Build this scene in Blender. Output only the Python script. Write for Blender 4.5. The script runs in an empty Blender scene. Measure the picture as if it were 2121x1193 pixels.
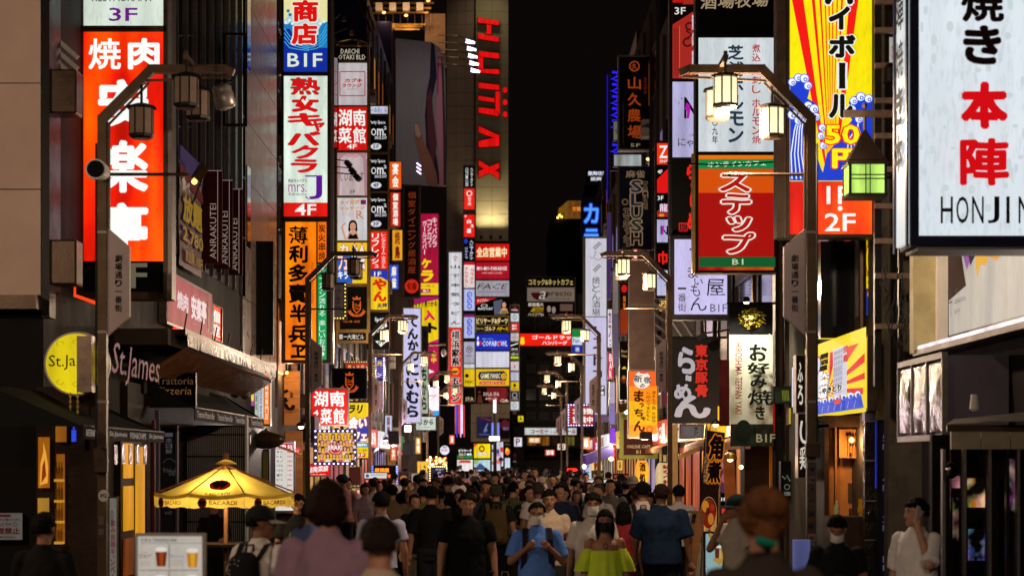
import bpy, bmesh, math, random
from mathutils import Vector, Matrix, noise as mnoise
random.seed(7)
C = bpy.context.scene.collection
SC = bpy.context.scene
# ------------------------------------------------------------------ camera, sky, exposure
F, CX, HY, CH = 4120.0, 1045.0, 952.0, 2.03      # focal length in photo px, vanishing point, eye height (m)
cam = bpy.data.cameras.new('camera'); cam.sensor_width = 36; cam.lens = F/2121*36
cam.shift_x = -(CX-1060.5)/2121; cam.shift_y = (HY-596.5)/2121
cam.clip_end = 3000; cam.clip_start = 0.1
cam.dof.use_dof = True; cam.dof.focus_distance = 34; cam.dof.aperture_fstop = 2.6
cob = bpy.data.objects.new('camera', cam); C.objects.link(cob)
cob.location = (0, 0, CH); cob.rotation_euler = (math.pi/2, 0, 0); SC.camera = cob
w = bpy.data.worlds.new('World'); SC.world = w; w.use_nodes = True
bgn = w.node_tree.nodes['Background']; bgn.inputs['Color'].default_value = (1.0, .66, .58, 1); bgn.inputs['Strength'].default_value = 0.003
SC.view_settings.view_transform = 'Standard'; SC.view_settings.look = 'None'
SC.view_settings.exposure = 0.0; SC.view_settings.gamma = 1.0; SC.view_settings.use_curve_mapping = False
SC.cycles.use_denoising = True
SC.cycles.max_bounces = 5; SC.cycles.diffuse_bounces = 3; SC.cycles.sample_clamp_indirect = 4

# ------------------------------------------------------------------ materials
def lin(h):
    if not isinstance(h, str): return tuple(h)
    h = h.lstrip('#'); o = []
    if len(h) == 3: h = ''.join(c*2 for c in h)
    for i in (0, 2, 4):
        c = int(h[i:i+2], 16)/255; o.append(c/12.92 if c <= .04045 else ((c+.055)/1.055)**2.4)
    return tuple(o)
_M = {}
def pr(m, k): return m.node_tree.nodes['Principled BSDF'].inputs[k]
def surf(name, col, rough=.6, var=.25, scale=4, metal=0, bump=.15, spec=.16, fine=None, coat=0, stretch=(1,1,1)):
    """dirty, slightly uneven real surface"""
    k = ('s', name)
    if k in _M: return _M[k]
    m = bpy.data.materials.new(name); m.use_nodes = True; nt = m.node_tree; N = nt.nodes; L = nt.links
    c = lin(col)
    tc = N.new('ShaderNodeTexCoord'); mp = N.new('ShaderNodeMapping'); mp.inputs['Scale'].default_value = stretch
    L.new(tc.outputs['Object'], mp.inputs['Vector'])
    n1 = N.new('ShaderNodeTexNoise'); n1.inputs['Scale'].default_value = scale; n1.inputs['Detail'].default_value = 6; n1.inputs['Roughness'].default_value = .65
    L.new(mp.outputs[0], n1.inputs['Vector'])
    r = N.new('ShaderNodeValToRGB')
    r.color_ramp.elements[0].position = .3; r.color_ramp.elements[1].position = .72
    r.color_ramp.elements[0].color = tuple(x*(1-var) for x in c)+(1,); r.color_ramp.elements[1].color = tuple(min(1, x*(1+var*.7)) for x in c)+(1,)
    L.new(n1.outputs['Fac'], r.inputs[0]); L.new(r.outputs[0], pr(m, 'Base Color'))
    pr(m, 'Roughness').default_value = rough; pr(m, 'Metallic').default_value = metal
    pr(m, 'Specular IOR Level').default_value = spec
    if coat: pr(m, 'Coat Weight').default_value = coat; pr(m, 'Coat Roughness').default_value = .08
    mr = N.new('ShaderNodeMapRange'); mr.inputs[3].default_value = max(.02, rough-.15); mr.inputs[4].default_value = min(1, rough+.15)
    n2 = N.new('ShaderNodeTexNoise'); n2.inputs['Scale'].default_value = fine or scale*9; n2.inputs['Detail'].default_value = 4
    L.new(mp.outputs[0], n2.inputs['Vector']); L.new(n1.outputs['Fac'], mr.inputs[0]); L.new(mr.outputs[0], pr(m, 'Roughness'))
    if bump:
        b = N.new('ShaderNodeBump'); b.inputs['Strength'].default_value = bump; b.inputs['Distance'].default_value = .02
        L.new(n2.outputs['Fac'], b.inputs['Height']); L.new(b.outputs[0], pr(m, 'Normal'))
    _M[k] = m; return m
def emis(col, s=1.0, vary=.22, sample=True):
    """translucent lit plastic: the tubes behind it light it a little unevenly"""
    k = ('e', str(col), round(s, 3), vary, sample)
    if k in _M: return _M[k]
    m = bpy.data.materials.new('lit_plastic'); m.use_nodes = True; nt = m.node_tree; N = nt.nodes; L = nt.links
    c = lin(col)
    pr(m, 'Base Color').default_value = tuple(.14*x+.01 for x in c)+(1,)
    pr(m, 'Roughness').default_value = .55; pr(m, 'Specular IOR Level').default_value = .2
    pr(m, 'Emission Color').default_value = c+(1,)
    if vary:
        hot = c
        if vary >= .3 and c[0] > .5 and c[1] < .5 and c[2] < .3: hot = (c[0], min(1, c[1]+.09), c[2])
        tc = N.new('ShaderNodeTexCoord'); mp = N.new('ShaderNodeMapping'); mp.inputs['Scale'].default_value = (2.2, 2.2, .55)
        n = N.new('ShaderNodeTexNoise'); n.inputs['Scale'].default_value = 1.1; n.inputs['Detail'].default_value = 2
        mr = N.new('ShaderNodeMapRange'); mr.inputs[1].default_value = .3; mr.inputs[2].default_value = .7
        mr.inputs[3].default_value = s*(1-vary); mr.inputs[4].default_value = s*(1+vary*.6)
        L.new(tc.outputs['Object'], mp.inputs['Vector']); L.new(mp.outputs[0], n.inputs['Vector']); L.new(n.outputs['Fac'], mr.inputs[0])
        wv = N.new('ShaderNodeTexWave'); wv.inputs['Scale'].default_value = 1.1; wv.inputs['Distortion'].default_value = .6; wv.inputs['Detail'].default_value = 0
        L.new(tc.outputs['Object'], wv.inputs['Vector']); wr = N.new('ShaderNodeMapRange'); wr.inputs[3].default_value = 1-.35*vary; wr.inputs[4].default_value = 1+.25*vary; L.new(wv.outputs['Fac'], wr.inputs[0])
        gr = N.new('ShaderNodeTexNoise'); gr.inputs['Scale'].default_value = 14; gr.inputs['Detail'].default_value = 5; gm = N.new('ShaderNodeMapRange'); gm.inputs[1].default_value = .3; gm.inputs[2].default_value = .5; gm.inputs[3].default_value = .86; gm.inputs[4].default_value = 1
        L.new(mp.outputs[0], gr.inputs['Vector']); L.new(gr.outputs['Fac'], gm.inputs[0])
        m1 = N.new('ShaderNodeMath'); m1.operation = 'MULTIPLY'; m2 = N.new('ShaderNodeMath'); m2.operation = 'MULTIPLY'
        L.new(mr.outputs[0], m1.inputs[0]); L.new(wr.outputs[0], m1.inputs[1]); L.new(m1.outputs[0], m2.inputs[0]); L.new(gm.outputs[0], m2.inputs[1])
        L.new(m2.outputs[0], pr(m, 'Emission Strength'))
        if hot != c:
            hr = N.new('ShaderNodeValToRGB'); hr.color_ramp.elements[0].position = .42; hr.color_ramp.elements[1].position = .72; hr.color_ramp.elements[0].color = c+(1,); hr.color_ramp.elements[1].color = hot+(1,)
            L.new(n.outputs['Fac'], hr.inputs[0]); L.new(hr.outputs[0], pr(m, 'Emission Color'))
    else: pr(m, 'Emission Strength').default_value = s
    try: m.cycles.emission_sampling = 'AUTO' if sample else 'NONE'
    except Exception: pass
    _M[k] = m; return m
def ink(col, rough=.5):
    k = ('i', str(col))
    if k in _M: return _M[k]
    m = bpy.data.materials.new('print_ink'); m.use_nodes = True
    pr(m, 'Base Color').default_value = lin(col)+(1,); pr(m, 'Roughness').default_value = .8; pr(m, 'Specular IOR Level').default_value = .15
    _M[k] = m; return m
MT = dict(
    black_metal=surf('black_metal', (.018,.017,.018), .42, .3, 6, .6, .06),
    brown_metal=surf('brown_metal', (.07,.046,.034), .38, .3, 5, .7, .08),
    bronze=surf('bronze_paint', (.24,.17,.135), .35, .3, 9, .5, .05),
    steel=surf('brushed_steel', (.2,.18,.17), .4, .2, 3, .9, .06, stretch=(1,1,12)),
    navy=surf('navy_metal', (.012,.014,.05), .4, .3, 5, .3, .05),
    gold=surf('gold_trim', (.35,.22,.07), .33, .3, 8, .9, .05),
    beige=surf('beige_render', (.70,.50,.43), .8, .12, 1.2, 0, .12, fine=60),
    tile_wall=surf('grey_tile', (.27,.21,.19), .3, .2, 2.5, 0, .06),
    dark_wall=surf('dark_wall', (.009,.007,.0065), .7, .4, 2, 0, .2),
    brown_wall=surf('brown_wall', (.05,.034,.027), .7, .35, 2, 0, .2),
    concrete=surf('old_concrete', (.075,.062,.05), .85, .4, 3, 0, .5),
    glass=surf('dark_glass', (.01,.01,.013), .08, .2, 1, 0, .02, coat=.6),
    asphalt=surf('asphalt', (.05,.048,.047), .55, .35, 6, 0, .6, fine=160),
    wood=surf('stained_wood', (.22,.09,.035), .5, .45, 7, 0, .25, stretch=(1,1,.15)),
    darkwood=surf('dark_wood', (.025,.011,.006), .55, .45, 7, 0, .25),
    cloth_black=surf('black_cloth', (.012,.012,.013), .85, .3, 20, 0, .3),
    chrome=surf('mirror_steel', (.2,.18,.175), .17, .15, 5, 1.0, .6, fine=9),
    white_paint=surf('white_paint', (.7,.68,.64), .5, .1, 4, 0, .05),
    cable=surf('cable_rubber', (.02,.02,.02), .6, .2, 9, 0, 0),
)
def clear_glass():
    m=bpy.data.materials.new('clear_glass'); m.use_nodes=True; pr(m,'Base Color').default_value=(.8,.8,.82,1); pr(m,'Transmission Weight').default_value=1; pr(m,'Roughness').default_value=.03; pr(m,'IOR').default_value=1.3
    return m
MT['clear']=clear_glass()
def translucent(m, amt):
    nt=m.node_tree; N=nt.nodes; p=N['Principled BSDF']; out=N['Material Output']; t=N.new('ShaderNodeBsdfTranslucent'); mx=N.new('ShaderNodeMixShader'); mx.inputs[0].default_value=amt
    src=p.inputs['Base Color'].links[0].from_socket; nt.links.new(src,t.inputs['Color']); nt.links.new(p.outputs[0],mx.inputs[1]); nt.links.new(t.outputs[0],mx.inputs[2]); nt.links.new(mx.outputs[0],out.inputs['Surface']); return m
# ------------------------------------------------------------------ object helpers
BASE = {}
def thing(name, label, cat, base=(0,0,0), group=None):
    o = bpy.data.objects.new(name, None); o.empty_display_size = .1; C.objects.link(o)
    o.location = base; o['label'] = label; o['category'] = cat
    if group: o['group'] = group
    BASE[o] = Vector(base); return o
class MB:
    def __init__(s): s.v = []; s.f = []; s.sm = False
    def add(s, vs, fs):
        n = len(s.v); s.v += [tuple(x) for x in vs]; s.f += [tuple(i+n for i in q) for q in fs]; return s
    def box(s, x0, x1, y0, y1, z0, z1):
        return s.add([(x0,y0,z0),(x1,y0,z0),(x1,y1,z0),(x0,y1,z0),(x0,y0,z1),(x1,y0,z1),(x1,y1,z1),(x0,y1,z1)],
                     [(0,3,2,1),(4,5,6,7),(0,1,5,4),(1,2,6,5),(2,3,7,6),(3,0,4,7)])
    def bar(s, a, b, wd, ht=None):
        """square bar between two points"""
        a = Vector(a); b = Vector(b); d = (b-a).normalized(); ht = ht or wd
        up = Vector((0,0,1)) if abs(d.z) < .9 else Vector((0,1,0))
        x = d.cross(up).normalized()*wd/2; y = d.cross(x).normalized()*ht/2
        return s.add([a-x-y,a+x-y,a+x+y,a-x+y,b-x-y,b+x-y,b+x+y,b-x+y], [(0,3,2,1),(4,5,6,7),(0,1,5,4),(1,2,6,5),(2,3,7,6),(3,0,4,7)])
    def tube(s, pts, r, n=8, r1=None):
        pts = [Vector(p) for p in pts]; rs = []; k = len(pts)
        for i, p in enumerate(pts):
            d = (pts[min(i+1,k-1)]-pts[max(i-1,0)]).normalized(); up = Vector((0,0,1)) if abs(d.z) < .9 else Vector((0,1,0))
            x = d.cross(up).normalized(); y = d.cross(x).normalized(); rr = r if r1 is None else r+(r1-r)*i/max(1,k-1)
            rs.append([p+x*rr*math.cos(2*math.pi*j/n)+y*rr*math.sin(2*math.pi*j/n) for j in range(n)])
        vs = [q for g in rs for q in g]; fs = []
        for i in range(k-1):
            for j in range(n): fs.append((i*n+j, i*n+(j+1)%n, (i+1)*n+(j+1)%n, (i+1)*n+j))
        fs.append(tuple(range(n))[::-1]); fs.append(tuple((k-1)*n+j for j in range(n)))
        return s.add(vs, fs)
    def lathe(s, c, prof, n=16, sx=1, sy=1, rot=0):
        c = Vector(c); vs = []; k = len(prof)
        for r, z in prof:
            for j in range(n):
                a = 2*math.pi*j/n+rot; vs.append(c+Vector((r*sx*math.cos(a), r*sy*math.sin(a), z)))
        fs = [(i*n+j, i*n+(j+1)%n, (i+1)*n+(j+1)%n, (i+1)*n+j) for i in range(k-1) for j in range(n)]
        fs.append(tuple(range(n))[::-1]); fs.append(tuple((k-1)*n+j for j in range(n)))
        return s.add(vs, fs)
    def ell(s, c, r, n=12, m=8):
        pr_ = [(math.sin(math.pi*i/m)*1.0+1e-4, -math.cos(math.pi*i/m)) for i in range(m+1)]
        c = Vector(c); vs = [c+Vector((q*r[0]*math.cos(2*math.pi*j/n), q*r[1]*math.sin(2*math.pi*j/n), z*r[2])) for q, z in pr_ for j in range(n)]
        return s.add(vs, [(i*n+j, i*n+(j+1)%n, (i+1)*n+(j+1)%n, (i+1)*n+j) for i in range(m) for j in range(n)])
    def mesh(s, base=(0,0,0), smooth=False, name='m'):
        b = Vector(base); me = bpy.data.meshes.new(name)
        me.from_pydata([tuple(Vector(p)-b) for p in s.v], [], s.f); me.update()
        if smooth: me.polygons.foreach_set('use_smooth', [True]*len(me.polygons))
        return me
def part(name, mb, mat, parent, label=None, smooth=False, bevel=0):
    b = BASE[parent]
    me = mb.mesh(b, smooth, name) if isinstance(mb, MB) else mb
    o = bpy.data.objects.new(name, me); C.objects.link(o); o.parent = parent; BASE[o] = b
    if not me.materials: me.materials.append(mat)
    else:
        o.material_slots[0].link = 'OBJECT'; o.material_slots[0].material = mat
    if label: o['label'] = label
    if bevel:
        md = o.modifiers.new('b', 'BEVEL'); md.width = bevel; md.segments = 2; md.limit_method = 'ANGLE'
    return o
def single(name, label, cat, mb, mat, base=(0,0,0), group=None, kind=None, smooth=False):
    me = mb.mesh(base, smooth, name); o = bpy.data.objects.new(name, me); C.objects.link(o); o.location = base
    me.materials.append(mat)
    if kind: o['kind'] = kind
    if label: o['label'] = label
    if cat: o['category'] = cat
    if group: o['group'] = group
    BASE[o] = Vector(base); return o
def copy_tree(o, loc=None, rz=None, label=None, parent=None):
    c = o.copy(); C.objects.link(c)
    if parent: c.parent = parent
    if loc is not None: c.location = loc
    if rz is not None: c.rotation_euler = (0,0,rz)
    if label: c['label'] = label
    for ch in list(o.children): copy_tree(ch, parent=c)
    return c
# ------------------------------------------------------------------ planes seen in the photograph
class Plane:
    """a vertical plane; u runs along it left to right as seen, v is height, off is out towards the viewer"""
    def __init__(s, p0, ux, uy):
        l = math.hypot(ux, uy); s.p = Vector((p0[0], p0[1], 0)); s.u = Vector((ux/l, uy/l, 0)); s.n = Vector((uy/l, -ux/l, 0))
    def uv(s, px, py):
        d = Vector(((px-CX)/F, 1, (HY-py)/F)); o = Vector((0,0,CH)); t = (s.p-o).dot(s.n)/d.dot(s.n)
        q = o+d*t; return (q-s.p).dot(s.u), q.z
    def to3(s, u, v, off=0):
        q = s.p+s.u*u+s.n*off; return Vector((q.x, q.y, v))
    def rect(s, x0, y0, x1, y1):
        xm = (x0+x1)/2; ym = (y0+y1)/2
        return s.uv(x0, ym)[0], s.uv(x1, ym)[0], s.uv(xm, y1)[1], s.uv(xm, y0)[1]
def FR(Z): return Plane((0, Z), 1, 0)
def LW(X): return Plane((X, 0), 0, 1)
def RW(X): return Plane((X, 0), 0, -1)
def at(px, Z): return (px-CX)*Z/F
def hz(py, Z): return CH-(py-HY)*Z/F
# ------------------------------------------------------------------ lettering
_S2 = bpy.data.scenes.new('workbench'); _tc = bpy.data.curves.new('tc', 'FONT'); _to = bpy.data.objects.new('tc', _tc); _S2.collection.objects.link(_to)
def evaluated(o):
    vl = _S2.view_layers[0]; vl.update(); return bpy.data.meshes.new_from_object(o.evaluated_get(vl.depsgraph))
_G = {}
def glyph(t, b=0.0, res=2):
    k = (t, round(b, 3), res)
    if k not in _G:
        _tc.body = t; _tc.offset = b; _tc.resolution_u = res
        me = evaluated(_to)
        vs = [(v.co.x, v.co.y) for v in me.vertices]; fs = [tuple(p.vertices) for p in me.polygons]
        bpy.data.meshes.remove(me)
        _G[k] = (vs, fs)
    return _G[k]
def fit(t, u0, u1, v0, v1, b=0, rot=0, shear=0, brush=0, res=2, ob=0, keep=False):
    """glyph outlines of t stretched into the box; returns (x, y, layer) points. Heavy strokes are made by
    laying shifted copies over one another; ob grows the outline beyond the box"""
    cjk = any(ord(c) > 0x2E00 for c in t); gb = 0 if cjk else b*.35
    vs0, fs0 = glyph(t, gb, res)
    if not vs0: return [], []
    nv = len(glyph(t, 0, 1)[0])/max(1, len(t)); rb_ = 0
    if cjk and b > 0: rb_ = b*max(.42, min(1, 46/nv))
    def tr(p):
        x, y = p
        if brush: x, y = x+brush*.035*math.sin(6.1*y+1.3+len(t)), y+brush*(.045*math.sin(5.2*x+.6)+.10*(x-.5))
        x += shear*y
        if rot == 90: x, y = -y, x
        elif rot == -90: x, y = y, -x
        return x, y
    a = [tr(p) for p in vs0]
    x0 = min(p[0] for p in a)-rb_; x1 = max(p[0] for p in a)+rb_; y0 = min(p[1] for p in a)-rb_; y1 = max(p[1] for p in a)+rb_
    sx = (u1-u0)/max(1e-6, x1-x0); sy = (v1-v0)/max(1e-6, y1-y0)
    R_ = rb_+ob; lay = [(0, 0)]
    if R_ > 0:
        n = 8 if R_ > .03 else 4
        lay = [(R_*math.cos(2*math.pi*(i+.5)/n), R_*math.sin(2*math.pi*(i+.5)/n)) for i in range(n)]
        if R_ > .055: lay += [(x*.5, y*.5) for x, y in lay]
        lay.append((0, 0))
    vs = []; fs = []
    for k, (dx, dy) in enumerate(lay):
        n0 = len(vs); vs += [(u0+(x+dx-x0)*sx, v0+(y+dy-y0)*sy, k) for x, y in a]; fs += [tuple(i+n0 for i in q) for q in fs0]
    return vs, fs
SMALL = 'ッャュョァィゥェォっゃゅょ、。・'
class Sign:
    """draws on one plane; every item sits a hair in front of the one before"""
    def __init__(s, plane, lit=1.0, step=.0016):
        s.P = plane; s.lit = lit; s.k = 0; s.g = {}; s.n = {}; s.step = step; s.off0 = 0
    def mat(s, col, lit=None):
        l = s.lit if lit is None else lit
        if l <= 0 or sum(lin(col)) < .06: return ink(col)
        return emis(col, l, 0, False)
    def put(s, kind, col, vs2, fs, lit=None):
        k = (kind, str(col), lit); mb = s.g.setdefault(k, MB()); s.n[k] = s.n.get(k, 0)+1; s.k += 1
        off = s.off0+.004+s.k*s.step
        mb.add([s.P.to3(q[0], q[1], off+(q[2]*.0003 if len(q) > 2 else 0)) for q in vs2], fs)
        if vs2 and len(vs2[0]) > 2: s.k += (max(q[2] for q in vs2)*.0003)/s.step
    def r(s, x0, y0, x1, y1, col, lit=None):
        u0, u1, v0, v1 = s.P.rect(x0, y0, x1, y1); s.put('printed_shape', col, [(u0,v0),(u1,v0),(u1,v1),(u0,v1)], [(0,1,2,3)], lit); return s
    def p(s, pts, col, lit=None):
        q = [s.P.uv(*a) for a in pts]; s.put('printed_shape', col, q, [tuple(range(len(q)))[::-1]], lit); return s
    def e(s, cx, cy, rx, ry, col, ring=0, lit=None, n=28, a0=0, a1=360):
        u, v = s.P.uv(cx, cy); ru = abs(s.P.uv(cx+rx, cy)[0]-u); rv = abs(s.P.uv(cx, cy-ry)[1]-v); A = [math.radians(a0+(a1-a0)*i/n) for i in range(n+1)]
        if ring:
            k = 1-ring/max(rx, ry); vs = [(u+ru*math.cos(a), v+rv*math.sin(a)) for a in A]+[(u+ru*k*math.cos(a), v+rv*k*math.sin(a)) for a in A]
            fs = [(i, i+1, n+2+i, n+1+i) for i in range(n)]
        else:
            vs = [(u+ru*math.cos(a), v+rv*math.sin(a)) for a in A]+[(u, v)]; fs = [(i, i+1, n+1) for i in range(n)]
        s.put('printed_shape', col, vs, fs, lit); return s
    def l(s, pts, wpx, col, lit=None):
        q = [Vector(s.P.uv(*a)) for a in pts]; wd = abs(s.P.uv(pts[0][0], pts[0][1])[1]-s.P.uv(pts[0][0], pts[0][1]+wpx)[1])/2
        vs = []; n = len(q)
        for i in range(n):
            d = (q[min(i+1,n-1)]-q[max(i-1,0)]); d = d.normalized() if d.length > 0 else Vector((1,0)); nn = Vector((-d.y, d.x))*wd
            vs += [tuple(q[i]+nn), tuple(q[i]-nn)]
        s.put('printed_shape', col, vs, [(2*i+1, 2*i+3, 2*i+2, 2*i) for i in range(n-1)], lit); return s
    def box(s, x0, y0, x1, y1, wpx, col, lit=None):
        return s.l([(x0,y0),(x1,y0)], wpx, col, lit).l([(x0,y1),(x1,y1)], wpx, col, lit).l([(x0,y0),(x0,y1)], wpx, col, lit).l([(x1,y0),(x1,y1)], wpx, col, lit)
    def t(s, txt, x0, y0, x1, y1, col, b=.02, rot=0, shear=0, brush=0, ol=None, lit=None, keep=False):
        u0, u1, v0, v1 = s.P.rect(x0, y0, x1, y1)
        res = 3 if (y1-y0) > 40 else (2 if (y1-y0) > 12 else 1)
        if ol:
            vs, fs = fit(txt, u0, u1, v0, v1, b, rot, shear, brush, res, ol[1]); s.put('lettering', ol[0], vs, fs, ol[2] if len(ol) > 2 else lit)
        vs, fs = fit(txt, u0, u1, v0, v1, b, rot, shear, brush, res, 0, keep); s.put('lettering', col, vs, fs, lit); return s
    def vt(s, txt, x0, y0, x1, y1, col, b=.02, gap=.1, **kw):
        """vertical line of characters"""
        ws = [(.55 if c in SMALL else (.5 if c in '一ーｰ ' and c == ' ' else 1.0)) for c in txt]
        tot = sum(ws); y = y0; H = (y1-y0)/tot
        for c, wt in zip(txt, ws):
            h = H*wt
            if c != ' ':
                g = gap*H/2; xa, xb = x0, x1
                if c in SMALL: xa, xb = x0+(x1-x0)*.4, x1-(x1-x0)*.05
                if c == 'ー': cx = (x0+x1)/2; s.t(c, cx-(x1-x0)*.1, y+g, cx+(x1-x0)*.1, y+h-g, col, b, rot=-90, **kw)
                elif c == '一': s.t(c, xa, y+h*.4, xb, y+h*.6, col, b, **kw)
                else: s.t(c, xa, y+g, xb, y+h-g, col, b, **kw)
            y += h
        return s
    def build(s, parent):
        for (kind, col, lit), mb in s.g.items():
            c = eval(col) if col.startswith('(') else col
            o = part(kind, mb, s.mat(c, lit), parent)
            if kind == 'printed_shape' and s.n[(kind, col, lit)] > 5: o['kind'] = 'stuff'
        s.g = {}
def cabinet(T, P, x0, y0, x1, y1, depth=.25, mat=None, name='cabinet', off=-.012):
    """box behind the face"""
    u0, u1, v0, v1 = P.rect(x0, y0, x1, y1); mb = MB()
    vs = [P.to3(u, v, o) for o in (off-depth, off) for v in (v0, v1) for u in (u0, u1)]
    mb.add(vs, [(4,5,7,6),(0,2,3,1),(0,1,5,4),(2,6,7,3),(0,4,6,2),(1,3,7,5)])
    return part(name, mb, mat or MT['brown_metal'], T)
def frame(T, P, x0, y0, x1, y1, wpx, mat=None, proud=.03, back=-.012, name='frame'):
    u0, u1, v0, v1 = P.rect(x0, y0, x1, y1); wu = (u1-u0)*wpx/(x1-x0); wv = (v1-v0)*wpx/(y1-y0); mb = MB()
    def b(a0, a1, b0, b1):
        vs = [P.to3(u, v, o) for o in (back, proud) for v in (b0, b1) for u in (a0, a1)]
        mb.add(vs, [(4,5,7,6),(0,2,3,1),(0,1,5,4),(2,6,7,3),(0,4,6,2),(1,3,7,5)])
    b(u0, u1, v1-wv, v1); b(u0, u1, v0, v0+wv); b(u0, u0+wu, v0+wv, v1-wv); b(u1-wu, u1, v0+wv, v1-wv)
    return part(name, mb, mat or MT['brown_metal'], T)
def panel(T, P, x0, y0, x1, y1, col, lit=1.0, name='sign_panel', label=None, draw=None, vary=.22, mat=None):
    """one lit face with its print as sub-parts"""
    u0, u1, v0, v1 = P.rect(x0, y0, x1, y1); mb = MB()
    vs = [P.to3(u, v, o) for o in (-.010, 0) for v in (v0, v1) for u in (u0, u1)]
    mb.add(vs, [(4,5,7,6),(0,2,3,1),(0,1,5,4),(2,6,7,3),(0,4,6,2),(1,3,7,5)])
    m = mat or (emis(col, lit, vary) if lit > 0 and sum(lin(col)) > .03 else ink(col, .4))
    o = part(name, mb, m, T, label)
    if draw:
        S = Sign(P, lit if lit > 0 else 0, step=.0016 if P.p.y < 80 else .0025); draw(S); S.build(o)
    return o
def sign(name, label, P, x0, y0, x1, y1, panels, depth=.22, fm=None, fw=4, cat='sign', group=None, off=None, base=None):
    u0, u1, v0, v1 = P.rect(x0, y0, x1, y1); b = P.to3((u0+u1)/2, v0, -depth/2)
    T = thing(name, label, cat, b, group)
    cabinet(T, P, x0, y0, x1, y1, depth, fm); frame(T, P, x0, y0, x1, y1, fw, fm)
    for q in panels: panel(T, P, *q[:4], q[4], **(q[5] if len(q) > 5 else {}))
    return T
# ------------------------------------------------------------------ the setting
g = MB(); g.add([(-600,-40,0),(600,-40,0),(600,1500,0),(-600,1500,0)], [(0,1,2,3)])
single('ground', None, None, g, MT['dark_wall'], kind='structure')
st = MB(); st.add([(-4.1,-30,.004),(3.2,-30,.004),(3.2,112,.004),(-4.1,112,.004)], [(0,1,2,3)])
single('street', None, None, st, MT['asphalt'], kind='structure')
cr = MB(); cr.add([(-60,112,.004),(60,112,.004),(60,119,.004),(-60,119,.004)], [(0,1,2,3)])
single('crossing_road', None, None, cr, MT['asphalt'], kind='structure')
kb = MB()
for x0, x1 in ((-5.1,-4.1),(3.2,4.6)): kb.box(x0, x1, 20, 112, 0, .1)
single('pavement', None, None, kb, MT['concrete'], kind='structure')

def windows(T, P, xs, ys, fmat=None, glass=None, fpx=2):
    """window openings on a wall plane, given as world u and v lists"""
    for (u0, u1) in xs:
        for (v0, v1) in ys:
            f = MB(); t = .06
            def b(a0,a1,b0,b1,o0=-.02,o1=.05):
                vs = [P.to3(u, v, o) for o in (o0, o1) for v in (b0, b1) for u in (a0, a1)]
                f.add(vs, [(4,5,7,6),(0,2,3,1),(0,1,5,4),(2,6,7,3),(0,4,6,2),(1,3,7,5)])
            b(u0,u1,v1-t,v1); b(u0,u1,v0,v0+t); b(u0,u0+t,v0+t,v1-t); b(u1-t,u1,v0+t,v1-t)
            w_ = part('window', f, fmat or MT['black_metal'], T)
            gm = MB(); gm.add([P.to3(u0+t,v0+t,.012),P.to3(u1-t,v0+t,.012),P.to3(u1-t,v1-t,.012),P.to3(u0+t,v1-t,.012)], [(0,1,2,3)])
            part('pane', gm, glass or MT['glass'], w_)
GLOWW = [emis('#ffb060', .35), emis('#ff8a3c', .2), emis('#c8b0ff', .22), MT['glass'], MT['glass'], MT['glass']]
rb = random.Random(3)
def street_block(label, side, z0, z1, h, mat, xw, depth=14, win=True, wst=3.2, cat='building', lower=4.0, glow=GLOWW):
    """one building of the row: a wall to the street and windows with frames"""
    x0, x1 = (-xw-depth, -xw) if side < 0 else (xw, xw+depth)
    T = thing('building', label, cat, ((x0+x1)/2, (z0+z1)/2, 0))
    part('wall', MB().box(x0, x1, z0, z1, 0, h), mat, T)
    if win:
        P = LW(-xw) if side < 0 else RW(xw)
        n = max(1, int((z1-z0)/2.6)); st_ = (z1-z0)/n
        for i in range(n):
            a = z0+i*st_+.35; b = z0+(i+1)*st_-.35
            uu = (a, b) if side < 0 else (-b, -a)
            z = lower
            while z < h-2.2:
                windows(T, P, [uu], [(z, z+1.6)], glass=rb.choice(glow))
                q = rb.random(); s_ = 1 if side < 0 else -1; X_ = x1 if side < 0 else x0; ya = a+rb.uniform(0, max(.1, b-a-.8))
                if q < .45:
                    part('air_conditioner', MB().box(min(X_, X_+s_*.3), max(X_, X_+s_*.3), ya, ya+.75, z-1.0, z-.45), surf('unit_case', (.3,.27,.25), .5, .3, 5), T)
                    part('fan_grille', MB().lathe((X_+s_*.15, ya-.005, z-.72), [(.2,-.001),(.2,.001)], 12), MT['black_metal'], T)
                z += wst
            part('drain_pipe', MB().tube([(X_+s_*.06, a-.2, 3.2), (X_+s_*.06, a-.2, h-.5)], .045, 6), rb.choice([MT['steel'], MT['brown_metal']]), T)
            if i % 2 == 0: part('cable_run', MB().tube([(X_+s_*.05, a-.1+.08*math.sin(k*2.1), 3.4+k*.9) for k in range(9)], .016, 4), MT['cable'], T)
    return T
# left row
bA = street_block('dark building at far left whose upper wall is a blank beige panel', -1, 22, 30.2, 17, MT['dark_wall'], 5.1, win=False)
P22 = FR(22)
u0, u1, v0, v1 = P22.rect(-600, -260, 90, 614)
mb = MB()
nx, ny = 3, 4
for i in range(nx):
    for j in range(ny):
        a0 = u0+(u1-u0)*i/nx+.008; a1 = u0+(u1-u0)*(i+1)/nx-.008; b0 = v0+(v1-v0)*j/ny+.006; b1 = v0+(v1-v0)*(j+1)/ny-.006
        o = MB().box(a0, a1, 21.88, 21.99, b0, b1)
        part('wall_panel', o, MT['beige'], bA)
part('corner_trim', MB().box(at(90,22), at(90,22)+.09, 21.9, 22.2, 3.6, 14), MT['black_metal'], bA)
part('ledge', MB().box(-16, at(92,22), 21.6, 22.0, hz(645,22), hz(618,22)), MT['brown_metal'], bA)
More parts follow.
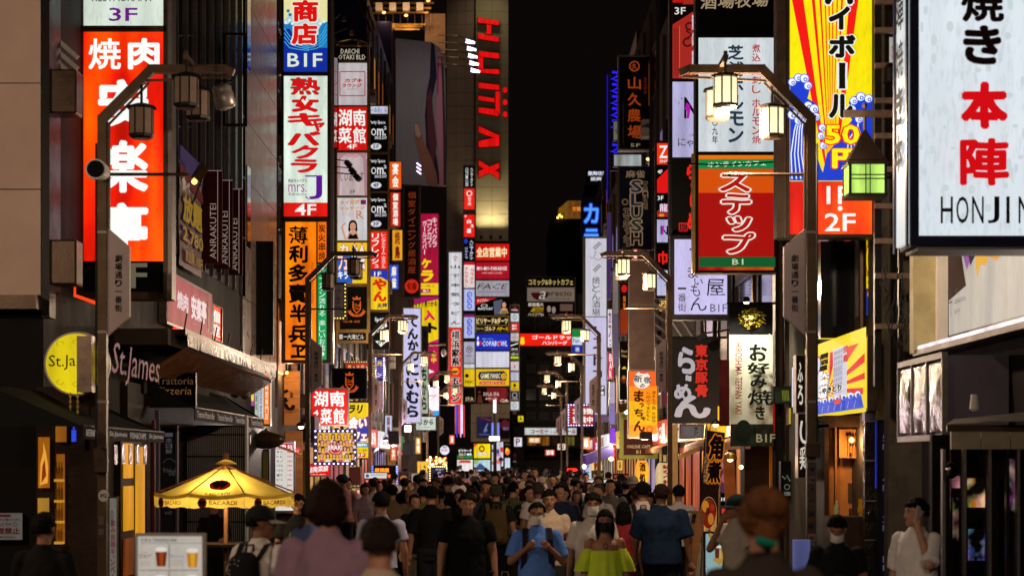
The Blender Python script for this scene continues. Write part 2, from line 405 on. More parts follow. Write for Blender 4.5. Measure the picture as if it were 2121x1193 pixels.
# shaded bay between the beige wall and the red sign
for (y0_, y1_) in ((145,236),(497,590)):
    part('metal_shutter_box', MB().box(at(97,22.0), at(160,22.0), 21.95, 22.3, hz(y1_,22.0), hz(y0_,22.0)), MT['brown_metal'], bA, bevel=.02)
part('pillar', MB().box(at(92,22.2), at(113,22.2), 22.1, 22.5, 3.9, 15), MT['black_metal'], bA)
for k in range(4):
    part('blind_slat', MB().bar((at(113,22.6), 22.55, hz(78+k*23,22.6)), (at(163,22.6), 22.55, hz(122+k*23,22.6)), .035, .05), MT['white_paint'], bA)
part('orange_tube', MB().tube([(at(155,23),23,hz(575,23)),(at(155,23),23,hz(612,23)),(at(200,23),23,hz(628,23))], .02), emis('#ff4010', 1.2, 0), bA)
# facade of fins
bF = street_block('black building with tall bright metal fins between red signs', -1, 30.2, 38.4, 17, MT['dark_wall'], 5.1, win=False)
for k in range(9):
    z = 30.6+k*.93
    part('facade_fin', MB().box(-5.1, -5.02, z, z+.035, 5.2, 16), MT['steel'], bF)
    part('window', MB().box(-5.1, -5.06, z+.1, z+.8, 5.2, 16), MT['glass'], bF)
# tiled building
bT = street_block('grey tiled building between the dark red plates and the tall orange sign', -1, 38.4, 44.2, 18, MT['dark_wall'], 5.1, win=False)
tile = None
for j in range(12):
    for i in range(4):
        z0_ = 38.45+i*1.43; h0 = 4.0+j*1.17
        m_ = MB().box(-5.1, -5.06, z0_, z0_+1.415, h0, h0+1.155)
        part('wall_panel', m_, MT['tile_wall'], bT)
for h0 in (6.2, 9.7, 13.2):
    part('window', MB().box(-5.06, -5.04, 39.0, 39.5, h0, h0+1.6), MT['glass'], bT)
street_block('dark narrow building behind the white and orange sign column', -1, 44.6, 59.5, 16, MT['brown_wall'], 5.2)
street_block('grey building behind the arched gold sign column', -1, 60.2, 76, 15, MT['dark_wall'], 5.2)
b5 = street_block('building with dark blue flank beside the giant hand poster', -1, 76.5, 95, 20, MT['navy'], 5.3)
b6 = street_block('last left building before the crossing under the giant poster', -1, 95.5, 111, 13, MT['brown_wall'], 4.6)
# right row
bR1 = street_block('dark building at the right edge with white billboard', 1, 17.2, 23.6, 12, MT['dark_wall'], 4.95, win=False)
bR2 = street_block('stained concrete building behind the highball sign', 1, 24.6, 33.2, 14, MT['concrete'], 4.75, win=False)
for z in (26.2, 28.6, 31):
    part('window', MB().box(4.70, 4.76, z, z+1.3, 5.0, 12), MT['glass'], bR2)
    part('pipe', MB().tube([(4.66, z-.3, 3.5), (4.66, z-.3, 13)], .05), MT['brown_metal'], bR2)
street_block('brown building behind the white grill sign column', 1, 33.6, 41, 15, MT['brown_wall'], 4.75)
street_block('dark building behind the ramen banner', 1, 41.4, 50, 15, MT['dark_wall'], 4.75)
street_block('grey building behind the orange pig sign', 1, 50.5, 61, 15, MT['brown_wall'], 4.75)
street_block('building behind the dark signboard of orange characters', 1, 61.5, 76, 17, MT['dark_wall'], 4.8)
street_block('narrow building behind the tall white skewer bar sign', 1, 76.5, 92, 14, MT['brown_wall'], 4.8)
street_block('corner building at the right end of the lane', 1, 92.5, 111, 16.5, MT['dark_wall'], 5.0)
# tall slanting building top behind the dark signboard
bs = thing('building', 'tall dark building with a slanting roof rising against the black sky', 'building', (10, 80, 0))
Pq = FR(79)
def prism(pts, P, d):
    q = [P.uv(*a) for a in pts]; n = len(q); mb = MB()
    mb.add([P.to3(u, v, 0) for u, v in q]+[P.to3(u, v, -d) for u, v in q], [tuple(range(n))[::-1], tuple(range(n, 2*n))]+[(i, (i+1)%n, n+(i+1)%n, n+i) for i in range(n)])
    return mb
part('wall', prism([(1304,115),(1318,62),(1378,2),(1420,-60),(1560,-60),(1560,700),(1304,700)], Pq, 10), MT['brown_wall'], bs)
part('corner_panel', prism([(1304,116),(1318,64),(1319,116)], FR(78.9), .1), MT['beige'], bs)

# ---- tower with red letters
ZT = 120
T = thing('office_tower', 'tall tiled tower with giant red vertical letters at the end of the lane', 'building', (at(985,ZT), ZT+8, 0))
th = hz(-220, ZT)
part('wall', MB().box(at(925,ZT), at(1053,ZT), ZT+.15, ZT+22, 0, th), MT['dark_wall'], T)
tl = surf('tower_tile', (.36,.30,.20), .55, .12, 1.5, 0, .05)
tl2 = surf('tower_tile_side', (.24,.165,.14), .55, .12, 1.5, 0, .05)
PT = FR(ZT)
def tiles(x0, x1, ncol, y0, y1, rowh, mat, off=0):
    y = y0
    while y < y1:
        for i in range(ncol):
            a = at(x0+(x1-x0)*i/ncol, ZT)+.008; b = at(x0+(x1-x0)*(i+1)/ncol, ZT)-.008
            part('wall_panel', MB().box(a, b, ZT-off, ZT+.15, hz(min(y+rowh,y1), ZT)+.01, hz(y, ZT)-.01), mat, T)
        y += rowh
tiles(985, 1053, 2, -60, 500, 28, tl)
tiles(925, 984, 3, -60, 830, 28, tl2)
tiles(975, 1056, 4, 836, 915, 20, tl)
part('corner_trim', MB().box(at(983,ZT)-.03, at(985,ZT)+.03, ZT-.08, ZT+.1, hz(500,ZT), th), MT['brown_metal'], T)
# giant letters, each standing off the wall
red_face = emis('#ec0c0c', .9, .28)
def letter3d(polys, name='letter'):
    for pts in polys:
        pass
    base = MB(); face = MB()
    for pts in polys:
        q = [PT.uv(*a) for a in pts]; n = len(q)
        base.add([PT.to3(u, v, .28) for u, v in q]+[PT.to3(u, v, .02) for u, v in q], [tuple(range(n))[::-1], tuple(range(n,2*n))]+[(i,(i+1)%n,n+(i+1)%n,n+i) for i in range(n)])
        c = sum((Vector(a) for a in q), Vector((0,0)))/n
        face.add([PT.to3(*(c+(Vector(a)-c)*.93), .285) for a in q], [tuple(range(n))[::-1]])
    L_ = part(name, base, MT['dark_wall'], T); part('lit_face', face, red_face, L_)
letter3d([[(989,39),(1036,46),(1036,56),(989,50)],[(989,71),(1036,80),(1036,91),(989,83)],[(1008,53),(1018,54),(1018,75),(1008,74)]])
letter3d([[(990,108),(1036,113),(1036,125),(990,120)],[(990,120),(1001,121),(1001,146),(990,145)],[(990,145),(1036,146),(1036,157),(990,153)]])
letter3d([[(990,173),(1036,178),(1036,190),(990,185)],[(1026,190),(1036,190),(1036,243),(1026,232)],[(990,200),(1026,206),(1026,215),(990,210)],[(990,224),(1026,228),(1036,244),(990,236)]])
letter3d([[(990,262),(1036,283),(1036,293),(990,276)],[(990,294),(1036,284),(1036,305),(990,308)]])
letter3d([[(990,332),(1036,360),(1036,375),(990,344)],[(990,356),(1036,338),(1036,350),(990,371)]])
for k in range(3):
    cxx, cyy = 1046, 189+k*25; q = [(cxx+5*math.cos(a*math.pi/8), cyy+7*math.sin(a*math.pi/8)) for a in range(16)]
    letter3d([q[::-1]], 'letter_dot')
# lamps that light the wall above the boards
for k in range(3):
    x = 997+k*20
    part('wall_washer', MB().box(at(x-3,ZT), at(x+3,ZT), ZT-.9, ZT-.6, hz(498,ZT), hz(492,ZT)), MT['black_metal'], T)
    ld = bpy.data.lights.new('wall_washer_light', 'SPOT'); ld.energy = 230; ld.color = (1,.86,.5); ld.spot_size = math.radians(95); ld.spot_blend = .8; ld.shadow_soft_size = .15
    lo = bpy.data.objects.new('wall_washer_light', ld); C.objects.link(lo); lo.parent = T; lo.location = Vector((at(x,ZT), ZT-.75, hz(489,ZT)))-BASE[T]
    lo.rotation_euler = (math.radians(180-12), 0, 0)
for x in (995,1035):
    ld = bpy.data.lights.new('wall_washer_light', 'SPOT'); ld.energy = 260; ld.color = (1,.9,.55); ld.spot_size = math.radians(100); ld.spot_blend = 1; ld.shadow_soft_size = .2
    lo = bpy.data.objects.new('wall_washer_light', ld); C.objects.link(lo); lo.parent = T; lo.location = Vector((at(x,ZT), ZT-2.2, hz(-60,ZT)))-BASE[T]; lo.rotation_euler = (math.radians(14), 0, 0)
    part('wall_washer', MB().box(at(x-3,ZT), at(x+3,ZT), ZT-2.3, ZT-.02, hz(-58,ZT), hz(-64,ZT)), MT['black_metal'], T)
# ---- dark office block across the crossing
ZO = 134
O = thing('office_block', 'low dark office block with window bands and a coffee shop across the crossing', 'building', (at(1130,ZO), ZO+6, 0))
part('wall', MB().box(at(1056,ZO), at(1300,ZO), ZO, ZO+14, 0, hz(607,ZO)), surf('office_wall', (.075,.065,.06), .6, .2, 2, 0, .1), O)
PO = FR(ZO)
for (ya, yb, wm) in ((733,748,0),(752,775,1),(777,800,0),(803,830,2),(833,845,1),(850,872,1)):
    for i in range(7):
        xa = 1088+i*27; u0,u1,v0,v1 = PO.rect(xa, ya, xa+24, yb)
        windows(O, PO, [(u0,u1)], [(v0,v1)], glass=[MT['glass'], surf('office_panel', (.14,.125,.12), .5, .15, 2), MT['glass']][wm])
for i in range(4):
    u0,u1,v0,v1 = PO.rect(1090+i*26, 902, 1114+i*26, 924)
    windows(O, PO, [(u0,u1)], [(v0,v1)], glass=emis(['#8a4a14','#a06018','#3a2208','#7a6a20'][i], .5, .9))
    f = O.children[-1]
part('lower_wall', MB().box(at(1086,ZO), at(1200,ZO), ZO-.3, ZO-.02, hz(952,ZO), hz(927,ZO)), MT['dark_wall'], O)
for i in range(5):
    part('wall_panel', MB().box(at(1090+i*20,ZO), at(1107+i*20,ZO), ZO-.36, ZO-.31, hz(949,ZO), hz(938,ZO)), MT['brown_wall'], O)
# a strip of concrete column left of it
part('column', MB().box(at(1063,ZO-3), at(1086,ZO-3), ZO-3.4, ZO-3, 0, hz(870,ZO-3)), MT['concrete'], O)
# distant roof block lit amber
ZD = 210
D = thing('rooftop_block', 'small amber lit rooftop block with red sign high in the black sky', 'building', (at(1180,ZD), ZD, 0))
part('tower_wall', MB().box(at(1140,ZD), at(1290,ZD), ZD+.5, ZD+20, 0, hz(452,ZD)), MT['black_metal'], D)
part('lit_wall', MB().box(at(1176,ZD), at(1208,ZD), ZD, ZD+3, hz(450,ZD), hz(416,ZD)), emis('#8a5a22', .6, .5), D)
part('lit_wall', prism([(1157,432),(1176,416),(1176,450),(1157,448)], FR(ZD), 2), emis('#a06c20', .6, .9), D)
panel(D, FR(ZD-.1), 1183, 426, 1206, 440, '#a02010', .7, draw=lambda S: S.t('交雑', 1185, 428, 1203, 438, '#ffc040'))
for (x, y) in ((1159,447),(1163,450),(1155,452)): part('lamp', MB().ell((at(x,ZD), ZD-.4, hz(y,ZD)), (.12,.12,.12), 8, 6), emis('#ffd050', 4, 0), D)
K = thing('rooftop_block', 'dark rooftop with small white lettered sign right of the black sky gap', 'building', (at(1235,170), 170, 0))
part('wall', MB().box(at(1213,170), at(1300,170), 170, 180, 0, hz(385,170)), MT['black_metal'], K)
part('parapet', MB().box(at(1211,170), at(1262,170), 169.7, 170, hz(412,170), hz(384,170)), MT['dark_wall'], K)
sign('rooftop_sign', 'tiny white lettered black sign on the far roof beside the blue neon', FR(169), 1214, 352, 1262, 378,
     [(1215,353,1261,377,'#0c0c14',dict(lit=0,draw=lambda S:(S.t('歌舞伎町',1218,355,1258,364,'#e8ecff',lit=1),S.t('振興組',1223,367,1258,375,'#e8ecff',lit=1))))], fm=MT['black_metal'], fw=.6)
# ---- giant poster on the block left of the tower
ZG = 103
G = thing('poster_billboard', 'giant grey poster of a hand on the building left of the tower', 'billboard', (at(870,ZG), ZG, 0))
PG = Plane((at(820,ZG), ZG), 1, .12)
part('poster_panel', prism([(820,80),(893,88),(912,100),(922,130),(925,385),(820,378)], PG, .5), surf('poster_grey', (.25,.225,.235), .6, .12, 3, 0, .2, stretch=(9,9,.3)), G)
SG = Sign(PG, 0)
skin_ = (.30,.13,.09)
def gp(): 
    S = SG
    S.p([(893,88),(900,92),(905,160),(896,200),(893,260),(905,330),(912,380),(900,384),(884,330),(880,240),(884,190),(890,160)], (.02,.018,.04))
    S.p([(884,200),(893,180),(897,230),(905,300),(897,350),(886,290)], (.12,.03,.045))
    S.p([(906,100),(911,104),(920,180),(924,384),(910,384),(908,300),(903,240),(907,170)], (.52,.20,.26))
    S.p([(906,120),(909,130),(908,200),(905,190)], (.5,.02,.1))
    S.p([(914,120),(919,140),(924,300),(924,384),(919,384),(917,240)], (.05,.035,.04))
    S.p([(857,262),(861,254),(867,257),(877,292),(890,318),(904,360),(907,384),(886,384),(872,340),(861,300)], skin_)
    S.p([(858,262),(861,256),(866,259),(872,280),(868,286),(861,280)], (.55,.33,.26))
    S.l([(862,290),(868,286),(876,288)], 1, (.2,.08,.05)); S.l([(874,322),(882,316),(890,320)], 1.5, (.2,.08,.05))
gp(); SG.build(G)
for k in range(5):
    y = 88+k*15; x = 966+k*2.6
    part('lamp_arm', MB().tube([(at(909,ZG), ZG-.2, hz(y-13,ZG)), (at(950,ZG-3), ZG-3.0, hz(y-13,ZG-3)), (at(x+2,ZG-4), ZG-4, hz(y-4,ZG-4))], .035, 6), MT['brown_metal'], G)
    part('floodlight', MB().add([(at(x-1,ZG-4),ZG-4.1,hz(y-6,ZG-4)),(at(x+18,ZG-4),ZG-4.1,hz(y,ZG-4)),(at(x+17,ZG-4),ZG-3.9,hz(y+3,ZG-4)),(at(x,ZG-4),ZG-3.9,hz(y-2,ZG-4))],[(0,3,2,1)]).ell((at(x+8,ZG-4),ZG-4,hz(y,ZG-4)),(.24,.12,.07),10,6), emis('#f4e6ff', 4, 0), G)
for k in range(3):
    part('floodlight', MB().bar((at(863,ZG-2),ZG-2,hz(338+k*8,ZG-2)),(at(872,ZG-2),ZG-2,hz(345+k*8,ZG-2)),.06), emis('#e0d0ff', 3, 0), G)
ld = bpy.data.lights.new('poster_light', 'SPOT'); ld.energy = 330; ld.color = (1,.9,.95); ld.spot_size = math.radians(70); ld.spot_blend = .9; ld.shadow_soft_size = .3
lo = bpy.data.objects.new('poster_light', ld); C.objects.link(lo); lo.parent = G; lo.location = Vector((at(962,ZG-4), ZG-7, hz(128,ZG-4)))-BASE[G]
lo.rotation_euler = (Vector((at(860,ZG), ZG, hz(230,ZG)))-Vector((at(962,ZG-4), ZG-7, hz(128,ZG-4)))).to_track_quat('-Z','Y').to_euler()
# rooftop steelwork lit warm
ZS = 106
R = thing('rooftop_scaffold', 'warm lit rooftop steel framework above the giant poster', 'scaffold', (at(840,ZS), ZS, hz(100,ZS)))
part('deck', MB().box(at(766,ZS), at(815,ZS), ZS-2, ZS, hz(380,ZS), hz(62,ZS)), MT['navy'], R)
for k in range(7):
    y = 60-k*9 if k > 2 else 64-k*4
    part('beam', MB().bar((at(765+k*2,ZS), ZS-.3-.1*k, hz(y,ZS)), (at(870+k*6,ZS), ZS-.3-.1*k, hz(y-(k%2),ZS)), .10), MT['gold'], R)
for k in range(9):
    part('upright', MB().bar((at(770+k*15,ZS), ZS-.2, hz(64,ZS)), (at(768+k*15,ZS), ZS-.2, hz(-30,ZS)), .06), MT['brown_metal'], R)
for k in range(4):
    part('air_unit', MB().box(at(780+k*28,ZS), at(794+k*28,ZS), ZS-.9, ZS-.5, hz(30,ZS), hz(14,ZS)), MT['white_paint'], R)
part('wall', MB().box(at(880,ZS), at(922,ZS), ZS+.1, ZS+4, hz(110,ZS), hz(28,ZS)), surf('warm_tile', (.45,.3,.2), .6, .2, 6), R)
part('brace', MB().bar((at(738,ZS-30),ZS-30,hz(-10,ZS-30)), (at(768,ZS-30),ZS-30,hz(66,ZS-30)), .09), MT['brown_metal'], R)
part('brace', MB().bar((at(750,ZS-30),ZS-30,hz(-10,ZS-30)), (at(776,ZS-30),ZS-30,hz(62,ZS-30)), .06), MT['brown_metal'], R)
for x, y in ((800,44),(845,50),(890,20)):
    ld = bpy.data.lights.new('work_light', 'POINT'); ld.energy = 60; ld.color = (1,.55,.25); ld.shadow_soft_size = .2
    lo = bpy.data.objects.new('work_light', ld); C.objects.link(lo); lo.parent = R; lo.location = Vector((at(x,ZS), ZS-2.2, hz(y+10,ZS)))-BASE[R]
    part('work_lamp', MB().ell((at(x,ZS), ZS-2.0, hz(y,ZS)), (.1,.1,.07), 8, 6), emis('#ffb060', 3, 0), R)
# ------------------------------------------------------------------ left side signs
BM, NV, GD, STL = MT['brown_metal'], MT['navy'], MT['gold'], MT['steel']
BK = MT['black_metal']
W = '#eef0ec'; BLK = '#0b0a0c'; RED = '#e0120c'
def D(**k): return k
# red grilled meat column
def d1(S): S.t('RESTAURANT', 191, -13, 318, 4, '#17241c', .0); S.t('3F', 226, 17, 285, 45, '#6a1686', .035)
def d2(S):
    S.t('焼', 183, 80, 251, 145, W, .035); S.t('肉', 265, 80, 331, 145, W, .04)
    S.t('安', 203, 165, 308, 266, W, .04); S.t('楽', 203, 291, 308, 400, W, .04); S.t('亭', 202, 420, 308, 526, W, .045)
def d3(S): S.t('1', 232, 544, 252, 597, '#cfe0d8', .05); S.t('F', 270, 545, 305, 597, '#cfe0d8', .045)
P = FR(24)
T = sign('sign_column', 'tall red grilled meat sign column with huge white characters beside the beige wall', P, 164, -70, 346, 620, [
    (173,-64,341,55,'#d3e0d2',D(draw=d1)), (173,66,341,541,'#ff1a02',D(draw=d2,lit=1.15,vary=.5,label='red panel with five white characters')), (173,541,341,604,'#060607',D(lit=0,draw=d3))], depth=.3, fm=BM, fw=7)
frame(T, P, 169, 55, 345, 67, 5, BM, name='crossbar')
part('side_trim', MB().box(at(345,24), at(356,24), 24.0, 24.3, hz(620,24), hz(-70,24)), MT['steel'], T)
for y in (190, 545): part('bracket', MB().box(-5.1, at(165,24), 24.1, 24.25, hz(y+8,24), hz(y-8,24)), BK, T)
# blue / white / orange column
P = FR(45.7)
def dA(S):
    S.p([(588,-60),(678,-60),(678,60),(650,30),(620,20),(588,45)], '#e9e3a4'); S.p([(588,45),(600,30),(630,22),(655,34),(678,60),(678,75),(588,70)], '#a9d3dc')
    S.p([(588,112),(588,46),(596,52),(604,44),(610,50),(606,62),(616,70),(624,96),(660,100),(660,62),(668,48),(678,46),(678,118),(632,122)], '#1a7fc0')
    S.p([(588,62),(600,60),(612,82),(630,100),(678,100),(678,150),(588,150)], '#0d2c9c')
    for i in range(4): S.l([(589,60+i*9),(600,76+i*8),(615,88+i*5),(640,97+i*3)], 1.6, '#4fb8e0'); S.l([(677,52+i*10),(668,70+i*8),(655,84+i*6),(640,92+i*4)], 1.4, '#4fb8e0')
    for x,y in ((592,48),(600,44),(606,50),(664,50),(671,46),(597,24),(601,32)): S.e(x, y, 3.4, 3.4, '#1a6fc0' if y < 40 else '#e8f0e8')
    S.t('商', 606, 1, 660, 47, '#e01010', .05, ol=('#f2ead8', .055)); S.t('店', 604, 50, 658, 94, '#e01010', .05, ol=('#f2ead8', .055))
    S.t('B1F', 596, 112, 668, 140, '#e2ecd8', .035)
def dB(S):
    R_ = '#d80c10'; o = ('#3a3230', .012)
    S.t('熟', 602, 161, 663, 197, R_, .045, ol=o); S.t('女', 604, 199, 660, 233, R_, .05, ol=o)
    S.e(632, 214, 10, 7, R_); S.p([(624,209),(628,206),(632,210),(636,206),(640,209),(632,219)], '#e3efe0')
    S.t('キ', 596, 235, 668, 262, R_, .045, ol=o, brush=.6); S.t('ャ', 644, 252, 673, 273, R_, .04, ol=o)
    S.t('バ', 596, 273, 664, 303, R_, .04, ol=o, brush=.8); S.t('ク', 604, 302, 660, 330, R_, .035, ol=o, brush=1); S.t('ラ', 603, 331, 658, 359, R_, .04, ol=o, brush=.8)
    S.t('熟女キャバクラ', 598, 372, 636, 379, '#222', .02); S.t('mrs.', 598, 383, 636, 399, '#a02a90', -.012); S.t('J', 641, 366, 668, 414, '#5a1490', .03)
    S.l([(633,366),(668,366)], 3, '#5a1490'); S.t('Kabukicho', 599, 400, 636, 406, '#444', 0); S.e(645,408,12,6,'#5a1490',3,a0=180,a1=330)
def dC(S): S.t('4F', 611, 423, 655, 446, W, .05)
def dD(S):
    for c, a, b, x0, x1 in (('薄',468,506,597,638),('利',508,545,598,638),('多',547,584,596,638),('賣',588,628,598,638),('半',630,668,600,638),('兵',673,710,597,639),('ヱ',713,742,602,637)):
        S.t(c, x0, a, x1, b, '#120704', .042, brush=1)
    S.t('Hakuri tabai hanbey', 642, 545, 652, 630, '#b02408', 0, rot=-90)
def dE(S): S.vt('炭火串焼', 660, 464, 674, 540, '#1c0a04', .02)
def dF(S): S.vt('♪エノケン流れる 楽しいお店♪', 661, 552, 674, 740, '#eafff0', .005)
T = sign('sign_column', 'tall bright sign column with blue, white and orange panels one above the other', P, 583, -70, 685, 752, [
    (588,-64,678,151,'#0d2c9c',D(draw=dA,lit=.95,label='blue wave panel reading B1F')), (588,157,678,420,'#dcebdc',D(draw=dB,lit=1.0,label='white panel with red script')), (588,420,678,449,'#e01810',D(draw=dC)),
    (591,459,655,745,'#ff7a08',D(draw=dD,lit=1.05,vary=.35,label='orange panel with black brush characters')), (658,459,676,543,'#ff7208',D(draw=dE)), (658,547,676,745,'#08a058',D(draw=dF,lit=.9))], depth=.35, fm=BM, fw=5)
frame(T, P, 585, 150, 681, 158, 3, BM, name='crossbar'); frame(T, P, 585, 449, 681, 460, 4, BM, name='crossbar')
part('side_trim', MB().box(at(685,45.7), at(690,45.7), 45.7, 46.0, hz(752,45.7), hz(-70,45.7)), STL, T)
for y in (130,300,450,640): part('mount_box', MB().box(at(556,45.8), at(582,45.8), 45.8, 46.1, hz(y+24,45.8), hz(y-22,45.8)), MT['bronze'], T, bevel=.02)
# strips seen in the gap left of that column
P = FR(49)
def s1(S): S.t('F', 566, 60, 582, 78, '#111', .02); S.e(572, 92-20, 8, 4, '#c01010')
T = sign('sign_column', 'narrow strip of stacked signs seen in the gap left of the orange sign column', P, 561, 50, 586, 762, [
    (563,54,584,118,'#d8e0d8',D(draw=lambda S:(S.p([(568,70),(576,64),(582,66),(582,84),(570,88)], '#701818'),S.t('F',576,96,583,112,'#222')))),
    (563,172,584,193,'#e0e4dc',D(draw=lambda S:S.t('e',564,174,571,184,'#222'))), (563,194,584,220,'#8a0c10',D(draw=lambda S:S.t('4F',564,198,584,218,'#f0e0d0',.03))),
    (563,226,584,282,'#a8a890',D(lit=.5)), (563,337,584,380,'#d01008',D(draw=lambda S:S.vt('肉ダイニング',568,339,580,398,W,.03))), (563,380,584,440,'#080808',D(lit=0,draw=lambda S:(S.t('me',564,402,583,416,W,.03,lit=1),S.t('ou',564,418,583,428,W,.03,lit=1)))),
    (563,440,584,452,'#d01008'), (563,590,584,620,'#a8a070',D(lit=.6)), (563,670,584,694,'#2a4a20',D(draw=lambda S:S.t('A',566,673,582,690,'#e6ead0',.04))),
    (563,694,584,728,'#c0b050',D(lit=.6)), (563,729,584,756,'#c82010',D(draw=lambda S:S.t('2',566,732,581,754,W,.05)))], depth=.2, fm=BK, fw=1.5)
# arched column
P = FR(60)
def lab(S): S.t('DAIICHI', 706, 102, 744, 112, '#e8dcc8', 0); S.t('OTAKI BLD', 701, 114, 757, 124, '#e8dcc8', 0)
def ka(S): S.box(704,149,756,199,2,'#c01018'); S.t('カブキ', 714,163,750,172,'#c01018',.05,shear=.15); S.t('ラウンジ', 709,174,749,182,'#c01018',.05,shear=.15); S.t('Free Style Space',720,184,742,187,'#333')
def kb_(S):
    for c,a,b,x,y in (('湖',700,729,227,262),('南',731,758,227,262),('菜',701,729,264,298),('館',731,758,264,298)): S.t(c,a,x,b,y,W,.03,brush=1)
    S.t('4F',719,299,739,309,W,.04)
def kc(S):
    S.p([(698,317),(760,317),(757,332),(744,322),(714,322),(701,332)],'#b98a92'); S.p([(698,330),(706,326),(703,405),(698,405)],'#b98a92'); S.p([(760,330),(752,326),(755,405),(760,405)],'#b98a92')
    S.e(722,323,7,4,'#d8a0a8'); S.e(736,323,7,4,'#d8a0a8'); S.t('てぃあもす',702,356,754,376,'#241418',0); S.t('3F',724,394,736,401,'#4a2a30',.02)
def woman(S, cx, cy, s, top='#101014', hair='#2a120c', skin='#d89a78'):
    S.p([(cx-1.5*s,cy+3.2*s),(cx-.9*s,cy+1.6*s),(cx,cy+1.2*s),(cx+1.0*s,cy+1.6*s),(cx+1.5*s,cy+3.2*s)],skin)
    S.p([(cx-1.2*s,cy+3.2*s),(cx-.7*s,cy+1.9*s),(cx,cy+2.3*s),(cx+.8*s,cy+1.9*s),(cx+1.3*s,cy+3.2*s)],top)
    S.e(cx,cy,1.0*s,1.2*s,hair); S.p([(cx-1*s,cy),(cx-.5*s,cy),(cx-.6*s,cy+1.5*s),(cx-1.1*s,cy+1.3*s)],hair); S.p([(cx+1*s,cy),(cx+.5*s,cy),(cx+.6*s,cy+1.5*s),(cx+1.1*s,cy+1.3*s)],hair)
    S.e(cx,cy+.25*s,.68*s,.9*s,skin); S.e(cx-.28*s,cy+.1*s,.12*s,.07*s,'#30100c'); S.e(cx+.28*s,cy+.1*s,.12*s,.07*s,'#30100c'); S.e(cx,cy+.72*s,.22*s,.08*s,'#b03028')
def kd(S): S.t('タイ古式',704,414,745,424,'#e08a20',.04,brush=.5); S.r(747,414,758,424,'#a02030'); S.r(747,417,758,421,'#202870'); S.t('マッサージ',703,427,756,436,'#e08a20',.04,brush=.5); S.t('R',738,437,754,454,'#d06a20',0,brush=1); S.t('タイ古式',708,440,734,448,'#e0a060',0); S.l([(716,497),(708,470),(716,462)],4,'#d89a78'); woman(S,731,467,9)
def ke(S): S.r(698,503,760,587,'#f0c818'); S.p([(698,535),(730,520),(730,587),(698,587)],'#1c5ab8'); S.t('カ',702,506,722,527,'#f4ead0',.05,ol=('#c01408',.05)); S.t('フェ',700,528,722,560,'#f4ead0',.05,ol=('#c01408',.05)); S.t('出会',728,506,757,560,'#f0f0e8',.05,ol=('#c01408',.06)); S.t('キラ',700,562,722,578,'#fff',.04)
def crest(S, cx, cy, s, col='#d05a18'):
    S.e(cx,cy,1.9*s,1.9*s,col,.25*s,a0=200,a1=340); S.e(cx,cy,1.55*s,1.55*s,col,.12*s,a0=190,a1=350)
    for a in range(205,340,13):
        if 255 < a < 285: continue
        x=cx+1.85*s*math.cos(math.radians(a)); y=cy-1.85*s*math.sin(math.radians(a)); S.e(x,y,.3*s,.16*s,col)
    S.p([(cx-.9*s,cy-1.5*s),(cx-.9*s,cy+.3*s),(cx,cy+1.3*s),(cx+.9*s,cy+.3*s),(cx+.9*s,cy-1.5*s),(cx+.7*s,cy-1.5*s),(cx+.7*s,cy+.2*s),(cx,cy+1*s),(cx-.7*s,cy+.2*s),(cx-.7*s,cy-1.5*s)],col)
    S.t('Club',cx-.95*s,cy-1.0*s,cx+.95*s,cy-.3*s,col,.03); S.t('10xr',cx-.6*s,cy-.2*s,cx+.6*s,cy+.35*s,col,.03)
    S.p([(cx-.8*s,cy-1.8*s),(cx-.9*s,cy-2.4*s),(cx-.35*s,cy-2.05*s),(cx,cy-2.7*s),(cx+.35*s,cy-2.05*s),(cx+.9*s,cy-2.4*s),(cx+.8*s,cy-1.8*s)],col)
def kf(S): crest(S,739,638,9.5); S.t('CLUB GIZ',710,664,746,668,'#d05a18',.02)
T = sign('sign_column', 'arched gold framed sign column with red and white panels right of the orange sign', P, 696, 94, 765, 710, [
    (700,98,760,126,'#0a0a0a',D(lit=0,draw=lambda S:(setattr(S,'lit',.7),lab(S)))), (700,131,760,218,'#cfc8cc',D(draw=ka,lit=.8)), (697,222,760,311,'#d8100c',D(draw=kb_)), (698,317,760,405,'#d8c2c4',D(draw=kc,lit=.75)),
    (698,410,760,498,'#d4d2d6',D(draw=kd,lit=.85)), (698,503,760,587,'#e8c020',D(draw=ke,lit=.9)), (704,594,760,682,'#060606',D(lit=0,draw=lambda S:(setattr(S,'lit',1),kf(S)))),
    (701,689,758,705,'#0c0c0c',D(lit=0,draw=lambda S:(setattr(S,'lit',.8),S.t('第一大滝ビル',702,692,754,703,'#e8e0d8',.02))))], depth=.35, fm=GD, fw=3)
arc = [(at(730+33*math.cos(a),60), 59.96, hz(97-14*math.sin(a),60)) for a in [math.pi*i/12 for i in range(13)]]
part('arch_trim', MB().tube(arc, .03, 6), GD, T)
for i,(x,y) in enumerate(((717,50),(733,78),(748,101))):
    part('lamp_arm', MB().tube([(at(690,60),60,hz(y-8,60)),(at(x-8,60),59.4,hz(y-11,60)),(at(x,60),59.2,hz(y-4,60))],.02,6), BM, T)
    part('lamp_head', MB().lathe((at(x,60),59.2,hz(y+3,60)),[(.07,-.06),(.05,.08),(.02,.1)],10), GD, T)
    part('bulb', MB().ell((at(x,60),59.2,hz(y+4,60)),(.05,.05,.04),8,6), emis('#ffb030',5,0), T)
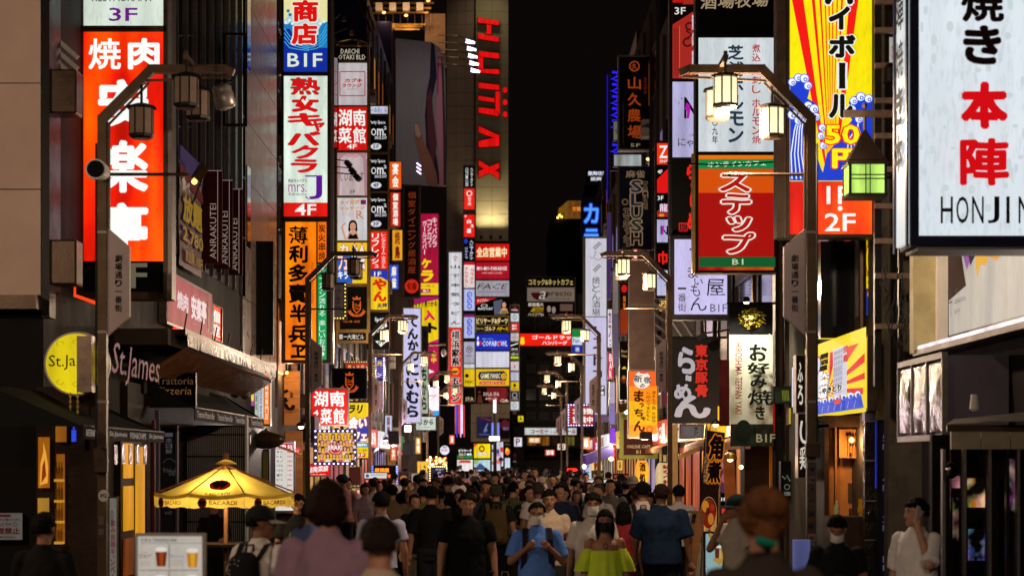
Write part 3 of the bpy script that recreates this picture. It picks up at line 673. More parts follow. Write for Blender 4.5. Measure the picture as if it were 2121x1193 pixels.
# the angled white side box of that column
sign('side_sign', 'folded white and red side panels left of the arched gold sign column', Plane((at(684,60),59.2),1,.9), 684, 95, 700, 310, [
    (685,120,699,218,'#a8989c',D(lit=.6,draw=lambda S:(S.l([(685,148),(699,150)],1.5,'#c01018'),S.l([(685,196),(699,198)],1.5,'#c01018'),S.t('ウン',686,165,698,178,'#c01018',.03)))), (685,222,699,306,'#b81010',D(lit=.7,draw=lambda S:(S.t('湖',686,232,698,262,W,.02,brush=1),S.t('菜',686,268,698,295,W,.02,brush=1))))], depth=.06, fm=BK, fw=1)
# spot lamps over the curtain sign
T = thing('spotlight_bar', 'three black spotlights on arms over the pink curtain sign', 'spotlight', (at(720,59),59,hz(350,59)))
for x,y in ((722,340),(731,355),(741,368)):
    part('arm', MB().tube([(at(690,59.3),59.3,hz(y-10,59.3)),(at(x-3,58.8),58.8,hz(y-6,58.8))],.018,6), BM, T)
    part('lamp_head', MB().bar((at(x-5,58.8),58.8,hz(y-5,58.8)),(at(x+4,58.8),58.7,hz(y+6,58.8)),.13), BK, T)
# room rental column
P = FR(75)
def om(y,n):
    def f(S):
        S.lit=.9; S.t('Party Space',766,y+10,798,y+19,'#e6e6ea',.04); S.e(774,y+34,5,7,'#e6e6ea',2.2); S.t('m.',781,y+27,799,y+42,'#e6e6ea',.05); S.t('2',795,y+22,801,y+29,'#e6e6ea',.04)
        S.t('SINCE 2007',776,y+43,801,y+49,'#e6e6ea',.03); S.e(779,y+64,11,6.5,'#d8d8e4'); S.t(n,773,y+60,785,y+68,'#0a0a12',.05,lit=0)
    return f
def dy(S):
    S.p([(768,560),(803,560),(803,582),(790,574),(768,573)],'#1a30b0'); S.t('1F',775,563,790,572,W,.03); S.t('や',771,577,801,601,'#d01808',.06,brush=1); S.t('ん',773,603,801,625,'#d01808',.06,brush=1); S.t('天神',781,627,802,639,'#202050',.04,brush=1)
T = sign('sign_column', 'gold edged column of black party room signs with red and yellow panels below', P, 766, 218, 806, 645, [
    (768,221,803,236,'#c4c8e0',D(draw=lambda S:S.t('一桑原ビル',768,224,801,234,'#20244a',0))), (768,240,803,315,'#08080c',D(lit=0,draw=om(240,'5F'))), (768,320,803,396,'#08080c',D(lit=0,draw=om(320,'4F'))), (768,400,803,475,'#08080c',D(lit=0,draw=om(400,'3F'))),
    (768,480,803,557,'#f0200c',D(draw=lambda S:(S.vt('リフレッシュ',770,483,785,555,W,.02),S.vt('レンタルルーム ホステル',790,483,799,556,W,.0)))), (768,560,803,641,'#f0c808',D(draw=dy))], depth=.3, fm=GD, fw=1.8)
for y in (237.5,317.5,397.5,477.5): frame(T,P,767,y,805,y+2,1,GD,name='crossbar')
P = FR(74)
def sp(S): S.lit=.9; S.t('Space',776,657,800,668,W,.05,shear=.0,brush=1.2); S.p([(763,688),(800,668),(802,676),(766,698)],W); S.t('OT',768,682,792,700,'#08080c',.04); S.p([(777,706),(802,706),(789,718)],W); S.t('B1',783,707,794,713,'#08080c',.05)
sign('direction_sign', 'tilted black and white sign with an arrow and B1 under the party room column', P, 754, 646, 806, 724, [(756,648,804,722,'#08080c',D(lit=0,draw=sp))], fm=BK, fw=1.4)
# shaded dark brown dining sign
P = FR(93)
sign('vertical_sign', 'dark brown vertical sign with dim orange characters and a red disc', P, 834, 383, 871, 618, [
    (838,386,867,614,'#120604',D(lit=0,draw=lambda S:(setattr(S,'lit',.55),S.vt('個室ダイニング居酒屋',845,396,861,568,'#a03c14',.0,gap=.22),S.e(853,593,14.5,14.5,'#c81e08',lit=.9),S.t('旬香',843,585,863,601,'#200',.02,lit=0))))], fm=BM, fw=2.4, depth=.4)
# magenta job sign and yellow ones below
P = FR(101)
def mg(S):
    S.vt('キャバクラ',895,450,905,513,'#f4e0e8',.02); S.vt('コンカフェ',885,455,894,512,'#f4e0e8',.02); S.vt('ガールズバー',875,457,884,528,'#f4e0e8',.02)
    S.t('ケ',873,536,893,556,'#f8d010',.06); S.t('ラ',872,560,898,584,'#f8d010',.06); S.r(870,587,908,611,'#f4cc10'); S.t('ワーク探しは',872,590,900,595,'#702020',.02); S.r(872,599,892,607,'#b0103c'); S.t('体入',876,600,890,606,W,.03)
sign('vertical_sign', 'magenta vertical job sign with white and yellow characters', P, 869, 441, 910, 614, [(871,443,908,611,'#a80a38',D(draw=mg,lit=.95))], fm=BK, fw=1.4)
def yl(S):
    S.p([(856,612),(908,612),(908,620),(862,630),(856,630)],'#a01060'); S.t('今すぐ見つかる',858,624,905,638,'#2a2010',.04,brush=.5); S.t('入',878,642,901,664,'#d01050',.08); S.t('ト',886,668,906,690,'#181410',.08); S.p([(857,650),(868,662),(880,700),(866,710)],'#2a2620'); S.p([(876,714),(908,702),(908,716),(880,724)],'#c01070')
sign('vertical_sign', 'yellow vertical job sign with large black and magenta characters', FR(100), 855, 613, 910, 712, [(857,615,908,710,'#e8c408',D(draw=yl))], fm=BK, fw=1.4)
sign('vertical_sign', 'magenta and yellow sign beneath the yellow job sign', FR(99.4), 874, 713, 910, 786, [(876,715,908,784,'#b00c48',D(draw=lambda S:(S.vt('会中',893,726,904,752,'#f0c010',.05),S.p([(876,758),(900,770),(880,776)],'#f0e8e8'))))], fm=BK, fw=1.2)
# white hanging banner, brush style kana
P = FR(80)
def tk(S):
    for c,a,b,x0,x1 in (('て',655,678,845,866),('ん',680,703,844,866),('か',704,726,844,867),('つ',727,748,850,868),('に',752,778,841,868),('い',782,806,841,869),('む',808,836,841,868),('ら',839,864,842,867)): S.t(c,x0,a,x1,b,'#14142a',.055,brush=1)
sign('banner_sign', 'long pale lavender vertical sign with heavy dark brush kana on the left', P, 834, 637, 873, 876, [(836,639,871,874,'#c6c4ec',D(draw=tk,lit=.95,vary=.12))], fm=STL, fw=1.2)
sign('vertical_sign', 'pale green vertical sign half hidden behind the lavender kana sign', FR(84), 870, 745, 888, 858, [(871,747,886,856,'#b8c8b0',D(lit=.7,draw=lambda S:S.vt('ちから',873,760,884,850,'#1a2418',.04,brush=1)))], fm=BK, fw=1)
sign('vertical_sign', 'narrow grey shaded sign behind the lavender kana sign', FR(86), 873, 675, 887, 742, [(874,677,886,740,'#3a363c',D(lit=0,draw=lambda S:S.vt('炭火',876,682,884,725,'#0c0c10',.03)))], fm=BK, fw=1)
sign('hanging_sign', 'small white sign with three dark kana below the pale green sign', FR(83), 860, 861, 904, 892, [(862,863,902,890,'#d0dcd0',D(lit=.9,draw=lambda S:(S.t('ちから',866,868,898,880,'#181818',.04),S.t('CHIKARA',873,883,892,886,'#444',0))))], fm=BK, fw=1)
sign('screen_sign', 'white glowing panel with a thin red arc behind the lamp posts', FR(95), 886, 800, 911, 862, [(887,802,909,860,'#f4e4ee',D(lit=1.2,draw=lambda S:(S.e(880,812,24,18,'#c03050',.8,a0=285,a1=350),S.r(896,850,909,860,'#2090d0'))))], fm=BK, fw=1)
# udon sign
P = FR(112)
def ud(S):
    S.p([(938,534),(943,530),(949,534),(948,535),(943,532),(939,535)],'#b03028'); S.t('本',940,535,946,541,'#b03028',.02)
    for c,a,b in (('山',549,556),('下',568,575),('本',587,594),('気',606,614),('う',626,633),('ど',645,652),('ん',665,672)): S.t(c,933,a,953,b,'#141420',.03,brush=1)
def yk(S):
    for c,a,b in (('横',684,704),('浜',704,722),('家',722,740),('系',740,758)): S.t(c,935,a,953,b,'#101010',.045,ol=('#f0e8e0',.05),brush=.5)
    S.e(943,769,8,8,'#f0a818',n=6); S.t('一',938,767,949,771,'#a01010',.04)
    for c,a,b in (('五',782,796),('浜',798,814),('ン',816,832)): S.t(c,935,a,953,b,'#101010',.05,ol=('#f0e8e0',.05),brush=1)
sign('sign_column', 'slim white over red noodle sign column with black brush characters', P, 928, 520, 958, 838, [(930,523,956,678,'#d8d8e0',D(draw=ud,lit=.95)),(930,679,956,836,'#e01810',D(draw=yk))], fm=STL, fw=1)
# narrow strip left of the tower boards
P = FR(116)
def giG(S): S.t('GiGO',967,604,978,640,'#1838d0',.06,rot=-90)
sign('sign_column', 'narrow strip of stacked signs left of the tower signboards with two blue rotated words', P, 959, 342, 985, 832, [
    (961,345,983,388,'#0a0a10',D(lit=0,draw=lambda S:(setattr(S,'lit',.9),S.t('CUSTOMA CAFE',964,348,970,386,W,.03,rot=-90),S.t('インターネット',974,348,980,386,W,.03,rot=-90)))),
    (961,391,983,434,'#f02818',D(draw=lambda S:(S.e(972,401,6,6,'#f8e0d8',2),S.vt('餃子屋',969,408,976,426,'#f8e0d8',.02)))), (961,445,983,491,'#e81c10',D(draw=lambda S:(S.t('5F',962,446,967,450,W),S.t('白',967,455,976,463,W,.04),S.t('木',975,464,981,472,W,.04),S.t('屋',967,474,976,483,W,.04)))),
    (961,495,983,540,'#0a0a18',D(lit=0,draw=lambda S:(setattr(S,'lit',.9),S.e(965,500,4,5,'#1838c0'),S.t('インターネット',972,498,981,538,'#e0e4ff',.03,rot=-90),S.t('コミック',963,512,969,536,'#c8ccff',.03,rot=-90)))),
    (961,543,983,549,'#c01828'),(961,549,983,596,'#e8dcd8',D(draw=lambda S:(S.vt('カラオケ',974,556,981,590,'#d02018',.03),S.vt('まねきねこ',963,552,970,594,'#d02018',.03)))),
    (961,599,983,643,'#b4bce8',D(draw=giG)),(961,644,983,649,'#101018',D(lit=0)),(961,652,983,656,'#90107a'),(961,657,983,700,'#b4bce8',D(draw=lambda S:S.t('GiGO',967,660,978,694,'#1838d0',.06,rot=-90))),(961,701,983,706,'#101018',D(lit=0)),
    (961,708,983,752,'#b8b4c8',D(lit=.85,draw=lambda S:(S.e(972,724,7,7,'#303040',1.2),S.t('W',967,719,977,728,'#303040',.02),S.t('MARK',966,735,978,738,'#303040')))),
    (961,754,983,762,'#d8dce4'),(961,764,983,800,'#e8c010',D(draw=lambda S:(S.e(967,778,4,4,'#201808'),S.t('PANIC',963,787,981,794,'#181408',.04)))),(961,802,983,832,'#0c0806',D(lit=0,draw=lambda S:S.t('SPA',964,822,981,830,'#e0c090',.02,lit=.8)))], fm=BM, fw=1, depth=.5)
# tower signboards
ZB = 119.5; P = FR(ZB)
def tb(name, label, y0, y1, col, draw, lit=1.0): 
    return sign('signboard', label, P, 984, y0, 1056, y1, [(986,y0+1.2,1054.5,y1-1.2,col,D(draw=draw,lit=lit,vary=.15))], fm=BK, fw=1, depth=.5, group='signboards stacked on the tower front')
tb('','red board reading open in cream characters, topmost on the tower front',504,541,'#d01008',lambda S:S.t('全店営業中',987,512,1050,533,'#f4e8b0',.035))
tb('','crimson board with small white words, second on the tower front',542,579,'#a80c20',lambda S:(S.t('MO-MO-PARADISE',988,552,1050,560,'#f0e0e0',.05),S.t('SHABU-SHABU | SUKIYAKI',998,564,1040,568,'#e8c8c8',.01)))
tb('','silver white board with slanted thin black word, third on the tower front',580,615,'#a8a4ac',lambda S:(S.t('FACE',988,588,1052,599,'#181414',.0,shear=.25),S.r(990,602,1050,607,'#9a88a8')),.85)
def bp(S): S.p([(986,617),(1030,617),(986,632)],'#c81818'); S.t('ライブバー',988,619,1012,626,W,.03,brush=.4); S.t('BRAVE POINT',990,637,1021,642,W,.04); S.e(1003,633,7,3,W,1.4); S.p([(1022,624),(1040,620),(1048,652),(1024,652)],'#50586a'); woman(S,1044,630,6,'#8a7030','#3a1c10')
tb('','black and red board with a long haired woman, fourth on the tower front',616,653,'#0c0a10',bp,.9)
tb('','black framed board with gold characters about billiards, fifth on the tower front',653,689,'#0c0a08',lambda S:(S.box(986,655,1054,688,.8,'#c09040',.7),S.t('ビリヤード&ダーツ',987,658,1052,671,'#e8cc90',.05,lit=.9),S.l([(988,673),(1052,674)],.8,'#c09040',.7),S.t('ゴルフ',1004,676,1026,685,'#e8cc90',.05,lit=.9),S.t('バグース',1029,677,1052,685,'#f0c020',.05,lit=.9),S.t('シミュレーション',987,678,1002,683,'#e8cc90',.03,lit=.8)))
tb('','blue bowling board with white pin and red ball, sixth on the tower front',690,726,'#1428b0',lambda S:(S.t('新宿コパボウル',999,700,1022,704,'#60a0f0',.03),S.t('COPABOWL',999,706,1051,717,'#e8ecff',.03,shear=.12),S.e(995,710,3.5,3.5,'#d01820'),S.e(1034,712,3.5,3.5,'#d01820'),S.e(990,711,2.6,5.5,W),S.e(990,701,1.6,4,W),S.l([(988.6,704),(991.4,704)],1,'#c01818')))
tb('','blank white board with faint ribs, seventh on the tower front',727,762,'#d4d2e0',lambda S:[S.l([(987,731+i*5),(1053,731+i*5)],.7,'#b0aec4') for i in range(6)]+[S.l([(1008+i*22,729),(1008+i*22,761)],.6,'#b8b6c8') for i in range(2)],1.0)
def gp_(S): S.p([(993,770),(1044,768),(1050,776),(1048,788),(1040,788),(992,786),(990,778)],'#14183c'); S.t('GAME PANIC',995,773,1036,784,'#f4e8b8',.045); S.e(1043,779,5.5,6,'#f0b820'); S.e(1043,779,3.2,3.6,'#302008',1.3); S.r(993,790,1046,796,'#d02018'); S.t('プライズ ビデオ アーケード',995,791.4,1044,794.8,'#f0e8d0',.03)
tb('','yellow game arcade board with dark blue word plate, eighth on the tower front',763,800,'#e8b808',gp_)
def ss(S):
    S.p([(1008,803),(1048,803),(1050,834),(1012,834)],'#7a0818'); S.t('SOLA SPA',1001,812,1034,820,'#f0d8c8',.02); S.t('-新宿の湯-',1004,823,1031,828,'#e8b8a0',.02); S.t('C24h',1036,826,1053,833,'#f0e0c0',.04)
    S.e(993,812,3,3.4,'#5a2818'); S.p([(989,834),(990,818),(997,818),(1000,834)],'#5a2818')
    for k in range(3): S.l([(1040+k*5,822),(1042+k*5,815),(1039+k*5,809),(1042+k*5,804)],1.4,'#8a2a28')
tb('','dark maroon spa board with cream words, lowest on the tower front',801,836,'#28040c',ss,.8)
# side pylon
cells=[(634,648,'#1c1418',lambda S:(S.p([(1061,640),(1067,636),(1073,640)],'#d02030',1),S.t('Pavilion',1060,640.5,1073,644,W,.03,lit=1))),(649,666,'#c8ccd4',lambda S:S.e(1066,657,4.5,4.5,'#484858',1)),(669,686,'#d81410',lambda S:(S.t('MO',1061,672,1071,677,W,.05),S.t('MO',1061,678,1071,683,W,.05))),
 (690,706,'#c8c0c4',lambda S:S.t('TERRACE',1059,697,1073,700,'#a03040')),(709,727,'#0c0c10',lambda S:(S.l([(1058,716),(1073,711)],2,W,1),S.t('BRAVE',1060,721,1072,725,W,.04,lit=1))),(729,746,'#101408',lambda S:(S.r(1058,738,1074,743,'#b0c818',1),S.t('バグース',1059,731,1073,736,W,.04,lit=1))),
 (749,767,'#d4ccd4',lambda S:(S.e(1066,759,2,2,'#d02020'),S.e(1062,754,1.3,1.3,'#d08080'),S.e(1071,755,1.3,1.3,'#c09090'))),(771,788,'#c8c8dc',None),(791,808,'#e8c010',lambda S:(S.e(1066,798,3,3.2,'#302008'),S.t('PANIC',1061,803,1072,806,'#302008',.03))),(811,829,'#302c38',lambda S:(S.e(1066,818,5.5,5.5,'#b8b8c8',1.4,lit=.9),S.t('SOLA',1060,824,1072,827,W,.02,lit=.9))),(832,848,'#c8ccd4',lambda S:S.e(1066,840,4.5,4.5,'#484858',1))]
T = sign('sign_pylon', 'narrow round topped pylon of small square tenant signs right of the tower', FR(121), 1056, 631, 1076, 850, [(1058,a,1074.5,b,c,D(draw=d,lit=0 if sum(lin(c))<.15 else .95)) for a,b,c,d in cells], fm=STL, fw=.9, depth=.5)
part('rounded_top', MB().lathe((at(1066,121.2),121.2,hz(631,121.2)),[(.29,-.2),(.29,0),(.22,.14),(.1,.2)],12,1,.6), STL, T)
part('rounded_foot', MB().lathe((at(1066,121.2),121.2,hz(850,121.2)),[(.1,-.3),(.22,-.22),(.29,0),(.29,.1)],12,1,.6), STL, T)
# lavender lit wall below the boards
sign('wall_poster', 'dark blue poster with a white hand on the lavender lit tower wall', FR(119.6), 988, 863, 1018, 905, [(989,864,1017,904,'#0c1858',D(lit=.5,draw=lambda S:(S.p([(990,864),(1016,868),(1016,872)],'#a01838'),S.p([(1002,890),(1008,878),(1012,876),(1008,886),(1010,892),(1002,896)],'#8a90c0'),S.r(992,898,1014,901,'#5060a0'))))], fm=BK, fw=.8, depth=.1)
sign('wall_poster', 'dark maroon round poster with white characters on the tower wall', FR(119.6), 1033, 866, 1056, 908, [(1034,867,1055,907,'#240818',D(lit=.4,draw=lambda S:(S.e(1046,880,9,11,'#700c30'),S.t('受付',1042,884,1054,891,'#a8a8d8',.02))))], fm=BK, fw=.8, depth=.1)
# arcade screens at street level below
for lb,x0,x1,y0,y1,col,dr in (
  ('black billiards screen with green strip at street level',946,980,927,950,'#060606',lambda S:(S.t('ビリヤード',950,930,977,936,W,.05,lit=1),S.t('ゴルフ 個室',950,938,977,943,W,.05,lit=1),S.r(947,943,979,949,'#208838',.8),S.e(956,947,3,1.5,'#e02020',lit=1))),
  ('yellow arcade screen with a black emblem at street level',981,1016,918,949,'#f4d008',lambda S:(S.e(998,929,6,6.5,'#181408',2.5),S.p([(982,919),(990,919),(982,926)],'#e02020'),S.t('GAME PANIC',988,936,1011,943,'#f0f0f0',.05,ol=('#202038',.05)))),
  ('white poster screen with a red arch at street level',946,980,951,976,'#e0d8d4',lambda S:(S.p([(948,958),(955,953),(972,953),(978,958)],'#c81810'),S.r(950,963,957,972,'#383038'))),
  ('pale blue and green poster screen at street level',981,1016,951,976,'#a8c8d0',lambda S:(S.p([(983,972),(994,958),(1004,966),(1008,974)],'#304878'),S.p([(982,952),(994,952),(984,962)],'#80b030'))),
  ('striped white screen behind the lamp post at street level',1018,1026,920,976,'#d0d4d8',lambda S:(S.r(1019,930,1025,936,'#303050'),S.r(1019,955,1025,962,'#c06050'))),
  ('screen with pink and red pictures behind the lamp post',1028,1043,914,975,'#c8c8d8',lambda S:(S.r(1029,930,1034,940,'#303878'),S.r(1036,926,1042,936,'#d02020'),S.r(1029,952,1040,960,'#d07050'),S.r(1029,941,1036,944,'#e020a0'))),
  ('colourful food screen at the foot of the tower',1045,1057,919,975,'#c0d0e0',lambda S:(S.r(1045.5,920,1056.5,948,'#301808',.5),S.e(1051,935,5,7,'#f07030'),S.e(1050,931,3,4,'#f0c020')))):
    sign('screen', lb, FR(118.6), x0, y0, x1, y1, [(x0+.8,y0+.8,x1-.8,y1-.8,col,D(draw=dr,lit=1.1 if sum(lin(col))>.1 else 0))], fm=BK, fw=.8, depth=.3, cat='screen')
# led pillar
T = thing('led_pillar', 'tall pillar of pink white and blue light strips left of the tower foot', 'light pillar', (at(950,117),117,hz(908,117)))
for i,(x,c) in enumerate(((942,'#c04060'),(945,'#3048e0'),(949,'#e05060'),(953,'#f0b0e0'),(956,'#f4e8ff'),(960,'#e03848'))):
    part('light_strip', MB().box(at(x,117), at(x+2.4,117), 117+.05*i, 117.1+.05*i, hz(905 if i%2 else 898,117), hz(838,117)), emis(c,1.3,.5), T)
# ------------------------------------------------------------------ left side, lower signs
P = FR(52)
def hn(S):
    for c,x0,x1,a,b in (('湖',649,680,810,842),('南',683,714,810,842),('菜',664,688,845,878),('館',690,714,845,878)): S.t(c,x0,a,x1,b,W,.035,brush=1)
    S.t('4',649,849,660,860,W,.04); S.t('F',650,864,658,876,W,.04)
sign('hanging_sign', 'square red sign with white brush characters and 4F above the dancers screen', P, 642, 803, 722, 882, [(645,806,719,879,'#d4100a',D(draw=hn,lit=1.05))], fm=STL, fw=2.6, cat='sign')
def jr(S):
    S.r(658,896,732,957,'#e8b410'); S.e(695,928,16,14,'#c81838'); S.e(695,928,13,11,'#f0d0d0',1.5)
    k=0
    for y in (903,915,928,943):
        for x in range(664,732,13):
            if 917<y<940 and 680<x<708: continue
            k+=1; woman(S, x+(4 if y in(915,943) else 0), y, 4.2, ['#e8e0e0','#18121a','#c04060'][k%3], ['#2a120c','#6a3a18','#a86a30'][k%3], '#e0a888')
    S.t('JIRARI',680,922,711,935,'#fff',.05,ol=('#c01030',.06))
T = sign('video_sign', 'picture screen of many smiling dancers ringed with small lights', FR(50.5), 650, 889, 738, 963, [(658,896,732,957,'#e8b410',D(draw=jr,lit=.95))], fm=surf('grey_led_frame','#4a4458',.5,.2,5), fw=7, depth=.3, cat='screen')
lm = MB().box(-.018,.018,-.02,.02,-.018,.018).mesh(name='bulb')
LB = emis('#d8c8ff',4,0)
def bulb_row(T, pts, mesh=None, mat=None):
    for p in pts:
        o = bpy.data.objects.new('bulb', mesh or lm); C.objects.link(o); o.parent = T; o.location = Vector(p)-BASE[T]
        if not o.data.materials: o.data.materials.append(mat or LB)
        elif mat: o.material_slots[0].link='OBJECT'; o.material_slots[0].material = mat
bulb_row(T, [(at(x,50.4),50.42,hz(y,50.4)) for x,y in [(653+i*9.5,892.5) for i in range(9)]+[(653+i*9.5,960) for i in range(9)]+[(735,900+i*12) for i in range(5)]+[(653.5,905+i*14) for i in range(4)]])
sign('hanging_sign', 'small wide red sign with four white brush characters below the dancers screen', FR(51), 634, 959, 686, 987, [(636,961,684,985,'#d81410',D(draw=lambda S:(S.t('湖南菜館',637,963,680,979,W,.035,brush=.8),S.t('tel 03-3200',645,981,674,983,W,.02))))], fm=STL, fw=1.4)
sign('vertical_sign', 'yellow and blue vertical sign with slanted white characters and 3F', FR(57), 705, 830, 768, 951, [(712,834,765,948,'#e8c808',D(draw=lambda S:(S.p([(765,860),(765,905),(712,930),(712,890)],'#1838a0'),S.t('ラリ',722,838,752,856,'#1a1a10',.06,shear=.2),S.t('会い',722,862,760,888,W,.07,ol=('#c01408',.06),shear=.15),S.t('カフェ',716,892,760,914,W,.07,ol=('#c01408',.06),shear=.15),S.r(736,916,763,926,'#1890c8'),S.t('無料!',739,918,760,924,W,.04),S.t('しゃいませ!',738,930,761,935,'#302810',.03),S.r(737,937,757,946,'#c81410'),S.t('3F',739,938.5,755,945,W,.05))))], fm=BK, fw=2.4)
sign('hanging_sign', 'black club sign with a glowing orange crest behind the red square sign', FR(53.5), 688, 762, 760, 826, [(690,764,757,824,'#050505',D(lit=0,draw=lambda S:(setattr(S,'lit',.95),crest(S,724,795,9.5,'#d0501a'))))], fm=BK, fw=2)
T = sign('video_sign', 'red picture sign of performers with a chequered light border', FR(58), 711, 747, 778, 814, [(716,752,772,808,'#b81410',D(lit=.8,draw=lambda S:([woman(S,724+i*9,760,3.4,'#a02020',['#e0a040','#2a120c','#c87830'][i%3]) for i in range(5)],woman(S,762,780,4,'#200','#301808'),S.r(758,795,772,808,'#100808'),S.t('Rise',760,799,770,803,W,.03))))], fm=BK, fw=4, cat='screen')
bulb_row(T, [(at(714+i*5,57.9),57.9,hz(749.5,57.9)) for i in range(13)]+[(at(775,57.9),57.9,hz(757+i*5.5,57.9)) for i in range(10)], mat=emis('#c8b070',1.2,0))
T = sign('side_sign', 'small sign with dotted light border and reddish lattice left of the black club panel', FR(58.5), 684, 585, 718, 662, [(688,590,712,657,'#4a3c3c',D(lit=.35,draw=lambda S:S.t('てぃあもす',694,598,706,640,'#1a1010',.02,rot=-90)))], fm=BK, fw=3)
bulb_row(T, [(at(715,58.3),58.3,hz(590+i*8,58.3)) for i in range(9)]+[(at(687+i*6,58.3),58.3,hz(659,58.3)) for i in range(5)], mat=emis('#f0d060',2,0))
T = sign('vertical_sign', 'small purple lit vertical sign dotted with white bulbs on the left', FR(66), 776, 740, 797, 788, [(780,744,793,784,'#5a50b0',D(lit=.7,draw=lambda S:(S.t('光',781,747,792,758,'#f0d040',.06),S.t('ン',781,772,791,781,'#fff',.06,ol=('#7020c0',.06)))))], fm=NV, fw=1)
bulb_row(T, [(at(778,65.9),65.9,hz(742+i*5,65.9)) for i in range(10)]+[(at(795,65.9),65.9,hz(742+i*5,65.9)) for i in range(10)])
sign('vertical_sign', 'thin pastel vertical sign with small orange characters beneath the purple bulb sign', FR(67), 785, 789, 794, 848, [(786,790,793,847,'#9a98c0',D(lit=.7,draw=lambda S:S.vt('横丁の八百屋',787,793,792,844,'#c05018',.04)))], fm=STL, fw=.6)
# --- low level posters left of the crowd
sign('poster_stand', 'white and red relaxing massage poster stand', FR(42), 753, 977, 803, 1032, [(755,979,801,1030,'#a02010',D(lit=.9,draw=lambda S:(S.r(755,979,801,990,'#d8dcd8'),S.e(761,985,3.5,3.5,'#2060a0'),S.t('Asian Relaxation',767,981,798,984,'#405040',.02),S.t('Welcome to relaxing',758,994,797,999,W,.04),S.t('massage',770,1001,787,1005,W,.04),S.p([(760,1030),(764,1020),(775,1012),(785,1018),(790,1030)],'#e09030'),S.e(772,1013,5,4,'#301008'),S.e(782,1019,4,3,'#502010'))))], fm=STL, fw=1.6, depth=.05, cat='poster')
sign('poster_stand', 'small white cafe poster beneath the relaxing massage poster', FR(42), 753, 1034, 803, 1062, [(755,1036,801,1060,'#c8ccd0',D(lit=.9,draw=lambda S:(S.e(765,1042,6,5,'#a02818'),S.t('cafe lounge',758,1050,779,1053,'#203040',.03),S.t('カフェ',765,1054,780,1060,'#c02020',.05))))], fm=STL, fw=1.6, depth=.05, cat='poster')
T = sign('led_sign', 'dark sign with glowing orange bead characters and a coloured bulb border', FR(47), 770, 963, 824, 1010, [(773,966,821,1008,'#180404',D(lit=0,draw=lambda S:(S.t('居酒屋',776,969,806,978,'#ff9018',.04,lit=1.6),S.t('営業中!',800,982,816,996,'#ff7010',.05,lit=1.5))))], fm=BK, fw=2)
bulb_row(T, [(at(771.5,46.9),46.9,hz(966+i*5,46.9)) for i in range(9)], mat=emis('#4060ff',4,0)); bulb_row(T, [(at(822,46.9),46.9,hz(966+i*5,46.9)) for i in range(9)], mat=emis('#8080ff',4,0))
sign('poster_stand', 'green and red food menu stand with the brush restaurant name', FR(40), 727, 1008, 751, 1090, [(729,1011,748,1087,'#b8b060',D(lit=.9,draw=lambda S:(S.e(733,1019,3.5,3.5,'#2060a0'),S.r(737,1012,748,1048,'#d02010'),S.vt('湖南菜館',739,1014,746,1046,W,.03,brush=.6),S.r(729,1050,748,1087,'#c05a10'),S.e(738,1060,6,5,'#e0a020'),S.e(735,1076,5,5,'#a02010'))))], fm=STL, fw=1.5, depth=.05, cat='poster')
sign('poster', 'dark maroon door poster behind the posters on the left', FR(56), 722, 966, 748, 1005, [(723,967,747,1004,'#4a0808',D(lit=.5))], fm=STL, fw=1, depth=.05, cat='poster')
sign('poster', 'small purple edged food poster beside the orange bead sign', FR(50), 825, 976, 848, 1004, [(826,977.5,847,1002.5,'#402018',D(lit=.7,draw=lambda S:S.e(836,990,7,6,'#d08030')))], fm=surf('violet_frame','#8a70d0',.5,.1,4), fw=1.2, depth=.05, cat='poster')
sign('menu_board', 'lit cream menu board behind the woman in the distance', FR(62), 851, 979, 888, 1004, [(853,981,886,1002,'#b0a088',D(lit=.7,draw=lambda S:[S.l([(856,985+i*4),(883,985+i*4)],1,'#604838') for i in range(4)]))], fm=STL, fw=1, depth=.05, cat='menu board')
T = sign('led_sign', 'blue poster with a white emblem ringed by golden bulbs', FR(70), 889, 963, 927, 1003, [(892,968,923,1001,'#101c48',D(lit=.6,draw=lambda S:(S.e(912,982,7,6,'#c8b8c8',3),S.t('居酒屋',902,970,920,974,'#c8c8d8',.03))))], fm=BK, fw=2)
bulb_row(T, [(at(891+i*4.2,69.9),69.9,hz(966,69.9)) for i in range(9)]+[(at(890.5,69.9),69.9,hz(970+i*5,69.9)) for i in range(7)]+[(at(925,69.9),69.9,hz(970+i*5,69.9)) for i in range(7)], mat=emis('#ffd890',4,0))
T = sign('round_sign', 'small round white ramen sign with bulbs hanging over the street', FR(90), 912, 923, 931, 942, [], fm=BK, fw=.5, depth=.1)
rf_=part('round_face', MB().lathe((0,0,0),[(.21,0),(.21,.05)],20), emis('#d8dce8',1.1), T)
rf_.rotation_euler=(math.pi/2,0,0); rf_.location=Vector((at(921,89.8),89.85,hz(932,89.8)))-BASE[T]; rf_.data.transform(Matrix.Translation(BASE[T]))
S=Sign(FR(89.78),1); S.t('ラーメン',914,929,928,936,'#c02020',.05); S.t('博多',916,924,926,928,'#304080',.02); S.build(T)
for c in list(T.children):
    if c.name.startswith(('cabinet','frame')): bpy.data.objects.remove(c)
sign('lantern_sign', 'yellow rounded lit stand sign with brush kana above the crowd on the left', FR(66), 864, 955, 886, 985, [(865,956,885,984,'#f0b838',D(lit=1.1,draw=lambda S:(S.vt('もじ',877,962,883,980,'#201408',.04,brush=1),S.vt('元祖焼き鳥',869,962,872,980,'#604010'))))], fm=MT['gold'], fw=.8)
T = thing('bulb_cluster', 'cluster of warm party bulbs and red flags over the left crowd', 'string lights', (at(905,75),75,hz(960,75)))
for i in range(34):
    x=rb.uniform(884,925); y=rb.uniform(946,967); part('bulb', MB().ell((at(x,75),75+rb.uniform(-.6,.6),hz(y,75)),(.035,.035,.04),6,5), emis(['#ffb860','#ffe0a0','#ff7040'][i%3],5,0), T)
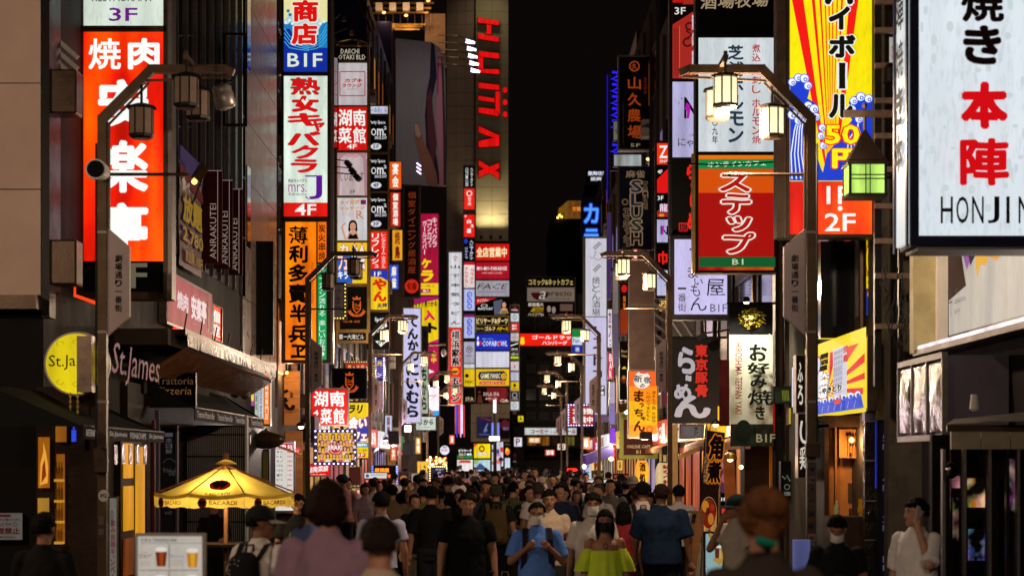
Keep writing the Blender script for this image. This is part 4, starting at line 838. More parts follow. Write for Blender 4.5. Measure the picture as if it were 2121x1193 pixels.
part('wire', MB().tube([(at(882,75),75,hz(950,75)),(at(900,75),75,hz(958,75)),(at(928,75),75,hz(948,75))],.008,4), MT['cable'], T)
sign('poster', 'red and gold picture board under the string of party bulbs', FR(76), 889, 946, 926, 964, [(890,947,925,963,'#701408',D(lit=.8,draw=lambda S:[S.e(894+i*6,952+(i%2)*6,3,3,['#ffb040','#ff6020','#ffe080'][i%3]) for i in range(6)]))], fm=BK, fw=.8)
# ------------------------------------------------------------------ right side signs
def gt(c, S, *a, **k): S.t(c, *a, **k)
# big white sign, top right
P = FR(17.5)
def hj(S):
    spots = random.Random(5)
    for i in range(95):
        x=spots.uniform(1905,2200); y=spots.uniform(-60,480); S.e(x,y,spots.uniform(2,8),spots.uniform(3,13),'#c6d4d8',n=9)
    o=('#8a8488',.012)
    S.t('焼',1982,-18,2070,54,'#2a1c1c',.045,ol=o,brush=.5); S.t('き',1986,62,2064,142,'#2a1c1c',.04,ol=o,brush=.4)
    S.t('本',1980,177,2078,275,'#d00410',.06,brush=.4); S.t('陣',1978,293,2080,391,'#d00410',.05,brush=.4)
    for ch,a,b in (('H',1939,1964),('O',1971,1996),('N',2003,2027),('J',2035,2059),('I',2073,2080),('N',2098,2124)): S.t(ch,a,413,b,468,'#241c24',.012)
T = sign('box_sign', 'huge white box sign with black and red characters at the top right corner', P, 1885, -80, 2260, 510, [(1903,-70,2240,488,'#dbe5ec',D(draw=hj,lit=1.0,vary=.08))], fm=NV, fw=17, depth=.02, cat='sign')
xa=at(1885,17.5); 
part('cabinet', MB().box(xa+.03, at(2260,17.5), 17.53, 18.1, hz(508,17.5), hz(-80,17.5)), BM, T)
zs=lambda k: 17.55+k
mb=MB(); mb.box(xa-.012, xa+.03, 17.56, 18.06, hz(500,17.5), hz(-80,17.5)); part('side_panel', mb, emis('#dbe5ec',.8,.1), T)
mb=MB(); mb.box(xa-.03, xa-.012, 18.06, 18.12, hz(512,17.5), hz(-80,17.5)).box(xa-.03, xa-.012, 17.5, 17.56, hz(512,17.5), hz(-80,17.5)); part('side_trim', mb, NV, T)
mb=MB().box(at(1905,17.5), at(2260,17.5), 17.52, 18.1, hz(516,17.5), hz(509,17.5)); part('lower_tray', mb, MT['steel'], T)
Ps=LW(xa-.014)
S=Sign(RW(xa-.014),0); 
for k,c in enumerate('焼き本陣焼き本'):
    S.put('lettering','#17171c',*fit(c,-17.98,-17.64,4.6+(6-k)*.42,4.6+(6-k)*.42+.34,.04))
S.build(T)
# highball
P = FR(24.8)
def hb(S):
    cx,cy=1722,420
    for a,b in ((-62,-44),(-31,-26),(-19,-16),(-11,-9),(-5,-3),(1,3),(8,10),(15,18),(28,42)):
        q=lambda x:(cx+x*.5*2.2, -40)
        S.p([(cx+a*.12,375),(cx+a*1.45,-40),(cx+b*1.45,-40),(cx+b*.12,375)],'#e80c08')
    bl='#0838c8'; wt='#e8f0f8'
    S.p([(1636,375),(1636,165),(1650,158),(1668,170),(1676,190),(1672,205),(1688,215),(1690,240),(1680,262),(1684,300),(1700,350),(1712,375)],bl)
    S.p([(1806,375),(1806,205),(1790,198),(1770,200),(1758,212),(1756,232),(1764,250),(1748,270),(1730,300),(1708,345),(1698,375)],bl)
    S.p([(1700,375),(1712,320),(1728,300),(1745,320),(1770,310),(1806,280),(1806,375)],bl)
    for k in range(6):
        S.l([(1640+k*9,372),(1638+k*7,320),(1645+k*5,270),(1656+k*3,235),(1668,222)],2.2,wt)
        S.l([(1802-k*10,372),(1798-k*9,330),(1786-k*6,292),(1776,262),(1778,240)],2.2,wt)
    for x,y,r in ((1640,172,9),(1652,163,9),(1665,165,10),(1672,180,9),(1640,240,11),(1652,252,9),(1672,222,10),(1684,228,10),(1688,245,9),(1766,212,9),(1780,204,10),(1796,208,9),(1762,230,9),(1776,250,9),(1700,268,8),(1697,285,8),(1702,305,8)):
        S.e(x,y,r,r,'#0a50d8'); S.e(x,y,r*.82,r*.82,wt); S.e(x+r*.2,y+r*.2,r*.42,r*.42,bl,r*.2)
    for c,a,b,x0,x1 in (('ハ',-46,16,1704,1764),('イ',19,68,1712,1757),('ボ',78,126,1712,1768),('ル',200,250,1712,1762)): S.t(c,x0,a,x1,b,'#1c1c12',.055,ol=('#dfe6ea',.045))
    S.t('ー',1732,136,1747,190,'#1c1c12',.02,rot=-90,ol=('#dfe6ea',.04))
    S.t('50',1704,264,1775,304,'#f8e808',.07,ol=('#e01008',.045)); S.t('円',1718,313,1775,354,'#f8e808',.06,ol=('#e01008',.045))
def f12(S): S.t('1F',1712,386,1760,423,W,.035); S.e(1740,432,5,5,W); S.t('2F',1708,442,1772,479,W,.035)
T=sign('sign_column', 'tall highball sign with red and yellow rays, blue waves and 1F 2F below', P, 1630, -70, 1812, 492, [(1636,-60,1806,376,'#f4e000',D(draw=hb,lit=1.05,vary=.1)),(1636,377,1806,485,'#f0100a',D(draw=f12,lit=1.05,vary=.35))], depth=.3, fm=MT['brown_metal'], fw=5)
part('side_trim', MB().box(at(1609,24.9), at(1629,24.9), 24.9, 25.2, hz(492,24.9), hz(-70,24.9)), MT['brown_metal'], T)
# ladder like bracket frame at its right
T=thing('bracket_frame','dark ladder shaped steel frame between the highball sign and the white box sign','bracket',(at(1830,23.9),23.9,hz(790,23.9)))
part('rail', MB().box(at(1812,23.9),at(1826,23.9),23.9,24.0,hz(800,23.9),10), BK, T); part('rail', MB().box(at(1862,23.9),at(1870,23.9),23.9,24.0,hz(800,23.9),10), BK, T)
for y in (5,65,138,210,283,352,428,500,572,676): part('rung', MB().box(at(1812,23.85),at(1886,23.85),23.82,23.9,hz(y+6,23.9),hz(y-5,23.9)), MT['bronze'], T)
part('wall_panel', MB().box(at(1826,24.4),at(1862,24.4),24.4,24.5,hz(360,24.4),10), MT['concrete'], T)
part('lamp_head', MB().lathe((at(1845,23.7),23.7,hz(157,23.7)),[(.05,.14),(.09,.08),(.1,-.08),(.08,-.09)],14,1,1), BK, T)
sign('side_sign','small white sign with red brush characters glimpsed through the steel frame', FR(24.3), 1840, 76, 1864, 132, [(1842,78,1862,130,'#b8b8b0',D(lit=.8,draw=lambda S:S.vt('煮込',1846,92,1858,126,'#a01818',.02,brush=1)))], fm=BK, fw=1)
# bracket and green lantern
T=thing('house_lantern','green lit metal lantern with a pointed roof hanging from an arm at right','lantern',(at(1790,20.5),20.5,hz(412,20.5)))
X=at(1791,20.5); 
part('arm', MB().bar((at(1748,20.5),20.5,hz(236,20.5)),(at(1890,20.5),20.5,hz(236,20.5)),.055,.07), MT['bronze'], T)
part('hanger', MB().tube([(X,20.5,hz(222,20.5)),(X,20.5,hz(275,20.5))],.018,8), MT['bronze'], T)
part('knob', MB().ell((X,20.5,hz(219,20.5)),(.028,.028,.03),8,6), MT['bronze'], T)
part('roof', MB().lathe((X,20.5,0),[(.29,hz(344,20.5)-.01),(.30,hz(343,20.5)),(.14,hz(303,20.5)),(.035,hz(274,20.5)),(.02,hz(270,20.5))],4,1,1,math.pi/4), MT['brown_metal'], T)
hw=.18
z0,z1=hz(405,20.5),hz(340,20.5)
fr=MB()
for sx in (-1,1):
    for sy in (-1,1): fr.box(X+sx*hw-.013,X+sx*hw+.013,20.5+sy*hw-.013,20.5+sy*hw+.013,z0,z1)
fr.box(X-hw-.02,X+hw+.02,20.5-hw-.02,20.5+hw+.02,z0-.03,z0); fr.box(X-hw-.02,X+hw+.02,20.5-hw-.02,20.5+hw+.02,z1,z1+.02)
for t_ in (-.022,.022): fr.box(X+t_-.005,X+t_+.005,20.5-hw-.012,20.5-hw-.004,z0,z1)
fr.box(X-hw,X+hw,20.5-hw-.012,20.5-hw-.004,(z0+z1)/2-.02,(z0+z1)/2-.008); fr.box(X-hw,X+hw,20.5-hw-.012,20.5-hw-.004,(z0+z1)/2+.02,(z0+z1)/2+.032)
part('lantern_frame', fr, BK, T)
for a in range(4):
    m_=MB().box(-hw+.013,hw-.013,-.004,.004,z0,z1); o=part('glass_pane', m_, emis('#b4e468',1.2,.6), T); 
    for v in o.data.vertices: v.co=v.co+BASE[T]
    ang=a*math.pi/2; o.rotation_euler=(0,0,ang); o.location=Vector((X,20.5,0))-BASE[T]+Vector((math.sin(ang)*hw,-math.cos(ang)*hw,0))
part('bracket', MB().bar((X+hw,20.5,(z0+z1)/2+.02),(at(1890,20.5),20.5,(z0+z1)/2+.02),.03), BK, T)
# white hormone / orange step column
P = FR(33.8)
def top_(S): S.t('酒場牧場',1451,-14,1592,20,'#c8b088',.02,brush=.5,lit=.55)
def ho(S):
    S.vt('芝浦ホルモン',1508,92,1540,298,'#1c3444',.035,brush=.6); S.vt('煮込 肉刺し ホルモン焼',1557,92,1575,300,'#b01414',.02,brush=.5); S.vt('二〇〇九年',1474,210,1486,300,'#1a1a1a',.02)
def sd(S):
    S.p([(1447,322),(1605,322),(1605,330),(1447,330)],'#e87810'); S.p([(1447,351),(1605,351),(1605,440),(1447,440)],'#d85008'); S.p([(1447,400),(1605,400),(1605,533),(1447,533)],'#a80c08')
    S.r(1447,331,1605,350,'#0c8a48'); S.t('オンラインカフェ',1465,334,1587,347,'#e0f0d8',.02,brush=.4)
    for c,a,b,x0,x1 in (('ス',360,398,1490,1554),('テ',402,444,1494,1555),('ッ',449,480,1505,1556),('プ',483,526,1497,1562)): S.t(c,x0,a,x1,b,'#b01008',.03,ol=('#ece8dc',.055),brush=1)
    S.r(1447,533,1605,554,'#0a5a2c'); S.t('B1',1516,537,1539,549,'#c8d0b0',.02)
T=sign('sign_column', 'tall column with white liver grill panel above the orange red panel with slanted kana', P, 1440, -60, 1609, 566, [(1448,-52,1603,72,'#070708',D(lit=0,draw=top_)),(1447,78,1603,316,'#d0d8dc',D(draw=ho,lit=1.0,vary=.15,label='white panel with dark and red vertical writing')),(1447,322,1605,560,'#c01008',D(draw=sd,lit=.95,vary=.3,label='orange to red panel with slanted white kana'))], depth=.3, fm=BK, fw=6)
frame(T,P,1443,72,1606,79,3,BK,name='crossbar'); frame(T,P,1443,315,1606,322,3,BK,name='crossbar')
part('side_trim', MB().box(at(1434,33.7),at(1440,33.7),33.7,33.9,hz(566,33.8),hz(320,33.8)), MT['gold'], T)
# middle column
P = FR(41)
def dr(S):
    S.p([(1393,52),(1418,0),(1440,0),(1440,163),(1393,163)],'#b02820'); S.p([(1393,10),(1440,10),(1440,22),(1393,52)],'#180c0c'); S.t('3F',1397,16,1420,31,W,.03)
    for k in range(11): S.box(1397,62+k*9,1403,67+k*9,1,'#5a1010')
    S.l([(1407,56),(1407,163)],1,'#e08040'); S.e(1427,57,9,9,'#4a1010',4,a0=20,a1=300); S.e(1423,90,10,10,'#4a1010',4,a0=60,a1=330); S.l([(1420,66),(1432,74),(1420,84)],4,'#4a1010'); S.vt('龍の家',1432,30,1440,140,'#e8d0e0',.05)
def ny(S): 
    S.t('N',1417,202,1446,246,'#181010',.02,keep=False); S.e(1423,218,3,4,'#b010a8'); S.p([(1421,220),(1428,216),(1430,228),(1427,246),(1422,246),(1423,232),(1418,226)],'#b010a8'); S.t('CAFE',1427,278,1445,283,'#303038',0); S.t('に',1404,287,1420,303,'#181414',-.01); S.t('ゃ',1422,290,1436,305,'#181414',-.01); S.t('+',1410,203,1414,207,'#181414'); S.t('+',1405,212,1408,216,'#181414')
def rd(S): S.t('ら',1422,340,1445,372,'#e01810',.06,brush=1,lit=1); S.t('ー',1428,380,1445,430,'#e01810',.03,rot=-90,brush=1,lit=1); S.t('め',1424,440,1445,480,'#e01810',.05,brush=1,lit=1); S.r(1406,462,1424,480,'#d01818',1); S.t('東京豚骨',1407,463,1423,479,'#0a0a0a',.04)
def um(S):
    for c,a,b,x0,x1 in (('う',503,538,1428,1448),('ま',552,576,1424,1446),('い',577,590,1438,1456),('も',588,614,1430,1450),('ん',616,644,1430,1464)): S.t(c,x0,a,x1,b,'#141418',.0,brush=1)
    S.vt('一番街',1404,588,1421,646,'#141418',-.005); S.t('屋',1464,578,1502,613,'#141418',-.005,brush=1); S.t('B1F',1471,630,1505,646,'#383840',-.012)
T=sign('sign_column', 'black framed column with a red dragon panel and lavender white panels behind the liver grill sign', P, 1386, -20, 1446, 492, [(1393,-16,1440,6,'#c01008',{}),(1393,10,1440,163,'#701c18',D(draw=dr,lit=.8)),(1393,170,1440,326,'#b8b4e0',D(draw=ny,lit=.95)),(1393,332,1440,490,'#060606',D(lit=0,draw=rd))], fm=BK, fw=6, depth=.3)
sign('box_sign', 'lavender white sign with thin brush kana ending in B1F', FR(40.7), 1388, 488, 1514, 662, [(1397,495,1509,651,'#c0bcec',D(draw=um,lit=.95,vary=.1))], fm=BK, fw=8, depth=.3)
# narrow column left of it
P = FR(50)
sign('sign_column', 'narrow black column of small red white and lavender panels ending in orange Z', P, 1357, 292, 1388, 618, [
    (1361,297,1383,341,'#f03008',D(draw=lambda S:(S.t('Z',1365,302,1383,328,W,.05),S.t('ENT',1367,332,1383,337,W,.03)))),
    (1361,345,1383,400,'#100c10',D(lit=0,draw=lambda S:(S.t('4F',1362,352,1372,360,W,.03,lit=1),S.p([(1361,372),(1383,350),(1383,400),(1361,400)],'#e01010',1)))),
    (1361,403,1383,450,'#180c0c',D(lit=0,draw=lambda S:(S.t('3F',1362,406,1374,415,W,.03,lit=1),S.p([(1361,438),(1383,420),(1383,450),(1361,450)],'#a02020',.9),S.t('龍',1366,422,1383,439,'#e8d8f0',.03,lit=1),S.e(1370,446,6,3,'#e08a10',lit=1)))),
    (1361,455,1383,502,'#b8b4e0',D(draw=lambda S:(S.t('N',1368,468,1383,487,'#181010',.02),S.p([(1370,468),(1376,468),(1374,486),(1371,486)],'#b010a8')))),
    (1361,506,1383,556,'#060606',D(lit=0,draw=lambda S:S.t('巾',1363,520,1383,548,'#e01810',.05,brush=1,lit=1))),
    (1361,560,1383,612,'#b8b8dc',D(draw=lambda S:(S.t('居',1364,565,1378,578,'#181418',0),S.t('つ',1376,588,1386,598,'#181418',0))))], fm=BK, fw=3.5)
# dark sign with orange characters
P = FR(66)
def yk_(S):
    S.e(1314,138,11,11,'#b04818',2.5); S.t('久',1308,132,1320,145,'#b04818',.02)
    for c,a,b in (('山',160,186),('久',193,220),('農',226,253),('場',260,288)): S.t(c,1300,a,1328,b,'#a8400f',.025,brush=.6)
    S.vt('全年旬野菜',1333,160,1340,196,'#6a2008',.0); S.t('5F',1306,298,1326,305,'#a89878',.01); S.t('YAMAHISA NOUJOU',1289,212,1292,300,'#3a2a20',0,rot=-90)
T=sign('vertical_sign','unlit black sign with dim orange characters in a thin steel frame', P, 1280, 115, 1349, 312, [(1283,119,1346,308,'#080605',D(lit=0,draw=lambda S:(setattr(S,'lit',.6),yk_(S))))], fm=MT['steel'], fw=1.8, depth=.4)
part('lamp', MB().ell((at(1342,65.6),65.6,hz(330,65.6)),(.06,.06,.05),8,6), emis('#ffb060',4,0), T)
sign('blank_sign','blank pale lit sign box below the black orange lettered sign', FR(68), 1270, 318, 1330, 346, [(1272,321,1328,344,'#aab0b0',D(lit=.75,vary=.5))], fm=BM, fw=1.5)
sign('side_sign','narrow grey lit sign strip left of the black orange lettered sign', FR(70), 1270, 250, 1284, 292, [(1271,252,1283,290,'#8a8880',D(lit=.5,draw=lambda S:S.t('9',1273,268,1281,278,'#222',.0)))], fm=BM, fw=1)
P = FR(64)
def sl(S):
    S.t('麻雀',1296,353,1336,369,'#a88a68',.03); S.t('SLUSH',1308,372,1328,512,'#0c1434',.02,ol=('#a88a68',.07)) if 0 else None
    for i,c in enumerate('SLUSH'): S.t(c,1307,374+i*27,1329,399+i*27,['#16264a','#16264a','#18362a','#18362a','#241410'][i],.05,ol=('#b89878',.07))
    S.vt('エスラッシュ',1291,432,1304,512,'#101a34',.04,ol=('#b08e6c',.07)); S.t('MAH-JONG',1333,378,1341,436,'#201410',.04,rot=0) if 0 else None
    for i,c in enumerate('MAH-JONG'): S.t(c,1332,377+i*7.4,1340,383+i*7.4,'#201410',.05,ol=('#a88a68',.08))
    S.e(1294,420,7,7,'#8a6848',3)
sign('vertical_sign','unlit navy mahjong sign with beige outlined letters', P, 1280, 345, 1352, 518, [(1284,347,1350,516,'#0c1226',D(lit=0,draw=lambda S:(setattr(S,'lit',.35),sl(S))))], fm=BM, fw=2)
# blue neon
T=thing('neon_sign','stack of deep blue neon shapes glowing left of the black orange lettered sign','neon sign',(at(1268,72),72,hz(350,72)))
part('backing', MB().box(at(1264,72.2),at(1282,72.2),72.2,72.4,hz(352,72),hz(148,72)), BK, T)
part('edge_tube', MB().box(at(1257,72),at(1259,72),72,72.05,hz(420,72),hz(155,72)), emis('#2018f0',.5,0), T)
for y in (150,175,200,225,250,300):
    part('neon_tube', MB().tube([(at(x,72),72,hz(yy,72)) for x,yy in ((1268,y),(1279,y+1),(1279,y+9),(1267,y+14),(1279,y+18))],.05,6), emis('#2a20ff',1.0,0), T)
# karaoke blue sign and white skewer sign
P = FR(97)
sign('vertical_sign','dark blue sign with glowing light blue kana behind the white skewer sign', P, 1203, 410, 1245, 492, [(1205,412,1243,491,'#04082c',D(lit=0,draw=lambda S:(S.t('カ',1209,422,1240,463,'#4a90ff',.03,ol=('#1838b0',.05,1.0),lit=1.3),S.t('ラ',1210,474,1240,512,'#4a90ff',.03,ol=('#1838b0',.05,1.0),lit=1.3))))], fm=NV, fw=1.4)
P = FR(88)
def sk(S):
    for k in range(5):
        for y in (0,46):
            S.e(1230+k*2.6,513-k*2.6+y,1.8,1.1,'#222226'); S.e(1233+k*2.6,516-k*2.6+y,1.8,1.1,'#222226')
    S.e(1238,531,8,8,'#222226',.8,a0=-150,a1=70); S.l([(1222,532),(1225,536),(1229,534),(1233,526),(1231,521),(1236,522)],.9,'#222226')
    S.vt('焼とん酒場',1226,573,1243,655,'#26262c',-.008)
def cu(S):
    n='#1c1e44'
    S.p([(1226,676),(1236,676),(1236,680),(1226,680)],n); S.r(1229,700,1245,703,n); S.p([(1240,703),(1246,703),(1243,716),(1236,722),(1228,722),(1228,719),(1236,717)],n)
    S.r(1229,733,1234,757,n); S.r(1234,740,1247,743,n); S.r(1228,767,1238,770,n); S.p([(1242,768),(1247,768),(1247,780),(1240,789),(1229,790),(1229,787),(1240,784)],n)
    S.r(1220,798,1253,819,n); S.t('B1〜2F',1222,800,1251,807,W,.04); S.t('全200席',1222,810,1251,818,W,.04)
T=sign('sign_column','very tall slim white lit sign with skewer drawing over dark blue kana strokes', P, 1208, 490, 1258, 862, [(1213,494,1256,655,'#cfccd8',D(draw=sk,lit=.95,vary=.1)),(1213,657,1256,858,'#c9c4e4',D(draw=cu,lit=.95,vary=.1))], fm=MT['steel'], fw=1.6, depth=.4)
bulb_row(T,[(at(1210.5,87.9),87.9,hz(500+i*7,87.9)) for i in range(51)],mat=MT['brown_metal'])
part('base_box', MB().box(at(1209,88),at(1263,88),87.7,88.4,hz(873,88),hz(862,88)), surf('violet_box','#6a5a86',.5,.1,3), T)
T=sign('hanging_sign','crimson open all day sign with a border of violet white bulbs', FR(80), 1175, 836, 1232, 883, [(1180,841,1231,879,'#a80c18',D(lit=.95,draw=lambda S:(S.t('24時間',1186,845,1228,858,W,.04),S.t('営業中',1186,862,1228,876,W,.04))))], fm=surf('violet_frame2','#3a2a80',.4,.1,3), fw=3.4)
bulb_row(T,[(at(1177.5+i*5.4,79.9),79.88,hz(y,79.9)) for i in range(10) for y in (838.5,880.5)]+[(at(x,79.9),79.88,hz(843+i*5.3,79.9)) for i in range(7) for x in (1177.5,)],mat=emis('#e0d0ff',4,0))
# far signs across the gap
P = FR(133)
def ap(S):
    S.r(1092,575,1190,594,'#0c0808',0); S.t('コミック&ネットカフェ',1095,578,1187,591,'#c0a860',.04,lit=.8); S.r(1092,596,1190,624,'#8a7868',.6); S.e(1118,606,18,16,'#4a0c10',a0=180,a1=360,lit=.5); S.t('a',1116,603,1130,620,'#c8c0b8',.0,shear=.3,lit=.7); S.t('precio',1131,602,1184,617,'#241818',.01); S.t('アプレシオ',1138,617,1181,621,'#2a1a1a',.02)
    S.r(1092,626,1190,656,'#3a0c10',.4); S.t('新宿最大',1094,627,1126,635,'#d8c8b8',.04,lit=.7); S.p([(1098,646),(1104,637),(1126,637),(1126,646)],'#b08a10',.7); S.t('30m',1108,638,1126,646,'#302008',.04); S.t('ハイジアB1',1094,648,1126,655,'#d8c8b8',.03,lit=.7)
    S.e(1137,640,4,7,'#b8a098',lit=.5); S.e(1147,642,4,7,'#b8a098',lit=.5); S.r(1160,630,1186,644,'#8a6858',.4); S.t('シャワー・リクライニング',1136,650,1186,654,'#b8a098',.02,lit=.5)
T=sign('rooftop_billboard','dim beige and maroon comic cafe billboard on the far roof in the street gap', P, 1090, 573, 1193, 658, [(1092,575,1191,656,'#4a4038',D(lit=.25,draw=ap))], fm=MT['brown_metal'], fw=1.6, cat='billboard')
for x in (1108,1140,1172): part('support_strut', MB().tube([(at(x,133.3),133.3,hz(700,133)),(at(x,133.3),133.3,hz(658,133))],.06,6), BM, T)
for x in (1104,1140,1176): part('floodlight', MB().ell((at(x,132),132,hz(668,132)),(.14,.1,.1),8,6), MT['steel'], T)
part('strut', MB().tube([(at(1108,133.3),133.3,hz(700,133)),(at(1172,133.3),133.3,hz(660,133))],.04,6), BM, T)
P = FR(130)
sign('wide_sign','long glowing red hamburg steak sign across the far end of the street', P, 1076, 690, 1186, 717, [(1077,691,1185,716,'#f01c08',D(lit=1.1,vary=.1,draw=lambda S:([S.l([(1078,695+i*4.5),(1184,695+i*4.5)],.6,'#c01404') for i in range(5)],S.e(1082,702,4,4,'#f8d020'),S.e(1082,709,5,4.5,'#f8d020'),S.t('ゴールドラッ',1102,694,1183,703,W,.03),S.t('ハンバーグ',1123,706,1175,714,W,.03))))], fm=BK, fw=.8)
sign('shop_sign','green white and blue convenience store sign beside the long red sign', FR(126), 1183, 680, 1208, 732, [(1185,682,1206,698,'#108838',D()),(1185,698,1206,714,'#d8e4e8',D(draw=lambda S:S.t('Famil',1187,701,1206,710,'#1848b0',.03))),(1185,714,1206,716,'#1848b0',D()),(1185,717,1206,730,'#1028a0',D(draw=lambda S:S.t('酒',1191,719,1200,728,'#e0e8f8',.02)))], fm=STL, fw=.8)
sign('wide_sign','long white coffee shop sign with red kana above amber windows', FR(132.8), 1086, 885, 1195, 901, [(1087,886,1194,900,'#c8d0d0',D(lit=.95,draw=lambda S:(S.t('コーヒー',1100,889,1136,897,'#a01828',.06),S.t('ショップ',1141,890,1163,897,'#a01828',.04,brush=1),S.t('クール',1166,888,1193,898,'#a01828',.06,shear=.2))))], fm=STL, fw=.6)
sign('small_sign','tiny yellow round topped sign near the far concrete column', FR(125), 1072, 860, 1085, 874, [(1073,861,1084,873,'#d8c818',D(draw=lambda S:S.t('A',1075,863,1082,871,'#101010',.06)))], fm=BK, fw=.6)
# orange strips
sign('vertical_sign','narrow dark orange private room sign with a red cup emblem', FR(63), 1283, 586, 1301, 694, [(1285,588,1300,692,'#a83404',D(lit=.6,draw=lambda S:(S.r(1285,588,1300,640,'#180804',0),S.e(1293,598,6,8,'#c81010',lit=.9),S.vt('個室',1290,612,1296,640,'#e07010',.02,lit=.9))))], fm=BK, fw=1)
sign('vertical_sign','narrow black beer and wine sign with small yellow pictures', FR(63), 1283, 706, 1302, 828, [(1285,708,1301,826,'#0c0804',D(lit=0,draw=lambda S:(S.t('Beer',1287,724,1299,730,'#d0a860',.01,lit=.8),S.t('Wine',1287,734,1299,740,'#d0a860',.01,lit=.8),S.p([(1287,764),(1293,758),(1299,764)],'#e0b030',.9),S.e(1292,785,6,9,'#602808',lit=.6),S.e(1292,782,3,4,'#c07818',lit=.8))))], fm=BK, fw=1)
T=sign('blank_board','big blank brown metal sign back above the orange pig sign', FR(59), 1302, 540, 1365, 767, [(1305,543,1362,630,'#000',D(lit=0,mat=surf('brown_sheet',(.13,.085,.07),.4,.25,3,.3,.08))),(1305,632,1362,765,'#000',D(lit=0,mat=surf('brown_sheet',(.13,.085,.07),.4,.25,3,.3,.08)))], fm=MT['steel'], fw=1.6)
P = FR(58)
def pg(S):
    S.p([(1303,769),(1361,769),(1361,800),(1303,800)],'#f05a0c'); S.p([(1303,800),(1361,800),(1361,838),(1303,830)],'#f58a0c'); S.p([(1303,880),(1361,880),(1361,905),(1303,905)],'#f5900c')
    S.e(1330,787,18,18,'#e8dcd0'); S.e(1330,787,19,19,'#c83018',1); S.e(1333,771,9,3,'#d05038'); S.t('新',1312,776,1330,792,'#20140c',.03,brush=.6); S.t('宿',1333,780,1348,794,'#20140c',.03,brush=.6); S.t('の',1325,794,1336,804,'#20140c',.03)
    for c,a,b,x0,x1 in (('ま',808,832,1312,1334),('っ',834,844,1324,1334),('ち',846,862,1313,1332),('ゃ',862,871,1326,1338),('ん',871,894,1312,1336)): S.t(c,x0,a,x1,b,'#3a1408',.04,brush=1)
    S.vt('九州のうまかもん',1338,811,1347,872,'#3a1408',.01); S.vt('博多もつ鍋 水炊き',1350,809,1358,876,'#3a1408',.01); S.e(1345,889,7,7,'#e03818',2.5)
T=sign('vertical_sign','orange to yellow vertical sign with a white pig head shape and brown kana', P, 1300, 766, 1364, 908, [(1303,769,1361,905,'#f8b40c',D(draw=pg,lit=1.05,vary=.15))], fm=STL, fw=1.4)
T=sign('box_sign','maroon online cafe sign in a bright green frame under the orange pig sign', FR(61), 1284, 850, 1368, 950, [(1292,868,1353,942,'#4a0808',D(lit=.7,draw=lambda S:(S.t('ONLINE CAFE',1298,921,1347,928,'#d0b070',.02,lit=.9),S.t('B1',1318,932,1327,939,'#d0b070',.02,lit=.9))))], fm=surf('lime_frame',(.42,.5,.1),.45,.15,3), fw=7)
part('visor', MB().add([(at(1280,60.5),60.2,hz(838,60.5)),(at(1300,60.5),60.2,hz(833,60.5)),(at(1304,60.5),60.6,hz(851,60.5)),(at(1284,60.5),60.6,hz(858,60.5))],[(0,3,2,1)]).box(at(1280,60.5),at(1304,60.5),60.55,60.6,hz(856,60.5),hz(850,60.5)), MT['gold'], T)
part('floodlight', MB().box(at(1353,57.5),at(1360,57.5),57.4,57.6,hz(912,57.5),hz(900,57.5)), emis('#e8f0ff',6,0), T)
part('speaker', MB().box(at(1325,57),at(1350,57),56.8,57.2,hz(910,57),hz(894,57)), BK, T, bevel=.03)
part('floodlight', MB().bar((at(1295,60),60,hz(856,60)),(at(1302,60),60,hz(850,60)),.09), emis('#f0ffd0',6,0), T)
# 4 3 2 TV slanted fire-escape like signs
T=thing('stair_panels','slanted white framed floor number panels in a glazed stairwell','stairwell',(at(1372,52),52,hz(740,52)))
part('glazing', MB().box(at(1356,52),at(1387,52),52.1,52.2,hz(745,52),hz(620,52)), surf('grey_glazing',(.13,.12,.13),.3,.3,3,0,.05), T)
for k in range(6):
    y=628+k*21; part('slanted_rail', MB().bar((at(1356,51.9),51.9,hz(y,51.9)),(at(1388,51.9),51.9,hz(y+26,51.9)),.05), MT['steel'], T)
S=Sign(FR(51.95),0); 
for k,c in enumerate(('4','3','2','1','B')): S.t(c,1361,622+k*21,1370,632+k*21,'#111',.05); S.t('TV',1372,630+k*21,1382,638+k*21,'#902020',.03)
S.build(T)
T=thing('stair_panels','second set of slanted stair panels right of the numbered ones','stairwell',(at(1420,44),44,hz(700,44)))
part('glazing', MB().box(at(1388,44),at(1440,44),44.1,44.2,hz(700,44),hz(660,44)), surf('grey_glazing',(.13,.12,.13),.3,.3,3,0,.05), T)
for k in range(2): part('slanted_rail', MB().bar((at(1390+k*22,43.9),43.9,hz(664,43.9)),(at(1412+k*22,43.9),43.9,hz(698,43.9)),.05), MT['steel'], T)
# ramen banner
P = FR(41.6)
def rm(S):
    for c,a,b,x0,x1 in (('ら',718,775,1404,1440),('ー',776,790,1420,1432),('め',795,830,1396,1432),('ん',818,866,1396,1472)): S.t(c,x0,a,x1,b,'#c4c0cc',.05,brush=1.3,lit=.6)
    for c,a,b in (('東',713,740),('京',742,768),('豚',770,794),('骨',796,822)): S.t(c,1440,a,1466,b,'#d81c10',.05,brush=.5,lit=.7)
T=thing('cloth_banner','black ramen banner with huge white brush kana and red characters','banner',(at(1438,41.6),41.6,hz(878,41.6)))
def cloth_sheet(P, x0,y0,x1,y1, amp=.02, nx=14, ny=20, off=-.02):
    u0,u1,v0,v1=P.rect(x0,y0,x1,y1); mb=MB(); vs=[]
    for j in range(ny+1):
        for i in range(nx+1):
            u=u0+(u1-u0)*i/nx; v=v0+(v1-v0)*j/ny; vs.append(P.to3(u,v,off-amp*.5+amp*.5*math.sin(i*1.1+j*.35)*(.4+j*.03)))
    mb.add(vs,[(j*(nx+1)+i,j*(nx+1)+i+1,(j+1)*(nx+1)+i+1,(j+1)*(nx+1)+i) for j in range(ny) for i in range(nx)]); return mb
